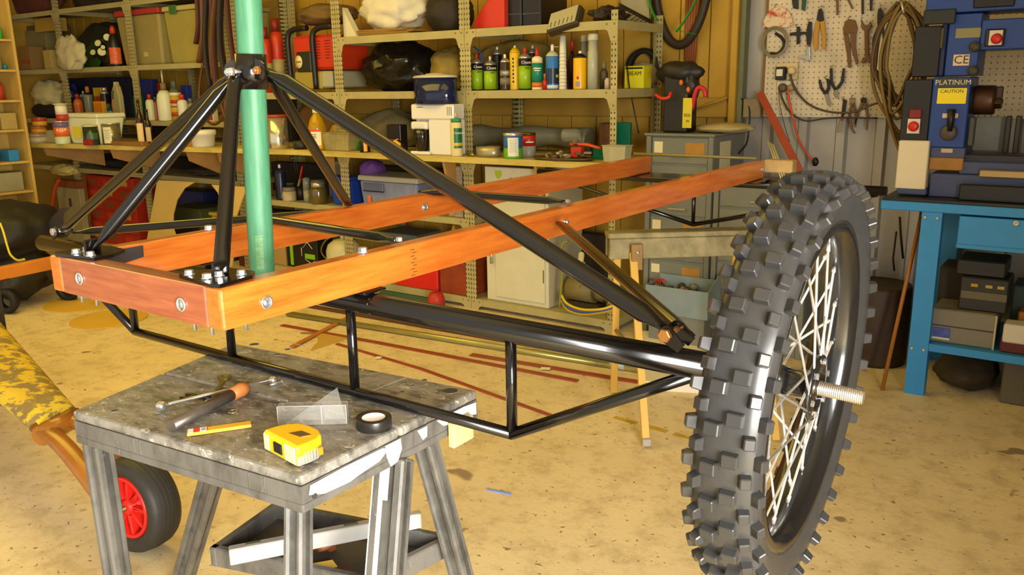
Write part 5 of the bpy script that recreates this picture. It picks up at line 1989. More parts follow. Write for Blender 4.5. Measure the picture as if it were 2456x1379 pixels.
o, P, W, H = rev('oil_bottle', 'golden oil bottle with white cap and white label', 'bottle', 764, 42, 258, ZK, 3.99, [('body', M('golden_oil', 'c79a08', 0.1, trans=0.35, ior=1.3, coat=0.4), [(0, 0), (0.92, 0), (1, 0.03), (1, 0.52), (0.92, 0.62), (0.72, 0.74), (0.40, 0.84), (0.34, 0.87)]), ('cap', C('cream_white_cap', 'e4dcb4', 0.4), [(0.40, 0.872), (0.40, 0.96), (0.34, 1.0)])], n=24)
facing(P, W, H, -0.25, 0.28, 1.3, 0.32, 1.012).build('label', C('white_oil_label', 'e6dcb0', 0.45), o)
facing(P, W, H, -0.25, 0.47, 1.3, 0.06, 1.014).build('label_top', C('label_orange', 'd9481a', 0.45), o)
facing(P, W, H, -0.25, 0.085, 1.3, 0.07, 1.014).build('label_foot', C('label_amber', 'e09a16', 0.45), o)
rbars(o, P, W, H, 0.38, prk, 3, -0.35, 0.5, 0.04, 0.012)
o, P, W, H = rev('silver_canister', 'tall shiny silver canister right of the mast', 'canister', 668, 50, 275, ZK, 3.97, [('body', C('polished_tin', 'd6cfb0', 0.15, metal=0.85), [(0, 0), (0.97, 0), (1, 0.02), (1, 0.93)]), ('lid', C('red_lid', 'a83a20', 0.35), [(1.02, 0.931), (1.02, 0.985), (0.9, 1.0), (0, 0.99)])], n=26)
P, W, H = place(722, 36, 337, ZK, 4.0)
mb = MB()
mb.lathe(P, [(0, 0), (W * 0.45, 0), (W * 0.5, H * 0.3), (W * 0.48, H), (W * 0.42, H), (W * 0.4, H * 0.3), (0, H * 0.2)], 20)
solo('black_bowl', mb, C('black_rubber_bowl', '211c12', 0.5), 'little black rubber bowl between silver canister and oil bottle', 'bowl', origin=P)
mb = MB()
q = P + Vector((0.01, -0.02, 0.0))
for dxx in (0.0, 0.022):
    mb.tube(smoothpath([q + Vector((dxx, 0.02, H * 0.9)), q + Vector((dxx - 0.005, -0.035, 0.01)), q + Vector((dxx - 0.015, -0.045, -0.08)), q + Vector((dxx - 0.012, -0.04, -0.16))], 5), 0.0018, 5)
solo('thin_cable', mb, black_p, 'thin black cable hanging over the bench edge from the rubber bowl', 'cable', origin=q)
lump('cardboard_sheet', 'bent brown cardboard in shadow behind the oil bottle', 'cardboard', 690, 805, 246, ZK, 4.40, 0.22, C('brown_cardboard', '8a5f24', 0.8, noise=0.15), 55, 0.12, 1.4)
lump('paper_bag_pile', 'grey paper sacks piled at the back between post and dispenser', 'sacks', 840, 985, 262, ZK, 4.36, 0.26, C('grey_sack', '7d7048', 0.8, noise=0.2, bump=0.3), 56, 0.16, 1.8)
P, W, H = place(858, 28, 322, ZK, 4.10)
mb = MB()
mb.lathe(P, [(0, 0), (W * 0.5, 0), (W * 0.5, H * 0.8), (W * 0.3, H), (0, H)], 14)
solo('green_lid_jar', mb, C('bright_green', '2c8a1c', 0.4), 'small bright green pot beside the shelf post', 'pot', origin=P)

# ------------------------------------------------------------------ left bench and shelves
o, P, W, H = rev('plant_pot', 'white plastic pot with a wide rim on the bench left of the mast', 'pot', 489, 62, 312, ZK, 3.86, [('body', C('cream_pot', 'ddd8bf', 0.45), [(0, 0), (0.78, 0), (0.82, 0.03), (0.90, 0.70), (1.0, 0.72), (1.0, 0.98), (0.92, 1.0), (0.85, 0.7), (0.8, 0.4), (0, 0.35)])], n=28)
o, P, w_, H = boxi('timber_block', 'orange brown timber block left of the white pot', 'block', 420, 466, 312, ZK, 3.86, 0.10, C('orange_timber', 'b5772c', 0.55, noise=0.15), yaw=0.12)
brn = M('brown_beer_glass', '2c1408', 0.12, coat=0.5)
for xc, w_, yt, Y, lb in ((342, 20, 238, 3.76, 'brown glass bottle with a cream label beside the shelf post'), (360, 17, 262, 3.90, 'dark brown glass bottle half hidden behind its neighbour')):
    o, P, W, H = rev('brown_bottle', lb, 'bottle', xc, w_, yt, ZK, Y, [('body', brn, [(0, 0), (0.95, 0), (1, 0.03), (1, 0.52), (0.75, 0.62), (0.40, 0.70), (0.33, 0.80), (0.33, 0.97)]), ('cap', C('amber_cap', '6b2f18', 0.4), [(0.38, 0.971), (0.38, 1.0), (0, 1.0)])])
    facing(P, W, H, -0.2, 0.27, 1.5, 0.42, 1.02).build('label', C('cream_beer_label', 'd9b977', 0.5), o)
mb = MB()
a, b = Vector((xat(275, 3.66, ZK), 3.66, ZK)), Vector((xat(350, 3.70, ZK), 3.70, ZK))
d = b - a
mb.box((a + b) / 2 + Vector((0, 0, 0.016)), (d.length, 0.06, 0.030), rotz(atan2(d.y, d.x)), bev=0.003)
solo('timber_scrap', mb, C('dark_timber_scrap', '8a5a26', 0.6, noise=0.2), 'flat brown timber scrap lying in front of the brown bottles', 'offcut', origin=(a + b) / 2)
o, P, W, H = rev('label_tin', 'tin with a pale printed label on the left bench', 'tin', 270, 42, 295, ZK, 3.70, [('body', C('bare_tin', '8e8558', 0.3, metal=0.6), [(0, 0), (1, 0), (1, 0.94)]), ('rim', silver, [(1.03, 0.941), (1.03, 1.0), (0.9, 0.98), (0, 0.97)])], n=22)
facing(P, W, H, -0.45, 0.45, 0.9, 0.75, 1.015).build('label', C('cream_tin_label', 'd2caa0', 0.5), o)
rbars(o, P, W, H, 0.68, C('tin_print', '6f6a4c', 0.5), 6, -0.45, 0.6, 0.08, 0.016)
o, P, W, H = rev('dark_jar', 'dark green jar with pale lid in front of the white bucket', 'jar', 222, 36, 299, ZK, 3.58, [('body', C('dark_green_jar', '27301c', 0.2, coat=0.4), [(0, 0), (0.95, 0), (1, 0.04), (1, 0.90)]), ('lid', C('pale_jar_lid', 'b9b48c', 0.4), [(1.04, 0.901), (1.04, 0.98), (0.9, 1.0), (0, 0.99)])], n=22)
facing(P, W, H, 0.2, 0.45, 1.4, 0.32, 1.015).build('label', C('green_jar_label', '3a5a2a', 0.4), o)
o, P, w_, H = boxi('red_lighter', 'tiny red box beside the dark green jar', 'box', 200, 216, 334, ZK, 3.52, 0.03, C('dark_red', '93201a', 0.4))
o, P, w_, H = rtub('white_bucket', 'big square white plastic bucket on the left bench', 'bucket', 158, 240, 272, ZK, 3.60, 0.24, C('white_bucket', 'dcdcae', 0.5), C('white_bucket_lid', 'd6d4a6', 0.5), 0.78, 0.14)
mb = MB()
mb.box(P + Vector((-w_ * 0.15, -0.1115, H * 0.4)), (w_ * 0.25, 0.001, H * 0.42), Matrix.Rotation(radians(-4.5), 3, 'X'))
mb.build('yellow_patch', C('yellow_patch', 'd4c637', 0.6), o)
o, P, W, H = rev('paint_tin', 'tin with orange and white label lettered KEEP beside the white bucket', 'paint tin', 152, 33, 289, ZK, 3.56, [('lower_wrap', C('pale_green_wrap', 'b9c49a', 0.45), [(0, 0), (0.98, 0), (1, 0.02), (1, 0.32)]), ('mid_wrap', C('orange_wrap', 'd9661c', 0.4), [(1.0, 0.321), (1.0, 0.72)]), ('upper_wrap', C('purple_wrap', '6d5a74', 0.4), [(1.0, 0.721), (1.0, 0.92)]), ('rim', silver, [(1.03, 0.921), (1.03, 1.0), (0, 0.98)])], n=22)
rtext(o, 'KEEP', P, W, W * 0.30, 0.60, H, prt)
zt_ = P.z + H
rev('small_tin', 'small white and red tin standing on the KEEP tin', 'tin', 150, 27, 247, zt_ + 0.001, 3.56, [('body', C('tin_red2', 'b3321f', 0.4), [(0, 0), (1, 0), (1, 0.34)]), ('upper', C('tin_white', 'd8d2b4', 0.4), [(1, 0.341), (1, 0.90)]), ('lid', C('cream_lid', 'c5b77e', 0.4), [(1.25, 0.901), (1.3, 0.96), (0, 1.0)])], n=20)
zc = ZK
for k, (yt, w_, lb, c1, c2) in enumerate(((318, 42, 'flat pink and white tin at the bottom of the left stack', 'b9a888', 'a28c66'), (301, 34, 'amber tin in the middle of the left stack', 'c98a2c', 'a8682a'), (282, 33, 'amber tin with red band on top of the left stack', 'd0922e', 'b33622'))):
    o, P, W, H = rev('varnish_tin', lb, 'tin', 92 + 2 * k, w_, yt, zc, 3.56, [('lower', C('wrap_a%d' % k, c1, 0.4), [(0, 0), (1, 0), (1, 0.55)]), ('upper', C('wrap_b%d' % k, c2, 0.4), [(1, 0.551), (1.0, 0.92)]), ('lid', C('dull_gold_lid', 'a58f4c', 0.3, metal=0.5), [(1.03, 0.921), (1.03, 1.0), (0, 0.99)])], 'stack of tins at the left end of the bench', 20)
    zc = P.z + H
o, P, w_, H = boxi('card_box', 'small pale card box beside the stack of amber tins', 'box', 106, 134, 313, ZK, 3.60, 0.12, C('pale_card', 'b0a676', 0.6))
mb = MB()
a, b = Vector((xat(137, 3.54, ZK), 3.53, ZK + 0.004)), onY(128, 297, 3.60)
mb.tube([a + Vector((0, 0, 0.004)), b], 0.008, 8)
solo('pink_stick', mb, C('pink_stick', 'b58a7a', 0.5), 'thin pinkish stick leaning beside the card box', 'stick', origin=a)
for k in range(3):
    p = Vector((xat(52, 3.54, ZK), 3.56, ZK + 0.005 + 0.009 * k))
    mb = MB()
    mb.box(p, (0.20 - 0.02 * k, 0.10, 0.008), rotz(0.15 * k - 0.1), bev=0.001)
    solo('notebook', mb, C('paper_%d' % k, ('bfae72', 'd8c88a', 'cdb45c')[k], 0.7), ('lowest', 'middle', 'topmost')[k] + ' of the paper notebooks at the far left end of the bench', 'notebook', origin=p, group='notebooks on the bench end')
P, W, H = place(75, 40, 327, ZK, 3.53)
o2 = place(64, 16, 321, ZK + 0.026, 3.56)
mb = MB()
mb.blob(o2[0] + Vector((0, 0, 0.012)), (0.035, 0.035, 0.024), 3, 0.1, 2, 2)
solo('small_ball', mb, C('olive_ball', '8f7a34', 0.5), 'small olive knob lying on the notebooks', 'knob', origin=o2[0])

# shelf ZQ, left unit
def simple_bottle(nm, label, xc, w_, yt, z, Y, bc, cc, lbl=None, prof=None, group=None, sy=1.0, cat='bottle'):
    parts = [('body', C('bt_' + bc, bc, 0.4), prof or [(0, 0), (0.95, 0), (1, 0.03), (1, 0.62), (0.85, 0.72), (0.45, 0.80)]), ('cap', C('cp_' + cc, cc, 0.4), [(0.46, 0.801), (0.46, 0.97), (0.36, 1.0), (0, 1.0)])]
    o, P, W, H = rev(nm, label, cat, xc, w_, yt, z, Y, parts, group, 18, sy)
    if lbl:
        facing(P, W, H, 0.0, 0.36, 1.6, 0.40, 1.015).build('label', C('lb_' + lbl, lbl, 0.45), o)
    return o


GQ = 'bottles and cans on the left shelf'
simple_bottle('orange_bottle', 'orange bottle with a red pointed cap behind the white bucket', 192, 21, 225, ZQ, 4.20, 'c66a20', '9c2a1c', 'b3561c', group=GQ)
simple_bottle('rust_bottle', 'dim rusty red bottle left of the orange bottle', 176, 16, 236, ZQ, 4.30, '7a2a16', '55200f', group=GQ)
spray('dark green spray can with a white top behind the orange bottle', 207, 18, 218, ZQ, 4.32, C('dark_olive_can', '33351f', 0.4), nozzle=C('pale_nozzle', 'b9b78e', 0.4), group=GQ, sh=0.78)
simple_bottle('capped_can', 'grey blue can with a big orange cap on the left shelf', 218, 20, 207, ZQ, 4.24, '6d7460', 'b0672a', None, [(0, 0), (0.95, 0), (1, 0.02), (1, 0.70), (0.95, 0.75)], GQ)
o, P, w_, H = boxi('yellow_carton', 'yellow and red carton standing behind the amber carton', 'carton', 231, 250, 210, ZQ, 4.34, 0.06, C('mustard_card', 'c9a626', 0.5), C('red_card', 'b93c1c', 0.5), 0.35, 0.72)
o, P, w_, H = boxi('amber_carton', 'amber yellow carton on the left shelf behind the bucket', 'carton', 228, 250, 243, ZQ, 4.17, 0.07, C('amber_card', 'd69a1c', 0.5), C('orange_card', 'cf7d1c', 0.5), 0.1, 0.9)
spray('tall black spray can with white nozzle and green stripe', 258, 20, 211, ZQ, 4.22, blackc, C('thin_green_stripe', '4d6b3c', 0.4), nozzle=white_p, group=GQ, b0=0.3, b1=0.5, sh=0.80)
simple_bottle('red_marker', 'slim red bottle with a white cap near the shelf post', 277, 11, 230, ZQ, 4.24, 'c02a1c', 'd8cfae', group=GQ)
simple_bottle('blue_pot', 'short white and blue pot in front of the slim red bottle', 268, 17, 259, ZQ, 4.16, '3f7f94', '2a2a24', 'c9c9b4', [(0, 0), (0.98, 0), (1, 0.05), (1, 0.70), (0.9, 0.8)], GQ, cat='pot')
simple_bottle('white_pot', 'tiny white pot between amber carton and blue pot', 254, 12, 270, ZQ, 4.16, 'b9b796', '8f2a1c', None, None, GQ, cat='pot')
P, W, H = place(298, 34, 196, ZQ, 4.13)
o = thing('jug', P, 'dusty translucent plastic jug with a moulded grip in front of the shelf post', 'jug')
mb = MB()
jp = [(-0.5, 0.05), (-0.38, 0.0), (0.38, 0.0), (0.5, 0.06), (0.5, 0.62), (0.30, 0.88), (0.16, 0.92), (0.16, 1.0), (-0.06, 1.0), (-0.06, 0.92), (-0.40, 0.74), (-0.5, 0.55)]
P.y -= 0.06
mb.prism([P + Vector((u * W, 0, v * H)) for u, v in jp], (0, 0.045, 0), bev=0.008)
jo = mb.build('body', C('dusty_translucent', 'a39a68', 0.45, noise=0.15), o)
mb = MB()
mb.box(P + Vector((-0.20 * W, -0.0008, H * 0.66)), (W * 0.16, 0.002, H * 0.24), Matrix.Rotation(0.25, 3, 'Y'), bev=0.0006)
mb.build('grip_hole', C('grip_shadow', '3f3a20', 0.7), o)
simple_bottle('green_bottle', 'dark green bottle with white cap right of the shelf post', 339, 28, 207, ZQ, 4.22, '17502a', 'd5cda0', group=GQ)
simple_bottle('white_bottle', 'slim white bottle with a red cap left of the big white jug', 364, 20, 226, ZQ, 4.16, 'c9c69c', 'a5281c', None, [(0, 0), (0.95, 0), (1, 0.03), (1, 0.66), (0.80, 0.78), (0.46, 0.80)], GQ)
simple_bottle('striped_tube', 'small red and green tube behind the slim white bottle', 377, 10, 232, ZQ, 4.20, '9a4a34', '2f5a34', group=GQ)
o, P, W, H = rev('white_jug', 'big white plastic bottle with a tall pump tube', 'bottle', 400, 36, 168, ZQ, 4.17, [('body', C('big_white', 'd6d4ae', 0.4), [(0, 0), (0.95, 0), (1, 0.02), (1, 0.42), (0.88, 0.52), (0.50, 0.60)]), ('collar', C('brown_collar', '7d6634', 0.5), [(0.38, 0.601), (0.38, 0.75)]), ('pump_tube', C('cream_pump', 'cdbf86', 0.4), [(0.12, 0.751), (0.12, 1.0)])], GQ)
simple_bottle('red_can', 'red printed can in shadow behind the big white bottle', 388, 15, 186, ZQ + 0.14, 4.45, 'a8341c', '6a5a34', None, [(0, 0), (1, 0), (1, 0.8)], GQ, cat='can')
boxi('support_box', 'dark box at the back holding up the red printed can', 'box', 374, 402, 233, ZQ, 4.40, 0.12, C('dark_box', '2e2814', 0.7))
o, P, W, H = rev('yellow_tin', 'yellow tin with red lettering band and cream lid', 'tin', 427, 26, 222, ZQ, 4.20, [('body', C('yellow_tin', 'c79c2a', 0.4), [(0, 0), (1, 0), (1, 0.88)]), ('lid', C('cream_tin_lid', 'd9d0a0', 0.4), [(1.05, 0.881), (1.05, 1.0), (0, 0.99)]), ('label_band', C('red_tin_band', 'a83420', 0.4), [(1.015, 0.16), (1.015, 0.30)]), ('label_band', C('dark_tin_band', '5f4a26', 0.4), [(1.015, 0.48), (1.015, 0.52)]), ('label_band', C('red_tin_band', 'a83420', 0.4), [(1.015, 0.62), (1.015, 0.74)])], GQ)
simple_bottle('white_bottle', 'white bottle with a bright red cap next to the yellow tin', 442, 24, 226, ZQ, 4.14, 'd3cfae', 'c02a1a', None, [(0, 0), (0.95, 0), (1, 0.03), (1, 0.68), (0.85, 0.76), (0.46, 0.80)], GQ)
simple_bottle('jerry_jar', 'cloudy square jar at the back behind the yellow tin', 424, 34, 193, ZQ, 4.40, '8e8a5a', '7c7a58', None, None, GQ, 0.7, 'jar')
o, P, w_, H = boxi('blue_carton', 'little blue carton at the back of the left shelf', 'carton', 441, 455, 205, ZQ, 4.46, 0.05, C('royal_blue_card', '2c3a86', 0.5))
simple_bottle('grey_bottle', 'squat grey bottle right of the red capped white bottle', 461, 22, 236, ZQ, 4.20, '8d8a68', '6a674c', None, None, GQ)
o, P, w_, H = boxi('white_carton', 'white carton with a red diamond and red base stripe', 'carton', 494, 512, 226, ZQ, 4.15, 0.05, C('white_card', 'cfc493', 0.5))
mb = MB()
c = P + Vector((0, -0.026, H * 0.62))
mb.prism([c + Vector((0.012, 0, 0)), c + Vector((0, 0, 0.016)), c - Vector((0.012, 0, 0)), c - Vector((0, 0, 0.016))], (0, -0.0008, 0))
mb.build('red_diamond', redn, o)
mb = MB()
mb.box(P + Vector((0, -0.0258, H * 0.14)), (w_ * 0.9, 0.001, H * 0.18))
mb.build('red_stripe', redn, o)
simple_bottle('blue_cap_bottle', 'small pale bottle with blue cap, under the left strut', 484, 14, 258, ZQ, 4.15, 'a9b39a', '4f7fa0', None, None, GQ)
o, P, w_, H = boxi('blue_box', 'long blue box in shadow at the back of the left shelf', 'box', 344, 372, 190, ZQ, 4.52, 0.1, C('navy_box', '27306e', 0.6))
lump('paper_sack', 'crumpled cream paper bag on the left shelf, beside the bookcase', 'bag', 62, 127, 190, ZQ + 0.10, 4.16, 0.28, C('cream_paper_bag', 'b9ac74', 0.75, noise=0.15, scale=6, bump=0.5), 61, 0.22, 2.2)
lump('black_sack', 'flattened black sack under the crumpled paper bag', 'bag', 58, 132, 242, ZQ, 4.15, 0.32, C('matt_black_sack', '17120a', 0.7), 62, 0.12, 1.5)
lump('blue_tarp', 'dark blue tarpaulin at the back of the left shelf', 'tarpaulin', 128, 165, 195, ZQ, 4.40, 0.2, C('blue_tarp', '262c5e', 0.6, noise=0.3), 63, 0.2, 2)
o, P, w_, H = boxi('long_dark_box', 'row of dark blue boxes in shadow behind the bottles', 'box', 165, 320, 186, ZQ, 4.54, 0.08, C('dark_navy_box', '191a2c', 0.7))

# shelf ZA, left unit: storage bins and oddments
clr_a = M('milky_bin_plastic', '9d8e52', 0.35, alpha=0.9, noise=0.12, scale=3)
o, P, w_, H = rtub('storage_bin', 'milky storage bin with a dark red lid', 'storage bin', 288, 392, 21, ZA, 4.165, 0.36, clr_a, C('dark_red_lid', 'a3352c', 0.45), 0.86, 0.11)
mb = MB()
mb.lathe(P + Vector((-w_ * 0.14, -0.178, H * 0.66)), [(0.030, 0), (0.030, 0.0012)], 16, (0, -1, -0.07), sy=1.5)
mb.build('sticker', C('purple_sticker', '6a5a76', 0.5, noise=0.5, scale=40), o)
mb = MB()
mb.lohi((P.x + w_ * 0.05, P.y - 0.164, P.z + H * 0.15), (P.x + w_ * 0.13, P.y - 0.158, P.z + H * 0.23))
mb.build('mould_mark', C('pale_mark', 'b9ab6c', 0.5), o)
o, P, w_, H = rtub('storage_bin', 'milky storage bin with cream lid and green clip', 'storage bin', 401, 486, 12, ZA, 4.165, 0.36, M('milky_bin_plastic2', 'a8994c', 0.4, alpha=0.92, noise=0.12, scale=3), C('cream_bin_lid', 'b5a864', 0.45), 0.86, 0.09)
mb = MB()
mb.lohi((P.x - w_ * 0.26, P.y - 0.190, P.z + H * 0.86), (P.x - w_ * 0.06, P.y - 0.1855, P.z + H * 1.01), bev=0.002)
mb.build('clip', C('green_clip', '3a6a2c', 0.45), o)
rtub('storage_bin', 'dim milky storage bin behind the hanging straps', 'storage bin', 512, 566, 14, ZA, 4.165, 0.36, M('milky_bin_plastic3', '86793c', 0.45, noise=0.1, scale=3), None, 0.88, 0.08)
# black cone of cans with white ends
CT = thing('can_tower', (xat(243, 4.2, ZA), 4.22, ZA), 'dark heap of cans with cream round ends beside the red lidded bin', 'cans')
for px, py, rx in ((222, 125, 14), (234, 103, 16), (257, 89, 17), (244, 124, 19), (247, 113, 10)):
    p = onY(px, py, 4.20)
    d = dep(p)
    mb = MB()
    ax_ = (CAM - p).normalized() + Vector((-0.6 if px < 240 else 0.1, 0, 0.25))
    mb.lathe(p - ax_.normalized() * 0.09, [(0, 0), (rx * d / F / 2 * 0.95, 0), (rx * d / F / 2 * 1.05, 0.012), (rx * d / F / 2 * 1.05, 0.085)], 18, ax_)
    mb.build('can', black_p, CT)
    mb = MB()
    mb.lathe(p - ax_.normalized() * 0.005, [(rx * d / F / 2 * 0.98, 0), (rx * d / F / 2 * 0.98, 0.004), (rx * d / F / 2 * 0.8, 0.003), (0, 0.003)], 18, ax_)
    mb.build('can_end', C('cream_can_end', 'd8d08e', 0.45), CT)
lo_ = place(243, 40, 120, ZA, 4.2)[0]
mb = MB()
mb.blob((lo_.x, 4.30, ZA + 0.10), (0.34, 0.16, 0.20), 8, 0.2, 2, 3, flatb=0.9)
lo = min(v.co.z for v in mb.bm.verts)
bmesh.ops.translate(mb.bm, vec=(0, 0, ZA + 0.001 - lo), verts=mb.bm.verts)
mb.build('dark_wrap', black_p, CT)
o, P, W, H = rev('black_flask', 'black flask with red stopper and orange label', 'flask', 280, 33, 62, ZA, 4.16, [('body', black_p, [(0, 0), (0.95, 0), (1, 0.03), (0.95, 0.50), (0.55, 0.74), (0.35, 0.80)]), ('stopper', C('orange_red_stopper', 'b8351a', 0.4), [(0.38, 0.801), (0.38, 0.93), (0.2, 1.0)])])
facing(P, W, H, 0.0, 0.26, 1.7, 0.40, 1.02).build('label', C('orange_flask_label', 'cf5e16', 0.45, noise=0.3, scale=40), o)
mb = MB()
a, b, c, d = [onY(px, py, 4.15) for px, py in ((150, 158), (220, 160), (226, 92), (188, 92))]
z_ = ZA + 0.001
mb.prism([Vector((a.x, 4.20, z_)), Vector((b.x, 4.20, z_)), Vector((c.x, 4.30, c.z)), Vector((d.x, 4.30, d.z))], (0, 0.012, 0))
solo('green_board', mb, C('dark_green_board', '2a4a12', 0.5, noise=0.15), 'dark green board leaning beside the white rag, above the shelf post', 'board', origin=((a.x + b.x) / 2, 4.22, ZA))
lump('white_rag', 'white rag hanging over the shelf edge beside the green board', 'rag', 128, 188, 86, ZA - 0.02, 4.02, 0.13, C('white_rag', 'c9bd8c', 0.85, noise=0.12, bump=0.5), 71, 0.32, 2.2)
for x0, x1, yt, Y, col, lb in ((52, 78, 112, 4.20, '8a6a34', 'brown carton with red stripe at the left end of the upper shelf'), (74, 120, 72, 4.36, '7d7240', 'tall grey carton in shadow on the upper shelf'), (108, 126, 120, 4.16, 'b0994c', 'small cream carton left of the shelf post'), (85, 130, 43, 4.30, 'b58f34', 'yellow carton under the top shelf, behind the post')):
    zz_ = ZA if yt != 43 else ZA + 0.36
    boxi('carton', lb, 'carton', x0, x1, yt, zz_, Y, 0.13, C('ctn_' + col, col, 0.6), C('ctnr', '9c4a20', 0.6) if yt == 112 else None, 0.3, 0.45)
boxi('carton', 'wide brown carton supporting the yellow carton', 'carton', 78, 140, 60, ZA, 4.45, 0.18, C('wide_brown_ctn', '5a4a22', 0.7))
lump('dark_clutter', 'dark clutter at the back of the upper left shelf', 'clutter', 175, 290, 50, ZA, 4.42, 0.2, C('dark_clutter', '2a230f', 0.8), 75, 0.2, 2.0)
# hanging straps and hoses beside the mast
STR = thing('hanging_straps', onY(510, 60, 4.03), 'dark red-brown straps and hoses hanging from above, left of the mast', 'straps')
stm = (C('maroon_strap', '4a2414', 0.6), C('brown_strap', '5f3a18', 0.6), C('dark_strap', '241a10', 0.6))
for k, (x0, x1, x2, yb) in enumerate(((470, 476, 470, 105), (485, 488, 478, 150), (497, 492, 505, 215), (508, 512, 520, 225), (520, 508, 512, 190), (530, 528, 545, 200), (540, 552, 566, 175))):
    mb = MB()
    yy = 4.02 - 0.012 * (k % 3)
    mb.tube(smoothpath([onY(x0, -40, yy), onY(x1, yb * 0.5, yy), onY(x2, yb, yy)], 6), 0.024 + 0.006 * (k % 2), 8, flat=0.5)
    mb.build('strap', stm[k % 3], STR)
mb = MB()
mb.tube(smoothpath([onY(487, 150, 4.0), onY(478, 210, 3.99), onY(482, 262, 3.98), onY(505, 296, 3.98), onY(528, 290, 3.98), onY(540, 250, 3.99), onY(533, 215, 4.0)], 6), 0.010, 8)
mb.build('hose', C('brown_hose', '5a3216', 0.45), STR)
mb = MB()
mb.tube(smoothpath([onY(520, 190, 4.0), onY(530, 250, 3.985), onY(548, 300, 3.98), onY(566, 305, 3.98)], 6), 0.011, 8)
mb.build('hose', MC['brown_hose'], STR)
for z_, px_, lb in ((ZT2, 60, 'red and brown bundle at the left end of the highest shelf'), (ZT2, 200, 'dark brown bundle on the highest shelf')):
    lump('top_bundle', lb, 'bundle', px_ - 50, px_ + 60, -60, z_, 4.3, 0.25, C('bundle_%d' % px_, '5c2c16' if px_ < 100 else '2e2612', 0.8, noise=0.3), px_, 0.25, 2)
# ------------------------------------------------------------------ lower shelves, right of the mast
o, P, W, H = spray('dark navy spray can with white nozzle under the bench', 676, 26, 394, ZL, 4.18, C('navy_can', '1c2036', 0.3), None, None, C('navy_dome', '2a2c3a', 0.4), white_p, None, sh=0.76)
facing(P, W, H, 0.3, 0.10, 0.6, 0.10, 1.02).build('label_mark', C('pink_mark', 'b5746a', 0.5), o)
rev('paste_jar', 'cream paste jar with a grey lid under the bench', 'jar', 695, 33, 449, ZL, 4.16, [('body', C('cream_paste', 'b9a878', 0.45, noise=0.2, scale=30), [(0, 0), (0.95, 0), (1, 0.04), (1, 0.72)]), ('lid', C('grey_ribbed_lid', '7a7264', 0.45), [(0.95, 0.721), (0.95, 1.0), (0, 1.0)])])
rev('lid_pot', 'small green tin pot behind the cream paste jar', 'pot', 697, 22, 438, ZL, 4.30, [('body', C('green_tin_pot', '4a4a2c', 0.4), [(0, 0), (1, 0), (1, 0.85)]), ('lid', C('olive_lid', '5c5a38', 0.4), [(1.05, 0.851), (1.05, 1.0), (0, 1.0)])])
rev('sealant_tube', 'clear and yellow sealant tube standing under the bench', 'tube', 738, 18, 425, ZL, 4.17, [('body', C('milky_tube', '8f8f6c', 0.4), [(0, 0), (1, 0), (1, 0.5)]), ('upper', C('clear_upper', '777a66', 0.3), [(1, 0.501), (1, 0.96), (0.3, 1.0)])])
o, P, W, H = rev('glass_jar', 'large glass jar with a bright metal collar under the bench', 'jar', 765, 41, 431, ZL, 4.16, [('body', C('amber_brown_glass', '5c4c22', 0.12, coat=0.5), [(0, 0), (0.9, 0), (1, 0.06), (1, 0.55), (0.86, 0.68)]), ('collar', C('bright_collar', 'cfc8a8', 0.2, metal=0.8), [(0.80, 0.681), (0.80, 0.92)]), ('lid', C('dark_jar_lid', '5a5234', 0.35), [(0.78, 0.921), (0.78, 1.0), (0, 1.0)])], n=24)
PB = thing('paint_brush', Vector((xat(718, 4.15, ZL), 4.15, ZL)), 'red handled paint brush standing in a dark pot', 'paint brush')
a, b, c = onY(716, 446, 4.18), onY(720, 428, 4.18), onY(725, 398, 4.18)
mb = MB()
mb.tube([a, b], [0.014, 0.010], 8, flat=[0.5, 0.5])
mb.build('bristles', C('straw_bristle', '8f7a34', 0.7), PB)
mb = MB()
mb.tube([b, c], [0.011, 0.007], 8, flat=[0.6, 0.8])
mb.build('handle', C('bright_red_handle', 'c8281c', 0.35), PB)
rev('dark_pot', 'dark pot with a paint brush in it, on the lower shelf', 'pot', 722, 26, 447, ZL, 4.24, [('body', C('sooty_pot', '1d180e', 0.5), [(0, 0), (1, 0), (1, 1.0), (0.9, 1.0), (0.85, 0.2), (0, 0.15)])])
rtub('blue_tub', 'royal blue plastic tub beside the lower shelf post', 'tub', 792, 846, 424, ZL, 4.16, 0.20, C('royal_blue_plastic', '1f3f9a', 0.4), None, 0.84, 0.10)
# big clear bin with blue contents
o, P, w_, H = rtub('clear_bin', 'large clear plastic bin with blue and orange contents', 'storage bin', 862, 1004, 424, ZL, 4.14, 0.30, M('bluish_clear_bin', '7f86a0', 0.25, noise=0.25, scale=5, coat=0.3), C('clear_lid', 'a5a48e', 0.3), 0.9, 0.16)
mb = MB()
mb.lohi((P.x - w_ * 0.40, P.y - 0.158, P.z + H * 0.55), (P.x - w_ * 0.06, P.y - 0.146, P.z + H * 0.78), bev=0.004)
mb.build('handle', C('slate_handle', '59607a', 0.4), o)
mb = MB()
mb.lohi((P.x - w_ * 0.40, P.y - 0.1595, P.z + H * 0.53), (P.x - w_ * 0.06, P.y - 0.150, P.z + H * 0.555))
mb.build('handle_edge', black_p, o)
mb = MB()
mb.frus(P + Vector((-w_ * 0.32, -0.1465, H * 0.15)), (0.022, 0.002), (0.036, 0.002), H * 0.26)
mb.build('orange_part', C('hot_orange', 'e06a36', 0.5), o)
mb = MB()
mb.lohi((P.x - w_ * 0.25, P.y - 0.1425, P.z + H * 0.06), (P.x + w_ * 0.25, P.y - 0.138, P.z + H * 0.16), bev=0.002)
mb.build('pink_contents', C('pinkish_contents', 'b57a8a', 0.5, noise=0.4, scale=30), o)
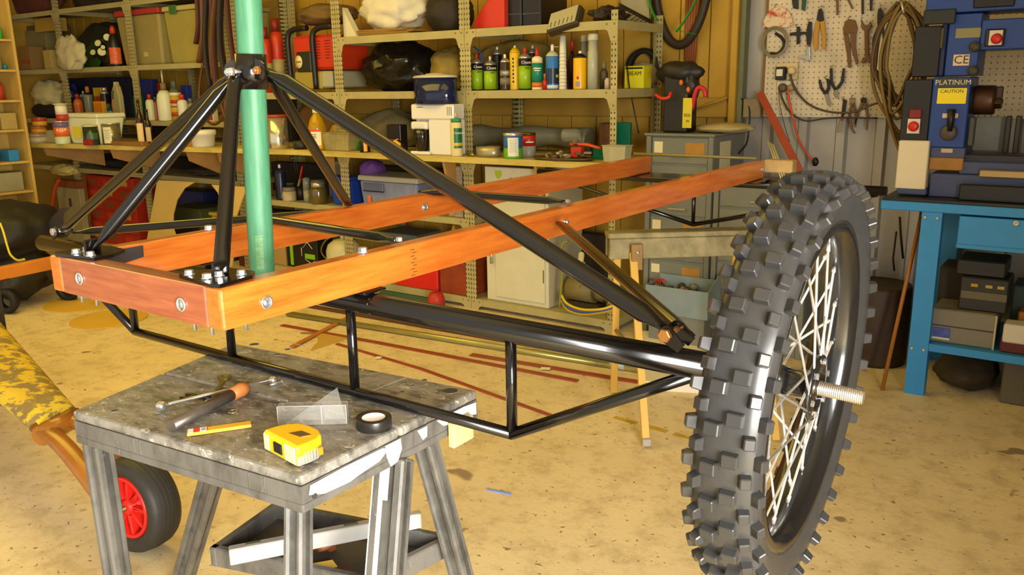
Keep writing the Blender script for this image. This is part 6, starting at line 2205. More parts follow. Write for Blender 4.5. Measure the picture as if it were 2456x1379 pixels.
lump('purple_bag', 'purple bag stuffed above the clear bin under the bench', 'bag', 852, 890, 384, ZL + 0.17, 4.20, 0.2, C('purple_fabric', '6b3f86', 0.7), 81, 0.15, 1.8)
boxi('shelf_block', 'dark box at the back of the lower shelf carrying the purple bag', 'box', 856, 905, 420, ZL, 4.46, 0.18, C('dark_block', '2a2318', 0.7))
o, P, w_, H = boxi('speckled_board', 'stone speckled board leaning under the bench by the shelf post', 'board', 790, 838, 386, ZL + 0.001, 4.46, 0.02, C('granite_speckle', 'a89a78', 0.6, col2='6a5a42', scale=60))
boxi('speckled_board', 'stone speckled board beyond the purple bag, at the next post', 'board', 1076, 1110, 398, ZL + 0.001, 4.15, 0.02, C('granite_speckle2', 'b0a184', 0.6, col2='7a6a52', scale=60))
# white steel wall cabinet on the bottom shelf
wc0, wc1 = xat(1164, 4.14, 0.4), xat(1313, 4.14, 0.4)
WCB = thing('steel_cabinet', ((wc0 + wc1) / 2, 4.3, ZB), 'cream white steel cabinet with one door on the bottom shelf', 'cabinet')
wz1 = zat(403, (wc0 + wc1) / 2, 4.14)
cwm = C('cream_white_enamel', 'cfc9a6', 0.45, noise=0.06)
mb = MB()
mb.lohi((wc0, 4.150, ZB + 0.001), (wc1, 4.55, wz1), bev=0.004)
mb.build('carcass', cwm, WCB)
mb = MB()
mb.lohi((wc0 + 0.075, 4.141, ZB + 0.030), (wc1 - 0.022, 4.1495, wz1 - 0.16), bev=0.003)
dr = mb.build('door', cwm, WCB)
mb = MB()
mb.lohi((wc1 - 0.032, 4.137, ZB + 0.16), (wc1 - 0.026, 4.1405, ZB + 0.24))
mb.build('hinge', C('dark_hinge', '6b654c', 0.4), dr)
mb = MB()
hz_ = zat(620, wc0 + 0.06, 4.14)
mb.tube([(wc0 + 0.055, 4.136, hz_ + 0.04), (wc0 + 0.055, 4.130, hz_ + 0.03), (wc0 + 0.055, 4.130, hz_ - 0.03)], 0.009, 8)
mb.build('handle', C('chrome_handle', 'd6d2c4', 0.2, metal=0.8), WCB)
mb = MB()
mb.lathe((wc0 + 0.20, 4.1498, wz1 - 0.075), [(0.014, 0), (0.014, 0.003), (0, 0.003)], 14, (0, -1, 0))
mb.build('lock', C('lock_grey', '6e6a5c', 0.4, metal=0.5), WCB)
mb = MB()
c = Vector((wc0 + 0.105, 4.1490, wz1 - 0.045))
mb.prism([c + Vector((-0.026, 0, 0.022)), c + Vector((0.026, 0, 0.022)), c + Vector((0.022, 0, -0.01)), c + Vector((0, 0, -0.03)), c + Vector((-0.022, 0, -0.01))], (0, -0.001, 0))
mb.build('sticker', C('lime_sticker', 'a9b81c', 0.5), WCB)
# pump with coloured hoses right of the cabinet
PM = thing('pump', (xat(1400, 4.25, ZB), 4.3, ZB), 'dusty motor pump with yellow and blue hoses on the bottom shelf', 'pump')
q = Vector((xat(1395, 4.22, ZB), 4.24, ZB))
mb = MB()
mb.tube([q + Vector((-0.12, 0.05, 0.115)), q + Vector((0.06, 0.05, 0.115))], 0.075, 18)
mb.build('motor', C('dusty_tan_metal', '8a7a4a', 0.55, noise=0.2), PM)
mb = MB()
mb.tube([q + Vector((0.061, 0.05, 0.115)), q + Vector((0.12, 0.05, 0.10)), q + Vector((0.15, 0.05, 0.09))], [0.055, 0.05, 0.03], 14)
mb.build('housing', C('olive_housing', '6e6638', 0.5), PM)
mb = MB()
mb.lohi((q.x - 0.12, q.y, ZB + 0.001), (q.x + 0.10, q.y + 0.10, ZB + 0.045))
mb.build('foot', C('dark_foot', '3c341e', 0.6), PM)
for k, (col, dz) in enumerate((('d8b818', 0.0), ('3f4f9a', -0.012), ('b39a2a', -0.022))):
    mb = MB()
    mb.tube(smoothpath([onY(1345, 705 + 6 * k, 4.08), onY(1360, 728 + 7 * k, 4.03), onY(1395, 742 + 6 * k, 4.02), onY(1440, 742 + 4 * k, 4.03), onY(1472, 733 + 5 * k, 4.06)], 6), 0.008, 8)
    mb.build('hose', C('hose_' + col, col, 0.4), PM)
mb = MB()
mb.tube(smoothpath([onY(1342, 740, 4.07), onY(1350, 640, 4.06), onY(1348, 590, 4.06), onY(1362, 578, 4.06)], 6), 0.007, 8)
mb.build('hose', C('yellow_green_hose', '8f8a2c', 0.5), PM)
for k in range(5):
    mb = MB()
    px = 1388 + 9 * k
    mb.tube([onY(px, 690 - 6 * k, 4.10 + 0.02 * k), onY(px + 14 - 3 * k, 628 + 8 * k, 4.12 + 0.02 * k)], 0.007, 6)
    solo('rod_offcut', mb, C('pale_rod', 'a49a68', 0.5), 'thin pale rod standing in the tangle above the motor pump', 'rod', origin=onY(px, 690, 4.1), group='rods above the pump')
mb = MB()
a = onY(1394, 617, 4.10)
mb.box(a, (0.034, 0.012, 0.062), rotz(0.2) @ Matrix.Rotation(0.1, 3, 'Y'), bev=0.008)
solo('pale_plug', mb, C('cream_plug', 'cfc68e', 0.4), 'cream plastic plate hanging above the motor pump', 'plug', origin=a)
boxi('brown_crate', 'brown timber panel beyond the steel cabinet, below the bench', 'panel', 1312, 1350, 400, ZB, 4.48, 0.05, C('brown_panel', '8e5f2a', 0.6))
# bottom shelf: toolboxes, gas bottle, boxes
o, P, w_, H = boxi('red_toolbox', 'bright red steel box on the bottom shelf', 'toolbox', 948, 1050, 590, ZB, 4.13, 0.22, C('bright_red_enamel', 'd22316', 0.35), bev=0.006)
for k in (0, 1):
    mb = MB()
    mb.tube([P + Vector((-w_ * 0.05 + 0.030 * k, -0.113, H * 0.62)), P + Vector((-w_ * 0.02 + 0.030 * k, -0.113, H * 0.45))], 0.007, 8)
    mb.build('latch', C('steel_latch', '9a8f7c', 0.35, metal=0.5), o)
boxi('rusty_case', 'scratched rust red case next to the bright red box', 'case', 1056, 1128, 630, ZB, 4.13, 0.24, C('rust_red_case', '8e3a16', 0.5, noise=0.25, scale=9), bev=0.005)
GB = thing('gas_bottle', (xat(822, 4.22, ZB), 4.25, ZB), 'cream gas bottle with a valve collar on the bottom shelf', 'gas bottle')
P, W, H = place(828, 84, 556, ZB, 4.24)
mb = MB()
mb.lathe(P, [(0, 0), (W * 0.46, 0.0), (W * 0.5, H * 0.1), (W * 0.5, H * 0.55), (W * 0.44, H * 0.70), (W * 0.28, H * 0.80), (W * 0.2, H * 0.82)], 28)
mb.build('body', C('cream_cylinder', 'c7bd8a', 0.35), GB)
mb = MB()
mb.tube([P + Vector((0, 0, H * 0.82)), P + Vector((0, 0, H * 0.95))], 0.022, 12)
mb.lohi((P.x - 0.03, P.y - 0.03, P.z + H * 0.93), (P.x + 0.045, P.y + 0.03, P.z + H), bev=0.006)
mb.build('valve', C('cream_valve', 'bfb58a', 0.4), GB)
mb = MB()
mb.tube(smoothpath([P + Vector((-W * 0.30, -0.06, H * 0.2)), P + Vector((-W * 0.55, -0.09, H * 0.5)), P + Vector((-W * 0.35, -0.09, H * 0.80)), P + Vector((-0.03, -0.02, H * 0.95))], 6), 0.006, 8)
mb.build('hose', C('brown_gas_hose', '6b5526', 0.5), GB)
o, P, w_, H = boxi('power_tool_carton', 'black carton with lime green graphics on the bottom shelf', 'carton', 690, 764, 560, ZB, 4.16, 0.16, C('black_carton', '17150f', 0.4))
for u0, u1, v0, v1 in ((0.12, 0.22, 0.05, 0.75), (0.08, 0.34, 0.80, 0.95), (0.60, 0.92, 0.30, 0.44)):
    mb = MB()
    mb.lohi((P.x - w_ / 2 + u0 * w_, P.y - 0.0812, P.z + H * v0), (P.x - w_ / 2 + u1 * w_, P.y - 0.0803, P.z + H * v1))
    mb.build('green_graphic', C('lime_graphic', '7fb41c', 0.45), o)
for u0, v0, u1, v1 in ((0.55, 0.95, 0.85, 0.60), (0.85, 0.95, 0.55, 0.60), (0.5, 0.60, 0.5, 0.35), (0.60, 0.28, 0.92, 0.10), (0.62, 0.10, 0.92, 0.25)):
    mb = MB()
    A_, B_ = P + Vector(((u0 - 0.5) * w_, -0.0806, H * v0)), P + Vector(((u1 - 0.5) * w_, -0.0806, H * v1))
    mb.tube([A_, B_], 0.0025, 4)
    mb.build('white_line', prt, o)
boxi('tan_carton', 'tan cardboard box left of the black and lime carton', 'carton', 655, 686, 540, ZB, 4.15, 0.2, C('tan_cardboard', 'a88848', 0.7))
boxi('pale_carton', 'pale cardboard sheet behind the gas bottle', 'carton', 768, 800, 560, ZB, 4.42, 0.1, C('pale_cardboard', 'b0985a', 0.7))
P, W, H = place(668, 8, 487, ZL - 0.12, 4.11)
boxi('grey_case', 'flat grey tool case lying on the bottom shelf beyond the gas bottle', 'case', 905, 1000, 560, ZB + 0.24, 4.30, 0.28, C('slate_case', '5a6058', 0.5))
boxi('dark_crate_fill', 'dark brown crate under the flat grey tool case', 'crate', 900, 1010, 618, ZB, 4.40, 0.2, C('dark_brown_crate', '3c2416', 0.7))
P, W, H = place(1092, 24, 540, ZB + 0.44, 4.3)
boxi('yellow_topped_box', 'dark box carrying a small yellow cone near the shelf post', 'box', 1066, 1110, 600, ZB, 4.40, 0.2, C('dark_box2', '2a2014', 0.7))
P, W, H = place(1090, 28, 538, zat(600, xat(1088, 4.40, 0.3), 4.40), 4.45)
mb = MB()
mb.lathe(P, [(W * 0.5, 0), (W * 0.45, H * 0.3), (W * 0.16, H * 0.9), (0, H)], 16)
solo('yellow_cone', mb, C('yellow_cone', 'd8b416', 0.45), 'small yellow plastic cone on the dark box by the shelf post', 'cone', origin=P)
o, P, w_, H = boxi('teal_box', 'long teal box on the floor below the bottom shelf edge', 'box', 900, 1045, 716, 0.0, 4.00, 0.10, C('teal_box', '2a6458', 0.5))
P, W, H = place(1047, 38, 702, 0.0, 4.02)
mb = MB()
mb.lathe(P, [(0, 0), (W * 0.5, 0), (W * 0.55, H * 0.6), (W * 0.4, H), (0, H)], 16)
solo('red_reel', mb, C('red_reel', 'b83020', 0.5, noise=0.3, scale=30), 'small red reel on the floor in front of the bottom shelf', 'reel', origin=P)

# ------------------------------------------------------------------ lower left: parts cabinet, plywood, clutter
RC = thing('parts_cabinet', (xat(250, 4.15, 0.4), 4.25, 0), 'red steel small-parts cabinet with yellow labels below the left shelving', 'cabinet')
rx0, rx1 = xat(196, 4.10, 0.4), xat(308, 4.10, 0.4)
rz1 = zat(425, (rx0 + rx1) / 2, 4.10)
redc = C('red_cabinet_enamel', 'ad2c14', 0.4, noise=0.12)
mb = MB()
mb.lohi((rx0, 4.165, 0.0), (rx1, 4.60, rz1), bev=0.004)
mb.build('carcass', redc, RC)
rows, cols = 6, 3
for i in range(rows):
    for j in range(cols):
        cw, chh = (rx1 - rx0) / cols, rz1 * 0.96 / rows
        x0 = rx0 + j * cw + 0.008
        z0 = 0.02 + i * chh
        mb = MB()
        mb.lohi((x0, 4.158, z0 + 0.006), (x0 + cw - 0.016, 4.1645, z0 + chh - 0.006), bev=0.002)
        dr = mb.build('drawer', redc, RC)
        mb = MB()
        mb.lohi((x0 + cw * 0.18, 4.1545, z0 + chh * 0.30), (x0 + cw * 0.66, 4.1578, z0 + chh * 0.72), bev=0.001)
        mb.build('label', C('lab_%d' % ((i * 2 + j) % 3), ('b5903a', '7a4a22', 'c8301a')[(i * 2 + j) % 3], 0.5), dr)
GCX = thing('grey_steel_box', (xat(165, 4.10, 0.3), 4.2, 0), 'dusty cream steel locker with a lock, left of the red parts cabinet', 'locker')
gx0, gx1 = xat(138, 4.06, 0.4), xat(192, 4.06, 0.4)
gz1 = zat(450, (gx0 + gx1) / 2, 4.06)
mb = MB()
mb.lohi((gx0, 4.06, 0), (gx1, 4.115, gz1), bev=0.004)
mb.build('body', C('dusty_cream_steel', 'a59a64', 0.5, noise=0.12), GCX)
mb = MB()
mb.lohi((gx0 + (gx1 - gx0) * 0.52, 4.054, gz1 - 0.18), (gx0 + (gx1 - gx0) * 0.62, 4.0598, gz1 - 0.10), bev=0.002)
mb.build('lock', C('dark_lock', '4d4426', 0.5), GCX)
mb = MB()
mb.lohi((gx0 - 0.01, 4.05, gz1 + 0.0005), (gx1 + 0.01, 4.118, gz1 + 0.07), bev=0.004)
solo('rust_tin_tray', mb, C('rusty_orange_metal', '8a4a1c', 0.6, noise=0.25, scale=10), 'rusty orange metal tray on top of the cream locker', 'tray', origin=((gx0 + gx1) / 2, 4.09, gz1))
OHx = smoothpath([onY(142, 430, 3.98), onY(133, 450, 3.97), onY(127, 480, 3.96), onY(126, 510, 3.96), onY(131, 545, 3.97), onY(136, 600, 3.98), Vector((onY(138, 620, 3.98).x, 3.98, 0.018))], 6)
mb = MB()
mb.tube(OHx, 0.017, 8)
solo('orange_hose', mb, C('orange_rubber', 'c9501a', 0.45), 'orange rubber hose curving down in front of the cream locker', 'hose', origin=OHx[-1])
# sheet of plywood with round cut-outs, leaning on the shelving
plyl = C('pale_plywood', 'd0b060', 0.6, noise=0.08, scale=4)
PLY = thing('plywood_sheet', onY(440, 590, 3.95), 'pale plywood sheet with two large round cut-outs, behind the frame', 'plywood')
yp = 3.92
Z0 = -0.0


def pl(px, py):
    return onY(px, py, yp)


out = [(377, 432), (467, 437)]
mb = MB()
c1 = [(467, 437), (442, 452), (424, 480), (415, 515), (414, 545), (420, 562), (432, 575)]
left = [(377, 432)] + c1[0:1] + c1[1:] + [(348, 600)]
mb.prism([pl(*p) for p in [(377, 432)] + c1 + [(450, 610), (346, 610)]], (0, 0.009, 0))
mb.build('left_web', plyl, PLY)
c2 = [(507, 443), (522, 462), (530, 490), (532, 520), (528, 545)]
c3 = [(587, 462), (578, 485), (570, 510), (560, 540)]
mb = MB()
mb.prism([pl(*p) for p in [(507, 443), (596, 449)] + [(600, 462)] + c3 + [(540, 580)] + c2[::-1][:-1]], (0, 0.009, 0))
mb.build('right_web', plyl, PLY)
mb = MB()
mb.prism([pl(*p) for p in ((348, 606), (560, 606), (556, 640), (342, 640))], (0, 0.009, 0))
mb.build('foot_web', plyl, PLY)
zlow = pl(342, 640).z
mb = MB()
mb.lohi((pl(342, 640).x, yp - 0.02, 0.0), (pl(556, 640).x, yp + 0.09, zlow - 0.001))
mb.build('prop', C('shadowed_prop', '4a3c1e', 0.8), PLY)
# things seen through the cut-out
boxi('navy_bin', 'navy blue bin seen through the plywood cut-out', 'bin', 428, 498, 458, 0.0, 4.39, 0.22, C('navy_bin', '1f2a52', 0.4))
boxi('green_toolbox', 'dark green tool case below the navy bin', 'toolbox', 420, 492, 498, 0.0, 4.08, 0.3, C('dark_green_case', '39401e', 0.5), C('black_front', '1a1810', 0.5), 0.1, 0.72)
for k in range(7):
    px0 = 497 + 2 * (k % 2)
    X0, X1 = xat(px0, 4.15, 0.4), xat(px0 + 36, 4.15, 0.4)
    zz_ = 0.20 + 0.032 * k
    mb = MB()
    mb.lohi((X0, 4.16 + 0.01 * (k % 3), zz_), (X1, 4.40, zz_ + 0.026), bev=0.002)
    solo('timber_batten', mb, C('timber_batten', 'c2a03a', 0.6), 'thin yellow timber slat in the pile behind the plywood cut-out', 'slat', origin=((X0 + X1) / 2, 4.28, zz_), group='stacked yellow slats')
boxi('slat_base', 'dark block under the stacked yellow slats', 'block', 497, 536, 577, 0.0, 4.16, 0.24, C('slat_block', '2e2614', 0.8))
boxi('maroon_drum', 'maroon case behind the right part of the plywood', 'case', 574, 606, 470, 0.0, 4.17, 0.25, C('maroon_case', '5a2c26', 0.5))
lump('bench_bag', 'pale lumpy bag hanging under the left end of the bench', 'bag', 112, 165, 394, zat(422, xat(138, 3.66, 0.7), 3.66), 3.66, 0.12, C('cream_lumpy_bag', 'b3a25a', 0.8, noise=0.15), 91, 0.3, 2.2)
lump('lower_shelf_clutter', 'black bag of clutter on the lower left shelf', 'clutter', 205, 300, 372, ZLL, 4.2, 0.3, C('black_clutter', '1a160c', 0.7), 92, 0.3, 2)
lump('lower_shelf_clutter', 'grey lumpy sack on the lower left shelf by the bench bracket', 'sack', 170, 215, 366, ZLL, 4.26, 0.22, C('grey_green_sack', '6d6a3c', 0.8), 93, 0.25, 2)
lump('lower_shelf_clutter', 'dark scrap heap on the lower shelf left of the front strut', 'scrap', 425, 545, 402, ZLL, 4.18, 0.3, C('dark_scrap_heap', '3a3018', 0.6, noise=0.4, scale=14, bump=0.5), 94, 0.4, 2.8)
# bookcase contents
def bcitem(nm, label, cat, py, px0, px1, row, mat, Y):
    z = BCZ[row]
    X = XE - 0.14
    ya, yb = Y
    P0 = onX(px0, py, XE - 0.10)
    h = P0.z - z
    mb = MB()
    mb.lohi((XE - 0.24, ya, z + 0.0006), (XE - 0.06, yb, z + max(h, 0.03)), bev=0.008)
    solo(nm, mb, mat, label, cat, origin=(X, (ya + yb) / 2, z))


bcitem('green_card', 'bright green card box on the second bookcase shelf', 'box', 66, 0, 26, 0 if False else 0, C('signal_green', '1fae2c', 0.5), (YE - 0.22, YE - 0.06))
for row, col, h, ya, yb, lb in ((1, '7a6a3c', 0.10, 0.30, 0.10, 'brown bundle of sheets on the third bookcase shelf'), (1, '2f7f86', 0.05, 0.07, 0.03, 'teal ball-shaped pot at the end of the third bookcase shelf'), (2, 'a83a22', 0.14, 0.17, 0.08, 'red labelled jar on the fourth bookcase shelf'), (2, '9aa07a', 0.16, 0.27, 0.19, 'pale bottle on the fourth bookcase shelf'), (3, '1f2a5a', 0.12, 0.40, 0.18, 'navy tin on the fifth bookcase shelf'), (3, 'a8904c', 0.13, 0.17, 0.05, 'cardboard box on the fifth bookcase shelf'), (4, '6f6448', 0.08, 0.42, 0.22, 'grey case with a paper label on the sixth bookcase shelf'), (4, '2f7fb0', 0.09, 0.15, 0.07, 'bright blue box on the sixth bookcase shelf'), (5, '8f8a66', 0.15, 0.26, 0.07, 'pale box on the seventh bookcase shelf'), (5, '4a4a34', 0.16, 0.44, 0.30, 'dark box on the seventh bookcase shelf'), (6, '8a7f58', 0.18, 0.44, 0.24, 'grey cabinet-like box low in the bookcase')):
    z = BCZ[row]
    mb = MB()
    if 'jar' in lb or 'bottle' in lb or 'tin' in lb or 'pot' in lb:
        r_ = abs(ya - yb) * 0.46
        mb.lathe((XE - 0.12, YE - (ya + yb) / 2, z + 0.0006), [(0, 0), (r_, 0), (r_, h * 0.7), (r_ * 0.7, h * 0.8), (r_ * 0.6, h), (0, h)], 18)
    else:
        mb.lohi((XE - 0.25, YE - ya, z + 0.0006), (XE - 0.05, YE - yb, z + h), bev=0.004)
    solo('bookcase_item', mb, C('bci_' + col, col, 0.5, noise=0.12), lb, lb.split(' on ')[0].split(' at ')[0].split(' low ')[0].split(' with ')[0].split()[-1], origin=(XE - 0.12, YE - (ya + yb) / 2, z))

# black garden machine and second timber beam at the left edge
MW = thing('garden_machine', onZ(30, 745, 0.0), 'black bagged garden machine with a curved blade at the left edge', 'machine')
base_m = onZ(40, 735, 0.0)
mb = MB()
mb.blob((base_m.x - 0.15, base_m.y + 0.05, 0.50), (0.80, 0.70, 0.40), 15, 0.18, 1.8, 4)
mb.build('bag', C('black_canvas', '1b1812', 0.6, noise=0.2), MW)
mb = MB()
mb.blob((base_m.x - 0.1, base_m.y + 0.05, 0.22), (0.55, 0.5, 0.36), 16, 0.35, 2.4, 3)
mb.build('engine', C('dark_engine', '262318', 0.5, noise=0.4, scale=16), MW)
for dx_, dy_ in ((0.15, -0.12), (-0.35, -0.1), (0.15, 0.28)):
    mb = MB()
    mb.ring((base_m.x + dx_, base_m.y + dy_, 0.085), (0.5, -1, 0), [(0.045, -0.025), (0.075, -0.028), (0.084, 0), (0.075, 0.028), (0.045, 0.025)], 24)
    mb.build('wheel', C('black_wheel', '1c1a16', 0.6), MW)
mb = MB()
mb.tube(smoothpath([onY(0, 520, 2.75), onY(14, 504, 2.75), onY(30, 503, 2.75), onY(40, 512, 2.75)], 5), 0.014, 8)
mb.build('handle', C('red_orange_handle', 'c8401a', 0.4), MW)
mb = MB()
bl = [onY(px, py, 2.70) for px, py in ((112, 545), (125, 520), (145, 500), (165, 497), (150, 512), (146, 530), (155, 540), (150, 555), (125, 552))]
mb.prism(bl, (0, 0.012, 0))
mb.build('curved_blade', C('grey_blade', '4a4444', 0.45, metal=0.4), MW)
mb = MB()
mb.tube(smoothpath([onY(0, 535, 2.15), onY(8, 556, 2.15), onY(18, 592, 2.14), onY(26, 612, 2.13), onY(42, 624, 2.12), onY(58, 622, 2.12)], 6), 0.006, 8)
solo('yellow_rope', mb, C('yellow_cord', 'c9b62c', 0.5), 'yellow cord hanging down over the orange timber at the left edge', 'cord', origin=onY(42, 624, 2.12))
# varnished beam of another frame, lying on the black machine
A, B = onZ(-60, 652, 0.60), onZ(142, 612, 0.60)
B = A + (B - A)
d = (B - A).normalized()
A2, B2 = A - d * 0.5, B + d * 0.12
mb = MB()
mb.box((A2 + B2) / 2 + Vector((0, 0, -0.03)), ((B2 - A2).length, 0.045, 0.06), rotz(atan2(d.y, d.x)), bev=0.004)
BM = thing('timber_beam', ((A2 + B2) / 2).xy.to_3d(), 'varnished orange timber beam on dark props at the left edge', 'beam')
mb.build('beam', C('orange_varnish', 'c0701c', 0.35, noise=0.12, coat=0.3), BM)
for t in (0.20, 0.60):
    q = A2.lerp(B2, t)
    mb = MB()
    mb.lohi((q.x - 0.14, q.y - 0.02, 0.0), (q.x - 0.10, q.y + 0.02, 0.54))
    mb.lohi((q.x - 0.14, q.y - 0.02, 0.5), (q.x + 0.03, q.y + 0.02, 0.539))
    mb.build('prop', C('dark_prop', '2a2216', 0.7), BM)
p = onZ(30, 672, 0.12)
mb = MB()
mb.box((p.x, p.y, 0.12), (0.13, 0.02, 0.11), rotz(0.5), bev=0.004)
mb.build('number_plate', C('grey_green_plate', '6f7448', 0.5, noise=0.2), MW)

# dark filler boxes added at the shelf backs to darken the recesses
for x0, x1, yt, z, lb in ((172, 318, 372, ZLL, 'dark filler box added to darken the back of the lower left shelf'), (345, 520, 378, ZLL, 'long dark filler box added to darken the back of the lower shelf left of the mast'), (655, 808, 392, ZL, 'dark filler box added to darken the shelf behind the spray can under the bench'), (905, 1100, 402, ZL, 'dark filler box added to darken the shelf behind the large clear bin'), (640, 800, 510, ZB, 'dark filler box added to darken the back of the bottom shelf right of the mast'), (345, 470, 305, ZBN, 'dark filler box added to darken the gap behind the brown bottles'), (640, 700, 232, ZBN, 'dark filler box added to darken the gap behind the shiny silver canister'), (1330, 1470, 560, ZB, 'dark filler box added to darken the shelf behind the motor pump')):
    boxi('dark_crate_fill', lb, 'crate', x0, x1, yt, z, 4.54, 0.085, C('recess_dark_fill', '2c2414', 0.8, noise=0.2))
# ------------------------------------------------------------------ floor things
disc = C('plywood_disc', 'd2a83e', 0.6, noise=0.1, scale=4)
for (cx, cy), (ex_, ey_), lb in (((205, 727), (103, 740), 'round plywood disc lying on the floor, the farther one'), ((262, 766), (166, 776), 'round plywood disc lying on the floor, the nearer one')):
    c, e = onZ(cx, cy, 0.0), onZ(ex_, ey_, 0.0)
    r = (e - c).length
    z0 = 0.0005
    mb = MB()
    mb.lathe((c.x, c.y, z0), [(r, 0), (r, 0.006)], 48)
    solo('plywood_disc', mb, disc, lb, 'disc', origin=(c.x, c.y, 0), group='plywood discs on the floor')
P, W, H = place(203, 36, 698, 0.0065, onZ(195, 716, 0.0).y)
mb = MB()
mb.lathe(P, [(0, 0), (W * 0.44, 0), (W * 0.5, H), (W * 0.46, H), (W * 0.40, H * 0.1), (0, H * 0.1)], 24)
solo('cream_tub', mb, C('cream_tub', 'cfc28c', 0.5), 'small cream tub standing on the farther plywood disc', 'tub', origin=P)
rs = C('red_brown_timber', '94482a', 0.5, noise=0.15, scale=4)
floor_strip('timber_strip', [(676, 781), (900, 822), (1385, 915)], 0.035, rs, 'thin red-brown timber strip on the floor, running under the axle', 'timber strip', 0.006)
floor_strip('timber_strip', [(808, 826), (1010, 886), (1335, 1003)], 0.022, rs, 'narrow red-brown timber strip on the floor nearest the work stand', 'timber strip', 0.006)
floor_strip('timber_strip', [(1130, 852), (1372, 892), (1530, 918)], 0.040, rs, 'short red-brown timber strip on the floor near the trestle', 'timber strip', 0.007)
floor_strip('timber_plank', [(700, 712), (1480, 852)], 0.085, C('orange_brown_plank', 'a05a2a', 0.45, noise=0.18, scale=3), 'wide orange-brown plank on the floor along the shelving', 'plank', 0.022)
floor_strip('timber_plank', [(690, 728), (1450, 862)], 0.030, C('dark_brown_plank', '5a3a24', 0.6), 'dark brown batten on the floor beside the wide plank', 'batten', 0.018)
floor_strip('timber_strip', [(700, 833), (835, 762)], 0.03, C('orange_strip', 'b5702a', 0.5), 'orange timber strip lying across the others on the floor', 'timber strip', 0.006, z=0.007)
# galvanised pipe with coupling
A, B = onZ(690, 752, 0.018), onZ(1545, 888, 0.018)
PI = thing('galvanised_pipe', ((A + B) / 2).xy.to_3d(), 'long galvanised pipe with a pale coupling on the floor', 'pipe')
mb = MB()
mb.tube([A, B], 0.017, 14)
mb.build('pipe', C('galvanised', 'a8a05c', 0.3, metal=0.6, noise=0.15), PI)
a, b = onZ(1465, 872, 0.0235), onZ(1500, 878, 0.0235)
mb = MB()
mb.tube([a, b], 0.0225, 16)
mb.build('coupling', C('pale_pvc', 'a9b0a4', 0.4), PI)
# plywood triangle with a curved cut
mb = MB()
pts = [(760, 800), (772, 812), (760, 828), (730, 838), (820, 838), (835, 815), (800, 795)]
pts = [(745, 842), (752, 832), (762, 822), (762, 812), (752, 802), (790, 800), (838, 812)]
mb.prism([onZ(a, b, 0.0005) for a, b in pts], (0, 0, 0.005))
solo('plywood_offcut', mb, C('honey_ply', 'c09a48', 0.6), 'plywood offcut with a curved notch on the floor behind the stand', 'plywood', origin=onZ(790, 818, 0))
mb = MB()
A, B = onZ(1168, 1175, 0.0), onZ(1225, 1186, 0.0)
d = B - A
mb.box((A + B) / 2 + Vector((0, 0, 0.002)), (d.length, 0.014, 0.004), rotz(atan2(d.y, d.x)), bev=0.001)
solo('blue_clip', mb, C('pale_blue_plastic', '7f9be0', 0.45), 'little pale blue plastic strip alone on the concrete floor', 'plastic strip', origin=(A + B) / 2)
for k, (px, py, w_, l_) in enumerate(((908, 858, 0.03, 0.03), (1308, 884, 0.05, 0.03))):
    p = onZ(px, py, 0.007)
    mb = MB()
    mb.box((p.x, p.y, 0.0085), (w_, l_, 0.002), rotz(0.4))
    solo('paper_tag', mb, C('white_tag', 'e6dcc0', 0.6), ('tiny white paper tag on the narrow timber strip', 'tiny white paper tag on the long timber strip near the trestle')[k], 'paper tag', origin=p)

# ------------------------------------------------------------------ wooden trestle under the far end
tm = C('paint_spattered_timber', 'a19468', 0.6, col2='6f6444', scale=12, det=6)
tl = C('new_pine_leg', 'd8ad50', 0.5, noise=0.08, stretch=(8, 8, 1), scale=4)
TS = thing('trestle', (-1.4, 3.05, 0), 'timber trestle with paint-spattered top and pale pine legs under the far end', 'trestle')
zt_ = 0.797
TA, TB = onZ(1455, 556, zt_), onZ(1860, 545, zt_)
d = (TB - TA)
TB = TA + d
r_ = rotz(atan2(d.y, d.x))
dn = d.normalized()
n2 = Vector((-dn.y, dn.x, 0))
mid = (TA + TB) / 2
mb = MB()
mb.box(mid + Vector((0, 0, -0.012)), (d.length, 0.095, 0.022), r_, bev=0.003)
mb.build('top_rail', tm, TS)
mb = MB()
mb.box(mid - n2 * 0.040 + Vector((0, 0, -0.066)), (d.length - 0.01, 0.022, 0.085), r_, bev=0.003)
mb.build('side_rail', tm, TS)
mb = MB()
mb.box(mid + n2 * 0.040 + Vector((0, 0, -0.066)), (d.length - 0.01, 0.022, 0.085), r_, bev=0.003)
mb.build('side_rail', tm, TS)


def tleg(top, foot, wd, th, mat):
    top, foot = Vector(top), Vector(foot)
    dd_ = (foot - top).normalized()
    a = (dn - dd_ * dn.dot(dd_)).normalized()
    b = dd_.cross(a)
    mb = MB()
    mb.box((top + foot) / 2, (wd, th, (foot - top).length), Matrix((a, b, dd_)).transposed(), bev=0.002)
    return mb.build('leg', mat, TS)


f1, f2 = onZ(1550, 1070, 0.006), onZ(1472, 940, 0.006)
t1 = TA + dn * 0.10 - n2 * 0.062 + Vector((0, 0, -0.08))
t2 = TA + dn * 0.06 + n2 * 0.062 + Vector((0, 0, -0.08))
tleg(t1, f1, 0.030, 0.020, tl)
tleg(t2, f2, 0.030, 0.020, tl)
mb = MB()
mb.box(f1 + Vector((0, 0, 0.018)), (0.034, 0.026, 0.030), r_, bev=0.003)
mb.build('foot_cap', C('grey_tape', 'a5a098', 0.5), TS)
off = dn * (d.length - 0.20)
tleg(t1 + off, f1 + off, 0.030, 0.020, tl)
tleg(t2 + off, f2 + off, 0.030, 0.020, tl)
for e in (Vector((0, 0, 0)), off):
    m1, m2 = t1.lerp(f1, 0.55) + e, t2.lerp(f2, 0.55) + e
    mb = MB()
    mb.tube([m1, m2], 0.009, 6)
    mb.build('spreader', C('olive_strap', '8a7a44', 0.5), TS)
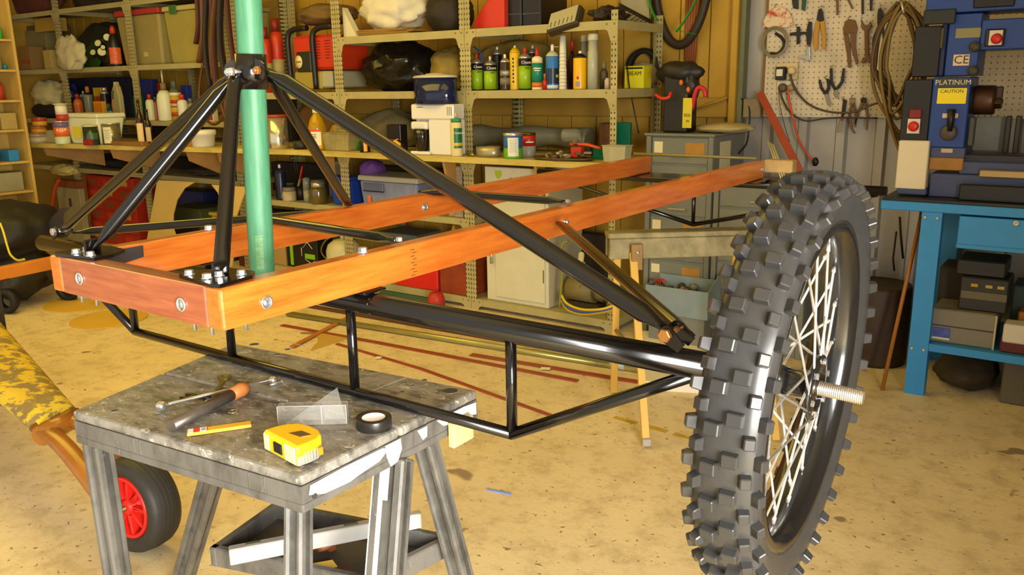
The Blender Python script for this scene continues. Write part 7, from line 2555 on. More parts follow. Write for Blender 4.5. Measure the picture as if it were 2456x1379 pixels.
mb = MB()
q = t1.lerp(f1, 0.02)
mb.box(q - n2 * 0.014 + dn * 0.012, (0.05, 0.012, 0.11), r_, bev=0.003)
mb.build('hinge_plate', C('rusty_hinge', '8c6a3a', 0.5, metal=0.3, noise=0.2), TS)
mb = MB()
mb.lathe(q - n2 * 0.0205 + dn * 0.015 + Vector((0, 0, 0.02)), [(0.008, 0), (0.006, 0.004), (0, 0.005)], 10, -n2)
mb.build('bolt', zinc, TS)
# white board lying under the axle end
A, B, C1, C2 = [onZ(a, b, 0.03) for a, b in ((1555, 892), (1640, 896), (1640, 930), (1560, 936))]
mb = MB()
a = [onZ(px, py, 0.0005) for px, py in ((1525, 812), (1712, 812), (1700, 945), (1545, 935))]
mb.prism(a, (0, 0, 0.045))
solo('white_block', mb, C('white_foam_block', 'e6dcc4', 0.6), 'white foam block on the floor below the axle end', 'block', origin=a[0])
# ------------------------------------------------------------------ old yellow land yacht nose with its front wheel
YP_ = M('peeling_yellow_paint', 'd8b832', 0.5, col2='8a7648', scale=16, det=7, thr=(0.47, 0.52), bump=0.3)
OY = thing('old_land_yacht', onZ(340, 1335, 0.0), 'old yacht hull with peeling yellow paint and a red-hubbed front wheel', 'land yacht')
wz = 0.150
wc = onZ(330, 1210, wz)
wc = Vector((-2.347, 1.266, wz))
wr = 0.150
# nose: rounded slab running up and to the left
n0 = [onY(px, py, yy) for px, py, yy in ((82, 1035, 1.16), (180, 985, 1.34))]
zb0 = 0.28
E0, E1 = onZ(85, 1018, 0.335), onZ(182, 968, 0.335)
S0, S1 = onZ(-60, 905, 0.40), onZ(-30, 730, 0.40)
rows_ = []
nseg = 10
for t in range(nseg + 1):
    k = t / nseg
    L0, L1 = E0.lerp(S0 + (S0 - E0) * 0.6, k), E1.lerp(S1 + (S1 - E1) * 0.6, k)
    sec = []
    m = 10
    for j in range(m + 1):
        u = j / m
        p = L0.lerp(L1, u)
        bul = 0.030 * (1 - (2 * u - 1) ** 4)
        sec.append(p + Vector((0, 0, bul - 0.02)))
    for j in range(m + 1):
        u = 1 - j / m
        p = L0.lerp(L1, u)
        bul = 0.060 * (1 - (2 * u - 1) ** 4)
        sec.append(p + Vector((0, 0, -0.03 - bul)))
    rows_.append(sec)
mb = MB()
vs = [p for s_ in rows_ for p in s_]
k = len(rows_[0])
fs = [(i * k + j, i * k + (j + 1) % k, (i + 1) * k + (j + 1) % k, (i + 1) * k + j) for i in range(nseg) for j in range(k)]
mb._add(vs, fs, True)
mb.bm.faces.new([mb.bm.verts[-k + j] for j in range(k)]) if False else None
mb.bm.verts.ensure_lookup_table()
mb.bm.faces.new([mb.bm.verts[j] for j in range(k)])
mb.bm.faces.new([mb.bm.verts[nseg * k + j] for j in range(k)][::-1])
mb.build('hull_nose', YP_, OY)
vn = M('varnished_brown_fork', '9a5f1c', 0.3, noise=0.2, scale=10, coat=0.5)
for s_, q in (((0.12, E0.lerp(E1, 0.14)), wc + Vector((-0.02, -0.075, 0.02))), ((0.86, E0.lerp(E1, 0.72)), wc + Vector((-0.02, 0.075, 0.02)))):
    st = s_[1] + Vector((0, 0, -0.03))
    mb = MB()
    mb.tube(smoothpath([st + (st - q) * 0.05, st.lerp(q, 0.4) + Vector((0, 0, 0.03)), q], 6), 0.034, 10, flat=0.6)
    mb.build('fork_arm', vn, OY)
mb = MB()
a, b = E0.lerp(E1, 0.05) + Vector((0.0, 0, -0.035)), E0.lerp(E1, 0.95) + Vector((0.0, 0, -0.035))
mb.tube([a + Vector((0.03, -0.01, 0)), b + Vector((0.03, -0.01, 0))], 0.035, 10)
mb.build('fork_bridge', vn, OY)
mb = MB()
tp = [(0.090, 0.030), (0.105, 0.046), (0.125, 0.054), (0.140, 0.050), (0.148, 0.035), (0.150, 0.0)]
tp = tp + [(r, -h) for r, h in tp[:-1][::-1]]
AX = Vector((0.10, -1, 0.04)).normalized()
mb.ring(wc, AX, tp, 56)
ty = mb.build('tyre', C('grey_black_tyre', '33312c', 0.55, noise=0.15, scale=30), OY)
for hh_ in (-0.028, -0.014, 0.0, 0.014, 0.028):
    mb = MB()
    mb.ring(wc, AX, [(0.1478 - abs(hh_) * 0.08, hh_ - 0.002), (0.1512 - abs(hh_) * 0.10, hh_ - 0.0016), (0.1512 - abs(hh_) * 0.10, hh_ + 0.0016), (0.1478 - abs(hh_) * 0.08, hh_ + 0.002)], 56)
    mb.build('tread_rib', C('tread_rib', '2a2824', 0.6), ty)
rh = C('bright_red_hub', 'd8241a', 0.4)
mb = MB()
mb.ring(wc, AX, [(0.086, -0.030), (0.098, -0.034), (0.099, 0.044), (0.094, 0.048), (0.086, 0.044)], 44)
RHB = mb.build('hub_rim', rh, OY)
mb = MB()
mb.lathe(wc, [(0.022, 0.0), (0.087, 0.004), (0.087, 0.012), (0.024, 0.020), (0.024, 0.044), (0.012, 0.046)], 32, AX)
mb.build('hub_dish', rh, RHB)
q = Vector((0, 0, 1)).rotation_difference(AX).to_matrix()
for k in range(18):
    a0 = 2 * pi * k / 18
    a1 = a0 + (pi / 18) * (1 if k % 2 == 0 else -1) * 0.9
    p0 = wc + q @ Vector((0.026 * cos(a0), 0.026 * sin(a0), 0.030))
    p1 = wc + q @ Vector((0.088 * cos(a1), 0.088 * sin(a1), 0.032))
    dd_ = (p1 - p0)
    x_ = dd_.normalized()
    y_ = AX.cross(x_).normalized()
    mb = MB()
    mb.box((p0 + p1) / 2 - AX * 0.004, (dd_.length, 0.005, 0.026), Matrix((x_, y_, AX)).transposed(), bev=0.001)
    mb.build('hub_spoke', rh, RHB)
mb = MB()
mb.tube([wc - AX * 0.085, wc + AX * 0.085], 0.009, 10)
mb.build('axle', C('rusty_axle', '7a5a34', 0.4, metal=0.5), OY)
# ------------------------------------------------------------------ on and around the drawer cabinets
ztop = ztc + 0.0146
lump('cement_sack', 'pale dusty sack lying on the grey drawer cabinet', 'sack', 1650, 1790, 297, ztop, yc + 0.06, 0.24, C('dusty_sack', 'a8986a', 0.75, noise=0.15, bump=0.2), 101, 0.12, 1.6)
# black power planer / hand tool standing on the cabinet with yellow label
DT = thing('power_tool', (xat(1630, yc + 0.1, ztop), yc + 0.14, ztop), 'black upright power tool with a yellow label and red hook', 'power tool')
dk_ = C('dusty_black_plastic', '1f1b12', 0.5, noise=0.2)
bx0, bx1 = xat(1585, yc + 0.05, ztop), xat(1648, yc + 0.05, ztop)
ty_ = zat(180, (bx0 + bx1) / 2, yc + 0.05)
mb = MB()
mb.frus(((bx0 + bx1) / 2, yc + 0.12, ztop + 0.0006), ((bx1 - bx0) * 0.92, 0.14), ((bx1 - bx0) * 0.95, 0.13), ty_ - ztop, None, bev=0.012)
mb.build('body', dk_, DT)
mb = MB()
hx0 = Vector((xat(1622, yc + 0.05, 1.4), yc + 0.10, ty_))
mb.blob(hx0 + Vector((0.0, 0.0, 0.015)), (0.26, 0.13, 0.12), 17, 0.25, 2.0, 3)
mb.build('head', dk_, DT)
mb = MB()
mb.blob(Vector((xat(1655, yc + 0.08, 1.35), yc + 0.10, zat(205, xat(1655, yc + 0.08, 1.35), yc + 0.1))), (0.085, 0.10, 0.15), 18, 0.25, 2, 3)
mb.build('side_grip', dk_, DT)
mb = MB()
fy = yc + 0.046
mb.lohi((xat(1637, fy, 1.2), fy - 0.003, zat(307, xat(1640, fy, 1.2), fy)), (xat(1659, fy, 1.2), fy, zat(235, xat(1640, fy, 1.2), fy)), bev=0.001)
lbp = mb.build('label', C('yellow_tool_label', 'c9b81c', 0.5), DT)
lx, lz = (xat(1637, fy, 1.2) + xat(1659, fy, 1.2)) / 2, zat(277, xat(1648, fy, 1.2), fy)
text(DT, '900', 0.026, (lx, fy - 0.0034, lz), (1, 0, 0), (0, 0, 1), prk, 0.0004)
text(DT, 'W', 0.020, (lx + 0.004, fy - 0.0034, lz - 0.03), (1, 0, 0), (0, 0, 1), prk, 0.0004)
mb = MB()
mb.tube(smoothpath([onY(1660, 262, yc + 0.06), onY(1667, 225, yc + 0.05), onY(1676, 210, yc + 0.05), onY(1689, 215, yc + 0.05), onY(1693, 232, yc + 0.05)], 6), 0.013, 8)
mb.build('red_hook', C('red_hook', 'b3222a', 0.4), DT)
mb = MB()
mb.tube(smoothpath([onY(1572, 227, yc + 0.02), onY(1588, 236, yc + 0.0), onY(1604, 233, yc + 0.0), onY(1609, 222, yc + 0.02)], 6), 0.009, 8)
mb.build('red_ring', C('red_ring', 'c03020', 0.4), DT)
for px, py in ((1634, 198), (1651, 215)):
    mb = MB()
    p = onY(px, py, yc + 0.036)
    mb.lathe(p, [(0.017, 0), (0.013, 0.008), (0, 0.009)], 12, (0, -1, 0), sx=0.7)
    mb.build('knob', C('orange_knob', 'c8641a', 0.4), DT)
# hanging bicycle tyre, timber bundle, green strap
tyc = Vector((xat(1634, 4.69, 1.9), 4.69, 0))
tyc.z = zat(-75, tyc.x, 4.69)
Rt = zat(-75, tyc.x, 4.69) - zat(108, tyc.x, 4.69)
mb = MB()
n = 56
pts = [tyc + Vector((0.172 * cos(2 * pi * k / n), 0.012 * sin(4 * pi * k / n), Rt * sin(2 * pi * k / n))) for k in range(n)]
mb.tube(pts, 0.026, 10, closed=True)
solo('bicycle_tyre', mb, C('brown_black_tyre', '33261a', 0.55, noise=0.15), 'worn brown-black bicycle tyre hanging beside the shelving end', 'bicycle tyre', origin=tyc)
for k in range(5):
    mb = MB()
    px = 1650 + 7 * k
    mb.tube([onY(px, -30, 4.722), onY(1644 + 4.5 * k, 182, 4.722)], 0.011, 6)
    solo('copper_pipe', mb, C('copper_brown', '8e5230', 0.45, metal=0.2, noise=0.15), 'long thin copper-brown rod hanging on the cream wall', 'rod', origin=onY(px, 100, 4.722), group='copper-brown rods on the cream wall')
GS = thing('green_strap', onY(1620, 75, 4.52), 'bright green strap knotted through the hanging bicycle tyre', 'strap')
gsm = C('bright_green_strap', '1d8a2c', 0.5)
for P_ in ([(1552, -20), (1562, 20), (1575, 48)], [(1675, -20), (1662, 15), (1640, 52), (1622, 76)], [(1612, 68), (1630, 74), (1670, 82)]):
    mb = MB()
    mb.tube(smoothpath([onY(a, b, 4.54) for a, b in P_], 6), 0.012 if P_[0][0] != 1612 else 0.004, 8, flat=0.4)
    mb.build('strap', gsm, GS)
mb = MB()
mb.tube(smoothpath([onY(1503, 150, 4.40), onY(1510, 210, 4.38), onY(1520, 260, 4.4), onY(1532, 320, 4.42)], 6), 0.004, 6)
solo('wall_cable', mb, black_p, 'thin black cable hanging in front of the yellow BEAM carton', 'cable', origin=onY(1532, 320, 4.42))
mb = MB()
mb.tube(smoothpath([onY(1772, 234, 4.68), onY(1790, 245, 4.66), onY(1798, 265, 4.65), onY(1796, 310, 4.64), onY(1790, 345, 4.62), onY(1772, 368, 4.55)], 6), 0.005, 6)
solo('wall_cable', mb, black_p, 'thin black cable looping over the grey rail beside the column', 'cable', origin=onY(1796, 310, 4.64))
# long thin bar lying across behind the beams
A, B = Vector((xat(1520, 3.325, 1.1), 3.325, BZ1 + 0.008)), Vector((xat(1815, 3.325, 1.1), 3.325, BZ1 + 0.008))
mb = MB()
mb.tube([A, B], 0.007, 6)
solo('steel_bar', mb, C('dull_olive_bar', '8a8048', 0.45, metal=0.3), 'thin olive steel bar lying across the far beam ends', 'bar', origin=(A + B) / 2)
# red-brown strip leaning on the pegboard and pale rods
A, B = onY(1822, 222, 4.62), onY(1934, 446, 4.32)
B.z = zt2 + 0.006
d = (B - A).normalized()
a_ = Vector((1, 0, 0)) - d * d.x
a_.normalize()
b_ = d.cross(a_)
mb = MB()
mb.box((A + B) / 2, (0.040, 0.012, (B - A).length), Matrix((a_, b_, d)).transposed(), bev=0.002)
solo('leaning_strip', mb, C('red_oxide_timber', '9c3f26', 0.5, noise=0.1), 'red-brown timber strip leaning against the pegboard', 'timber strip', origin=B)
for k in range(3):
    A = onY(1842 + 6 * k, 340 + 3 * k, 4.34)
    B = onY(1880 + 6 * k, 446, 4.24)
    B.z = zt2 + 0.001
    mb = MB()
    mb.tube([A, B], 0.0045, 6)
    solo('welding_rod', mb, C('pale_rod_steel', 'c9bf94', 0.35, metal=0.3), 'pale thin steel rod standing behind the knobbly wheel', 'rod', origin=B, group='thin rods behind the wheel')

# ------------------------------------------------------------------ pegboard
PBY = YW - 0.045
peg = dots_mat('white_pegboard', 'cfc0a4', '6e604c', (0.0275, 0.0275), 0.0036, (0, 2), 0.6, 1.0)
px0 = xat(1834, PBY, 1.4)
zb_ = zat(281, px0 + 0.3, PBY)
PGB = thing('pegboard', (px0 + 0.8, PBY, zb_), 'white perforated pegboard with hand tools on the grey wall', 'pegboard')
mb = MB()
mb.lohi((px0, PBY, zb_), (0.93, PBY + 0.006, 2.4))
mb.build('board', peg, PGB)
mb = MB()
mb.lohi((px0 - 0.014, PBY - 0.004, zb_), (px0 - 0.0005, PBY + 0.018, 2.4), bev=0.002)
mb.build('edge_batten', C('brown_batten', '7a5a30', 0.6), PGB)
PT = PBY - 0.018


def t_(px, py):
    p = onY(px, py, PT)
    return p


def outline(name, label, cat, polys, mat, th_=0.012, group=None):
    """flat hand tool: several outlines, each a part with thickness, plus its hook"""
    allp = [t_(*p) for _, pl_, _m in polys for p in pl_]
    cc = sum(allp, Vector()) / len(allp)
    o = thing(name, cc, label, cat, group)
    for nm, pl_, m_ in polys:
        mb = MB()
        mb.prism([t_(*p) for p in pl_], (0, th_, 0), bev=0.0015)
        mb.build(nm, m_ or mat, o)
    hi = max(allp, key=lambda v: v.z)
    mb = MB()
    mb.tube([hi + Vector((0, 0.045 - 0.02, 0.014)), hi + Vector((0, -0.006, 0.010)), hi + Vector((0, -0.006, -0.006))], 0.0022, 5)
    mb.build('hook', C('hook_wire', '8a8274', 0.4, metal=0.4), o)
    return o


dks = C('dark_tool_steel', '2a2420', 0.4, metal=0.4)
brs = C('brown_tool_steel', '6b4a26', 0.45, metal=0.4)
yh = C('yellow_grips', 'b88416', 0.5)
outline('pliers', 'yellow handled pliers hanging on the pegboard', 'pliers', [('jaws', [(1963, 22), (1970, 20), (1974, 36), (1976, 48), (1966, 52), (1958, 48)], dks), ('handle', [(1957, 50), (1966, 52), (1965, 66), (1962, 82), (1961, 118), (1953, 120), (1950, 100), (1953, 74)], yh), ('handle', [(1966, 52), (1977, 50), (1979, 74), (1981, 98), (1979, 118), (1971, 118), (1971, 84), (1968, 66)], yh)], dks)
outline('locking_pliers', 'brown locking pliers hanging on the pegboard', 'pliers', [('jaw', [(2028, 50), (2036, 46), (2050, 48), (2056, 66), (2054, 80), (2040, 78), (2028, 84), (2021, 70)], brs), ('handle', [(2022, 74), (2034, 84), (2038, 110), (2041, 150), (2040, 163), (2034, 162), (2031, 130), (2026, 100)], brs), ('handle', [(2040, 80), (2053, 78), (2052, 110), (2057, 152), (2053, 156), (2044, 124), (2040, 108)], brs)], brs)
outline('open_spanner', 'brown open-ended spanner on the pegboard', 'spanner', [('upper_jaw', [(2067, 48), (2072, 60), (2082, 60), (2087, 50), (2090, 60), (2086, 72), (2068, 72), (2065, 58)], brs), ('shank', [(2073, 71), (2082, 71), (2083, 138), (2074, 138)], brs), ('lower_jaw', [(2070, 137), (2086, 137), (2088, 148), (2084, 152), (2078, 146), (2070, 152), (2064, 150)], brs)], brs)
outline('black_pliers', 'black handled pliers half hidden by the coiled rope', 'pliers', [('jaws', [(2106, 22), (2112, 18), (2118, 34), (2116, 62), (2104, 60), (2104, 36)], dks), ('handle', [(2105, 60), (2112, 64), (2099, 98), (2096, 122), (2091, 120), (2092, 92)], C('dark_blue_grip', '1e1e2a', 0.5)), ('handle', [(2112, 62), (2118, 64), (2124, 96), (2128, 118), (2122, 118)], MC['dark_blue_grip'])], dks)
outline('side_cutters', 'small dark side cutters, left one of the crossed pair', 'cutters', [('handle', [(1963, 190), (1968, 192), (1972, 210), (1984, 224), (1978, 228), (1966, 212)], dks), ('handle', [(1981, 188), (1989, 190), (1991, 212), (1984, 226), (1979, 222), (1984, 208)], dks), ('jaw', [(1977, 225), (1985, 225), (1992, 248), (1989, 256), (1984, 250)], C('steel_jaw', '8a8068', 0.35, metal=0.5))], dks)
outline('side_cutters', 'small dark side cutters, right one of the crossed pair', 'cutters', [('handle', [(1990, 164), (1996, 163), (1997, 196), (2006, 216), (2001, 218), (1991, 200)], dks), ('handle', [(2021, 164), (2026, 163), (2024, 195), (2014, 210), (2006, 216), (2005, 210), (2016, 196)], dks), ('jaw', [(2001, 215), (2008, 215), (2010, 234), (2004, 236), (2000, 228)], MC['steel_jaw'])], dks)
outline('ratchet', 'socket ratchet with black grip and red band', 'ratchet', [('grip', [(1940, 52), (1946, 52), (1947, 80), (1943, 108), (1935, 107), (1933, 82), (1936, 62)], dks), ('red_band', [(1935, 107.5), (1942, 108.5), (1942, 112), (1935, 111)], redn), ('shank', [(1935, 111.5), (1942, 112.5), (1943, 134), (1934, 134)], C('bright_ratchet', 'a8a294', 0.25, metal=0.8)), ('head', [(1914, 135), (1930, 133), (1942, 133), (1943, 143), (1936, 147), (1928, 141), (1914, 141)], MC['bright_ratchet'])], dks)
outline('cross_key', 'black cross-shaped socket key beside the ratchet', 'socket key', [('upright', [(1911, 64), (1918, 64), (1918, 104), (1910, 107)], dks), ('bar', [(1894, 79), (1910.8, 76), (1910.8, 84), (1895, 86)], dks), ('bar', [(1918.2, 76), (1932, 76), (1932, 82), (1918.2, 84)], dks)], dks)
outline('dividers', 'steel dividers with round hinge at the lower edge of the pegboard', 'dividers', [('leg', [(2068, 238), (2072, 248), (2062, 268), (2052, 300), (2048, 298), (2058, 264)], brs), ('leg', [(2072, 248), (2078, 246), (2084, 280), (2080, 312), (2076, 312), (2078, 280)], brs), ('hinge', [(2064, 238), (2070, 233), (2077, 236), (2078, 244), (2071, 249), (2064, 245)], dks)], brs)
outline('calipers', 'curved steel calipers beside the steel dividers', 'calipers', [('leg', [(2041, 242), (2045, 250), (2040, 282), (2046, 310), (2052, 320), (2047, 320), (2038, 304), (2034, 280)], brs), ('leg', [(2046, 250), (2050, 246), (2056, 282), (2053, 304), (2049, 306), (2051, 282)], brs), ('hinge', [(2038, 238), (2044, 234), (2050, 238), (2050, 246), (2044, 250), (2038, 246)], C('tan_steel', '8a7448', 0.4, metal=0.4))], brs)
outline('knife_tool', 'long dark scriber with a red tip below the pegboard', 'scriber', [('handle', [(2022, 238), (2031, 240), (2026, 274), (2018, 274)], dks), ('red_tip', [(2017, 282), (2023, 282), (2022, 290), (2016, 290)], redn), ('blade', [(2018, 274.5), (2025, 274.5), (2020, 281.5), (2017, 281.5)], dks), ('shaft', [(2013, 290.5), (2020, 290.5), (2014, 318), (2008, 318)], MC['steel_jaw'])], dks)
outline('screwdriver', 'green handled driver at the top of the pegboard', 'screwdriver', [('handle', [(1924, -10), (1934, -10), (1930, 26), (1922, 24)], C('deep_green_handle', '1f4a34', 0.5))], dks)
outline('dark_driver', 'dark handled driver at the top of the pegboard, left of the green one', 'screwdriver', [('handle', [(1898, -10), (1914, -10), (1914, 22), (1902, 20)], C('black_green_handle', '1f2420', 0.5))], dks)
outline('punch', 'slim dark punch near the top of the pegboard', 'punch', [('shaft', [(2066, -10), (2071, -10), (2071, 34), (2066, 34)], dks)], dks)
outline('file', 'slim dark file right of the punch on the pegboard', 'file', [('shaft', [(2086, -10), (2093, -10), (2091, 26), (2086, 26)], dks)], dks)
outline('tin_snips', 'tan tweezers at the top of the pegboard', 'tweezers', [('arm', [(2005, -10), (2010, -10), (2010, 36), (2006, 36)], brs), ('arm', [(2028, -8), (2033, -8), (2046, 20), (2043, 22)], brs)], brs)
# paint-worn trowel and coil of hose clamp
outline('trowel', 'paint-splashed red and cream plasterer trowel at the pegboard edge', 'trowel', [('blade', [(1829, 66), (1832, 48), (1842, 28), (1860, 16), (1874, 16), (1890, 26), (1899, 42), (1902, 60), (1886, 66)], M('paint_splashed_red', 'd8c3a0', 0.5, col2='b8321c', scale=18, thr=(0.40, 0.52)))], dks)
mb = MB()
cc_ = t_(1858, 100)
for k in range(3):
    rr_ = 0.062 + 0.006 * k
    pts = [cc_ + Vector((rr_ * cos(2 * pi * j / 28), -0.004 * k, rr_ * 1.05 * sin(2 * pi * j / 28))) for j in range(28)]
    mb.tube(pts, 0.004, 6, closed=True)
solo('wire_coil', mb, C('grey_wire', '8f856a', 0.4, metal=0.4), 'coil of grey wire hanging below the splashed trowel', 'wire coil', origin=cc_)
mb = MB()
mb.tube(smoothpath([t_(1860, 80), t_(1876, 92), t_(1880, 110), t_(1866, 128), t_(1848, 128)], 6), 0.008, 8)
solo('black_hook_tool', mb, dks, 'black curved hook tool inside the coil of grey wire', 'hook', origin=t_(1866, 110))
# power outlet with plugs and leads
PO = thing('power_outlet', t_(1885, 190), 'cream power outlet plate with plugs on the pegboard', 'power outlet')
crm = C('cream_outlet', 'cdb987', 0.45)
for q0, q1, nm, m_, y_ in (((1860, 150), (1914, 192), 'plate', crm, 0.030), ((1862, 193), (1910, 222), 'lower_plate', C('pale_outlet', 'd5c9a8', 0.45), 0.030)):
    a, b = onY(q0[0], q1[1], PBY - 0.02), onY(q1[0], q0[1], PBY - 0.02)
    mb = MB()
    mb.lohi((a.x, PBY - 0.022, a.z), (b.x, PBY - 0.0005, b.z), bev=0.003)
    mb.build(nm, m_, PO)
a, b = onY(1859, 192, PBY - 0.05), onY(1885, 160, PBY - 0.05)
mb = MB()
mb.lohi((a.x, PBY - 0.055, a.z), (b.x, PBY - 0.0225, b.z), bev=0.004)
mb.build('adaptor', C('black_adaptor', '211b17', 0.4), PO)
mb = MB()
mb.box(((a.x + b.x) / 2 - 0.004, PBY - 0.0558, (a.z + b.z) / 2 + 0.004), ((b.x - a.x) * 0.62, 0.0012, (b.z - a.z) * 0.52))
mb.build('adaptor_label', C('white_adaptor_label', 'd8d2bc', 0.5), PO)
for px, py, r_, m_ in ((1898, 170, 0.022, crm), (1876, 211, 0.024, C('grey_plug', '5a4c3c', 0.5)), (1896, 211, 0.020, C('khaki_plug', '8f8050', 0.5))):
    p = onY(px, py, PBY - 0.04)
    mb = MB()
    mb.lathe((p.x, PBY - 0.0225, p.z), [(r_, 0), (r_, 0.016), (r_ * 0.6, 0.026), (0, 0.026)], 18, (0, -1, 0))
    mb.build('plug', m_, PO)
for pts_, r_, col, lb in (([(1896, 178), (1900, 196), (1912, 220), (1935, 246), (1965, 262), (2005, 270), (2050, 268), (2090, 252), (2110, 245)], 0.006, '4a3f34', 'dark grey lead looping from the outlet towards the rope coil'),
                          ([(1872, 218), (1876, 235), (1890, 262), (1912, 282), (1938, 290), (1980, 284), (2030, 282), (2105, 283)], 0.005, '3a332c', 'thin dark lead running along the lower pegboard edge'),
                          ([(1890, 214), (1893, 240), (1904, 290), (1916, 335), (1938, 372), (1950, 388)], 0.006, 'c9501e', 'bright orange lead hanging down from the outlet'),
                          ([(1868, 218), (1870, 250), (1884, 310), (1894, 340)], 0.0022, '4f463a', 'hair-thin lead hanging beside the leaning red-brown strip')):
    mb = MB()
    yy0 = PBY - 0.05
    mb.tube(smoothpath([onY(a, b, yy0) for a, b in pts_], 5), r_, 6)
    solo('power_lead', mb, C('lead_' + col, col, 0.45), lb, 'lead', origin=onY(*pts_[-1], yy0), group='leads from the outlet')
mb = MB()
p = onY(1956, 388, PBY - 0.055)
mb.blob(p, (0.035, 0.03, 0.05), 4, 0.15, 2, 2)
solo('black_socket', mb, C('black_socket', '1b1815', 0.4), 'black lead connector showing just above the wheel', 'connector', origin=p)
# coil of brown rope / air hose on its hook
RP = thing('rope_coil', onY(2160, 200, 4.42), 'big coil of brown air hose hanging in front of the pegboard', 'hose coil')
rpm = (C('brown_hose_a', '6b4f24', 0.5), C('brown_hose_b', '5a4220', 0.5), C('olive_hose', '77602c', 0.5))
random.seed(11)
for k in range(13):
    w0 = random.uniform(0.5, 1.0)
    top = (2160 + random.uniform(-14, 22), 8 + random.uniform(-6, 14))
    lx, rx = 2160 - 68 * w0 + random.uniform(-8, 8), 2160 + 72 * w0 + random.uniform(-8, 8)
    bot = (2165 + random.uniform(-25, 25), random.uniform(240, 395))
    P_ = [top, (lx + 22, 60), (lx + random.uniform(-4, 8), 150), (lx + 14, 0.72 * bot[1]), bot, (rx - 22, 0.72 * bot[1]), (rx + random.uniform(-8, 4), 140), (rx - 16, 55)]
    mb = MB()
    pts = smoothpath([onY(a, b, 4.47 - 0.012 * (k % 6)) for a, b in P_ + [P_[0]]], 7)[:-1]
    mb.tube(pts, 0.0085, 6, closed=True)
    mb.build('loop', rpm[k % 3], RP)
mb = MB()
hk = onY(2164, 16, 4.40)
mb.tube([onY(2160, 4, PBY), onY(2162, 6, 4.38), onY(2168, 32, 4.38)], 0.006, 6)
mb.build('hook', C('bright_hook', 'cfc6b0', 0.3, metal=0.6), RP)

# ------------------------------------------------------------------ blue steel bench
YBF = 3.99
skyb = C('sky_blue_enamel', '2f86c4', 0.45, noise=0.06)
BB = thing('steel_bench', (-0.3, 4.3, 0), 'sky blue steel workbench with a drawer and lower shelf', 'workbench')
bz1 = zat(483, xat(2200, YBF, 0.85), YBF)
bz0 = zat(507, xat(2200, YBF, 0.85), YBF)
bxl = xat(2112, YBF, 0.85)
bxr = 0.75
mb = MB()
mb.lohi((bxl, YBF, bz0), (bxr, YBF + 0.65, bz1 - 0.004), bev=0.003)
mb.build('top_frame', skyb, BB)
mb = MB()
mb.lohi((bxl + 0.004, YBF + 0.004, bz1 - 0.0035), (bxr, YBF + 0.648, bz1 + 0.010), bev=0.002)
mb.build('top_sheet', C('oily_black_top', '1f1c16', 0.4), BB)
lx0, lx1 = xat(2193, YBF, 0.5), xat(2241, YBF, 0.5)
for xx0, yy0 in ((lx0, YBF + 0.004), (lx0, YBF + 0.58), (0.60, YBF + 0.004), (0.60, YBF + 0.58)):
    mb = MB()
    ww_ = lx1 - lx0
    mb.lohi((xx0, yy0, 0), (xx0 + ww_, yy0 + 0.004, bz0 - 0.0005))
    mb.lohi((xx0 + ww_ - 0.004, yy0 + 0.004, 0), (xx0 + ww_, yy0 + 0.060, bz0 - 0.0005))
    lg = mb.build('leg', skyb, BB)
    for zz_ in (bz0 - 0.025, zat(835, lx0, YBF)):
        for u in (0.18, 0.78):
            mb = MB()
            mb.lathe((xx0 + ww_ * u, yy0 - 0.0002, zz_), [(0.0075, 0), (0.0055, 0.004), (0, 0.005)], 10, (0, -1, 0))
            mb.build('bolt', C('pale_bolt', 'c9c0a4', 0.35, metal=0.5), lg)
sz1, sz0 = zat(828, xat(2250, YBF, 0.25), YBF), zat(846, xat(2250, YBF, 0.25), YBF)
mb = MB()
mb.lohi((lx1 + 0.001, YBF + 0.002, sz0), (0.599, YBF + 0.57, sz1), bev=0.002)
mb.build('lower_shelf', skyb, BB)
dx0_ = xat(2296, YBF, 0.75)
dz1, dz0 = bz0 - 0.008, zat(600, dx0_ + 0.1, YBF)
mb = MB()
mb.lohi((dx0_, YBF + 0.006, dz0), (dx0_ + 0.42, YBF + 0.45, dz1), bev=0.003)
dwr = mb.build('drawer', skyb, BB)
mb = MB()
mb.lohi((dx0_ - 0.001, YBF - 0.001, dz0), (dx0_ + 0.421, YBF + 0.0055, dz0 + 0.018), bev=0.002)
mb.build('drawer_lip', skyb, dwr)
mb = MB()
p = onY(2437, 536, YBF)
mb.lathe((p.x, YBF + 0.005, p.z), [(0.0115, 0), (0.0115, 0.004), (0.006, 0.005), (0.006, 0.002), (0, 0.002)], 16, (0, -1, 0))
mb.build('lock', C('lock_chrome', 'c9c2ae', 0.3, metal=0.7), dwr)
# things on the lower shelf and beneath
def bbox(nm, label, cat, x0, x1, yt, z, Y, d_, mat, yaw=0.0, bev=0.006):
    X0, X1 = xat(x0, Y, z), xat(x1, Y, z)
    H = zat(yt, (X0 + X1) / 2, Y) - z - 0.0006
    P = Vector(((X0 + X1) / 2, Y + d_ / 2, z + 0.0006))
    o = thing(nm, P, label, cat)
    mb = MB()
    mb.box(P + Vector((0, 0, H / 2)), (X1 - X0, d_, H), rotz(yaw), bev=bev)
    mb.build('body', mat, o)
    return o, P, X1 - X0, H


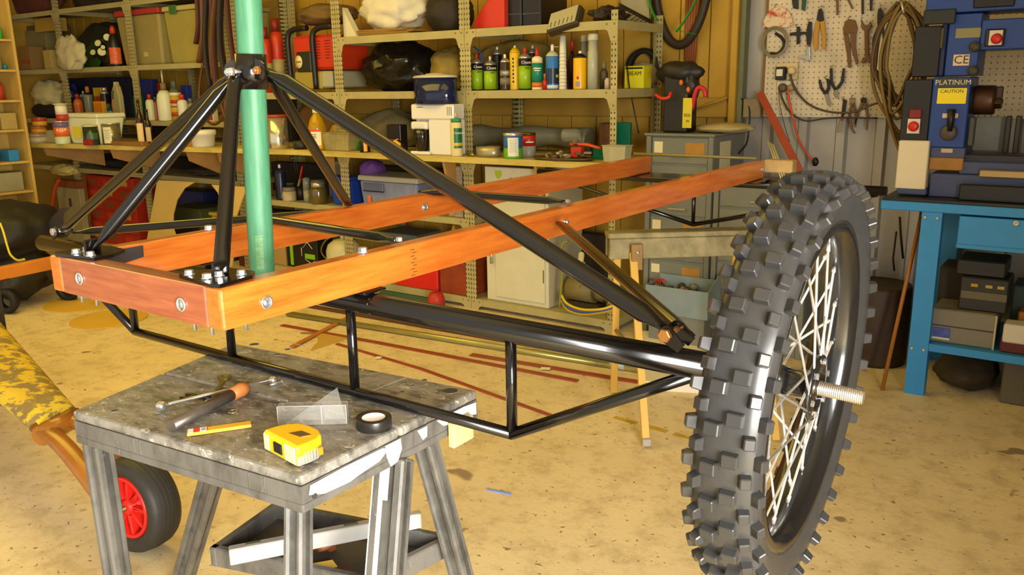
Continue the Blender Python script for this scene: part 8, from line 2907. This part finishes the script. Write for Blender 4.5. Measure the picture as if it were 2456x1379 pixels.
o, P, w_, H = bbox('tool_case', 'flat grey tool case with a blue label on the blue lower shelf', 'case', 2228, 2381, 748, sz1, YBF + 0.05, 0.22, C('taupe_grey_case', '77705f', 0.5))
mb = MB()
mb.lohi((P.x - w_ * 0.5, P.y - 0.1125, P.z + H * 0.50), (P.x + w_ * 0.5, P.y - 0.1105, P.z + H * 0.53))
mb.build('seam', C('case_seam', '2c281e', 0.6), o)
mb = MB()
mb.lohi((P.x - w_ * 0.46, P.y - 0.1128, P.z + H * 0.16), (P.x - w_ * 0.18, P.y - 0.1108, P.z + H * 0.45))
mb.build('label', C('blue_case_label', '46549a', 0.5, noise=0.4, scale=50), o)
mb = MB()
mb.lohi((P.x - w_ * 0.46, P.y - 0.1131, P.z + H * 0.10), (P.x - w_ * 0.18, P.y - 0.1109, P.z + H * 0.158))
mb.build('label_foot', C('pale_label', 'c9c6a8', 0.5), o)
for s_ in (-1, 1):
    mb = MB()
    mb.lohi((P.x + s_ * w_ * 0.497 - 0.004, P.y - 0.1135, P.z), (P.x + s_ * w_ * 0.497 + 0.004, P.y - 0.1105, P.z + H))
    mb.build('edge_trim', C('cream_trim', 'a99e78', 0.5), o)
ztc_ = P.z + H
o, P2, w2, H2 = bbox('black_case', 'black moulded case with brass latches stacked on the grey tool case', 'case', 2296, 2412, 668, ztc_, YBF + 0.09, 0.20, C('black_moulded', '2a261c', 0.5))
for u in (-0.2, 0.1, 0.34):
    mb = MB()
    mb.lohi((P2.x + u * w2 - 0.014, P2.y - 0.104, P2.z + H2 * 0.72), (P2.x + u * w2 + 0.014, P2.y - 0.1002, P2.z + H2 * 0.82), bev=0.001)
    mb.build('latch', brassy, o)
mb = MB()
mb.lohi((P2.x - w2 * 0.46, P2.y - 0.103, P2.z + H2 * 0.36), (P2.x + w2 * 0.48, P2.y - 0.1003, P2.z + H2 * 0.58))
mb.build('pale_band', C('khaki_band', '5f583c', 0.5), o)
o, P3, w3, H3 = bbox('black_case', 'sloping dark case on top of the latched case', 'case', 2292, 2410, 626, P2.z + H2 + 0.001, YBF + 0.11, 0.22, C('dark_grey_case', '232017', 0.5))
bbox('brown_box', 'dark brown box at the back of the blue lower shelf', 'box', 2240, 2300, 640, sz1, YBF + 0.32, 0.2, C('umber_box', '2f2616', 0.7))
o, P, w_, H = bbox('white_charger', 'white plastic charger on the blue lower shelf', 'charger', 2402, 2500, 783, sz1 + 0.045, YBF + 0.03, 0.1, C('charger_white', 'c9c0ae', 0.4))
bbox('maroon_box', 'maroon box under the white charger', 'box', 2396, 2500, 815, sz1, YBF + 0.035, 0.12, C('maroon_flat_box', '5a2018', 0.6))
bbox('amber_box', 'amber box behind the white charger', 'box', 2432, 2500, 752, sz1, YBF + 0.17, 0.1, C('amber_flat', 'b5701a', 0.5))
bbox('grey_green_case', 'grey green case at the right edge of the blue shelf', 'case', 2415, 2520, 690, sz1, YBF + 0.30, 0.2, C('teal_grey_case', '3f4a44', 0.6))
lump('floor_sack', 'dark sack on the floor under the blue bench', 'sack', 2225, 2380, 862, 0.0, YBF + 0.10, 0.4, C('umber_sack', '3a2e1a', 0.8), 111, 0.15, 1.6)
bbox('floor_box', 'dim grey box on the floor under the right of the blue bench', 'box', 2395, 2520, 875, 0.0, YBF + 0.10, 0.3, C('dim_grey_box', '5f5642', 0.7))
# broom stick leaning left of the bench, and dark drum by the wall
A, B = onY(2182, 640, 4.10), onY(2118, 925, 3.98)
d = (B - A).normalized()
B = A + d * (A.z / -d.z) * 0.998
mb = MB()
mb.tube([A - d * 0.35, B], 0.009, 8)
solo('broom_stick', mb, C('orange_stick', '9a6224', 0.5), 'thin orange-brown stick leaning on the blue bench leg', 'stick', origin=B)
DR = thing('dark_drum', onZ(2110, 880, 0.0), 'dark brown drum on the floor left of the blue bench', 'drum')
p = Vector((xat(2105, 4.42, 0.3), 4.42, 0.0))
H = zat(690, p.x, 4.30)
mb = MB()
mb.lathe(p, [(0, 0.0005), (0.15, 0.0005), (0.155, 0.02), (0.155, H - 0.02), (0.15, H), (0.13, H - 0.01), (0, H - 0.012)], 28)
mb.build('body', C('dark_umber_drum', '3a2818', 0.6, noise=0.2), DR)
mb = MB()
mb.tube([onY(2158, 520, 4.60), onY(2160, 560, 4.60), onY(2166, 620, 4.60)], 0.006, 6)
mb.tube([onY(2150, 555, 4.60), onY(2142, 620, 4.60), onY(2145, 650, 4.60)], 0.005, 6)
solo('wall_string', mb, C('dark_cord', '2f2416', 0.6), 'dark cord hanging on the grey wall behind the blue bench leg', 'cord', origin=onY(2158, 560, 4.60))
# ------------------------------------------------------------------ combination lathe and mill on the bench
LB = C('machine_blue', '1f3f86', 0.4, noise=0.08)
LBd = C('machine_blue_grey', '3d4568', 0.45, noise=0.1)
LT = thing('lathe_mill', (xat(2300, 4.25, bz1), 4.3, bz1 + 0.0105), 'blue combination lathe and milling machine on the blue bench', 'lathe')
zt_ = bz1 + 0.011


def mbox(nm, m_, x0, x1, y0_, y1_, Y, d_, bev=0.004, parent=None):
    a, b = onY(x0, y1_, Y), onY(x1, y0_, Y)
    xa, xb = xat(x0, Y, (a.z + b.z) / 2), xat(x1, Y, (a.z + b.z) / 2)
    mb = MB()
    mb.lohi((xa, Y, a.z), (xb, Y + d_, b.z), bev=bev)
    return mb.build(nm, m_, parent or LT)


YLF = 4.10
a = onY(2290, 455, YLF)
mb = MB()
mb.lohi((xat(2226, YLF, zt_), YLF, zt_), (0.7, YLF + 0.22, zat(418, xat(2300, YLF, 0.95), YLF)), bev=0.004)
mb.build('bed_base', LBd, LT)
mbox('bed_way', C('dark_way', '2c2a30', 0.4, metal=0.3), 2300, 2600, 378, 396, YLF + 0.02, 0.16)
mbox('bed_side', LBd, 2300, 2600, 397, 417, YLF + 0.005, 0.2)
mbox('lead_screw', C('brass_screw', 'a88a5a', 0.3, metal=0.6), 2348, 2600, 417, 425, YLF - 0.022, 0.02)
mbox('gearbox_plate', C('orange_brown_plate', '9a6a24', 0.5, noise=0.2), 2228, 2310, 379, 407, YLF - 0.006, 0.02)
hs = mbox('headstock', LB, 2231, 2321, 184, 353, YLF - 0.01, 0.24)
mbox('headstock_foot', LBd, 2231, 2315, 354, 378, YLF - 0.006, 0.22)
mbox('name_plate', C('black_name_plate', '3c382e', 0.4), 2251, 2322, 187, 209, YLF - 0.014, 0.0038, 0.0008)
p = onY(2286, 198, YLF - 0.0145)
text(LT, 'PLATINUM', 0.029, p, (1, 0, 0), (0, 0, 1), C('silver_letter', 'd6cfb4', 0.4), 0.0006)
mbox('caution_label', C('caution_yellow', 'ecd50c', 0.5), 2248, 2318, 211, 249, YLF - 0.0135, 0.003, 0.001)
p = onY(2283, 219, YLF - 0.0138)
text(LT, 'CAUTION', 0.020, p, (1, 0, 0), (0, 0, 1), prk, 0.0004)
for x0, x1 in ((2260, 2274), (2286, 2298)):
    mbox('indicator_plate', C('pinkish_plate', 'cfae9c', 0.4), x0, x1, 272, 283, YLF - 0.0135, 0.003, 0.0008)
mb = MB()
a, b = onY(2283, 262, YLF - 0.03), onY(2278, 315, YLF - 0.03)
mb.tube([a, a.lerp(b, 0.5), b], [0.016, 0.014, 0.010], 10)
mb.build('lever', C('black_lever', '12110f', 0.4), LT)
mb = MB()
p = onY(2276, 318, YLF - 0.0105)
mb.lathe(p, [(0.034, 0), (0.034, 0.012), (0.026, 0.020), (0, 0.022)], 24, (0, -1, 0))
mb.build('selector_knob', C('brown_knob', '4c423a', 0.5), LT)
mbox('data_plate', C('pale_data_plate', 'b3a27a', 0.5), 2257, 2285, 357, 366, YLF - 0.0098, 0.003, 0.0006)
# chuck and spindle
mb = MB()
p0, p1 = onY(2322, 240, YLF + 0.09), onY(2336, 240, YLF + 0.09)
mb.tube([(p0.x - 0.02, YLF + 0.09, p0.z), (p1.x + 0.005, YLF + 0.09, p0.z)], 0.060, 24)
mb.build('spindle_nose', C('dark_brown_spindle', '33261c', 0.4, metal=0.4), LT)
ck = C('oily_brown_chuck', '4a3222', 0.35, metal=0.5, noise=0.2)
mb = MB()
Rk = (onY(2340, 205, YLF + 0.09).z - onY(2340, 276, YLF + 0.09).z) / 2
xk0, xk1 = onY(2338, 240, YLF + 0.09).x, onY(2388, 240, YLF + 0.09).x
mb.lathe((xk0, YLF + 0.09, p0.z), [(0, 0), (Rk * 0.96, 0), (Rk, 0.006), (Rk, xk1 - xk0 - 0.01), (Rk * 0.94, xk1 - xk0), (0, xk1 - xk0)], 32, (1, 0, 0))
mb.build('chuck', ck, LT)
for k in range(3):
    a = radians(90 + 120 * k)
    mb = MB()
    cc_ = Vector((xk1 + 0.012, YLF + 0.09 + cos(a) * Rk * 0.5, p0.z + sin(a) * Rk * 0.5))
    mb.box(cc_, (0.026, 0.022, 0.05), Matrix.Rotation(-(a - pi / 2), 3, 'X'), bev=0.003)
    mb.build('chuck_jaw', ck, LT)
mbox('side_guard', C('grey_guard', '4d4a42', 0.5), 2322, 2336, 281, 350, YLF + 0.02, 0.05)
mbox('splash_plate', C('pale_grey_splash', '98998c', 0.5, noise=0.12), 2332, 2412, 280, 362, YLF + 0.30, 0.008)
for px in (2408, 2432):
    mbox('guide_post', C('dark_post', '3c362a', 0.45), px, px + 14, 278, 372, YLF + 0.22, 0.03)
mbox('saddle', C('black_saddle', '15130f', 0.4), 2300, 2600, 456, 480, YLF - 0.06, 0.03)
# white end cover and control box at the left
mbox('end_cover', C('white_cover', 'd6c8a8', 0.5), 2151, 2224, 338, 452, YLF - 0.03, 0.10)
mbox('end_cover_foot', LBd, 2150, 2222, 453, 465, YLF - 0.028, 0.10)
mbox('switch_box', C('black_switch_box', '1c1916', 0.5), 2163, 2231, 190, 337, YLF - 0.005, 0.14)
mbox('switch_plate', C('white_switch_plate', 'd8cbb4', 0.4), 2176, 2206, 285, 320, YLF - 0.012, 0.0065, 0.001)
mb = MB()
p = onY(2192, 303, YLF - 0.0125)
mb.lathe(p, [(0.020, 0), (0.022, 0.010), (0.014, 0.016), (0, 0.017)], 20, (0, -1, 0))
mb.build('stop_button', C('stop_red', 'c3221c', 0.4), LT)
mbox('red_guard', C('dull_red_guard', '7a1f1a', 0.5), 2180, 2210, 262, 284, YLF - 0.018, 0.0125)
# milling column and head
mbox('mill_column', LB, 2271, 2350, 30, 183, YLF + 0.02, 0.22)
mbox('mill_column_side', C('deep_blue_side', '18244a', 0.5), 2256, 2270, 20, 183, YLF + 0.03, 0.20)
mbox('mill_head', LB, 2222, 2600, -60, 34, YLF + 0.0, 0.26)
mbox('mill_head_front', LB, 2352, 2600, 35, 120, YLF + 0.01, 0.24)
mbox('motor_guard', C('dark_green_motor', '20241a', 0.5), 2214, 2292, 20, 60, YLF - 0.012, 0.011)
mbox('motor', C('black_motor', '1c1812', 0.5), 2190, 2255, 61, 185, YLF + 0.02, 0.18)
mbox('motor_fin', C('olive_fin', '5a5636', 0.5), 2256, 2262, 66, 116, YLF + 0.008, 0.02)
mbox('blank_plate', C('olive_gold_plate', '8a8050', 0.4), 2292, 2352, 66, 92, YLF + 0.0165, 0.0032, 0.0006)
mbox('ce_plate', C('cream_ce_plate', 'd6bd96', 0.5), 2286, 2325, 130, 158, YLF + 0.0165, 0.0032, 0.0006)
p = onY(2305.5, 144, YLF + 0.016)
text(LT, 'CE', 0.048, p, (1, 0, 0), (0, 0, 1), C('ce_dark', '3c342c', 0.5), 0.0006)
mbox('switch_frame', C('switch_frame', '241c20', 0.4), 2362, 2410, 68, 112, YLF - 0.004, 0.013)
mbox('switch_plate', MC['white_switch_plate'], 2372, 2404, 72, 109, YLF - 0.008, 0.0038, 0.0008)
mb = MB()
p = onY(2391, 93, YLF - 0.0085)
mb.lathe(p, [(0.019, 0), (0.021, 0.010), (0.013, 0.016), (0, 0.017)], 20, (0, -1, 0))
mb.build('stop_button', MC['stop_red'], LT)
mbox('vent_panel', C('black_vent', '17150f', 0.5), 2335, 2435, -20, 20, YLF - 0.006, 0.0055)
for px, py in ((2338, 112), (2334, 170)):
    mb = MB()
    p = onY(px, py, YLF - 0.02)
    mb.lathe((p.x, YLF + 0.019, p.z), [(0.016, 0), (0.018, 0.012), (0.022, 0.030), (0.016, 0.040), (0, 0.041)], 18, (0, -1, 0))
    mb.build('clamp_knob', C('dark_clamp_knob', '3a3a2a', 0.5), LT)
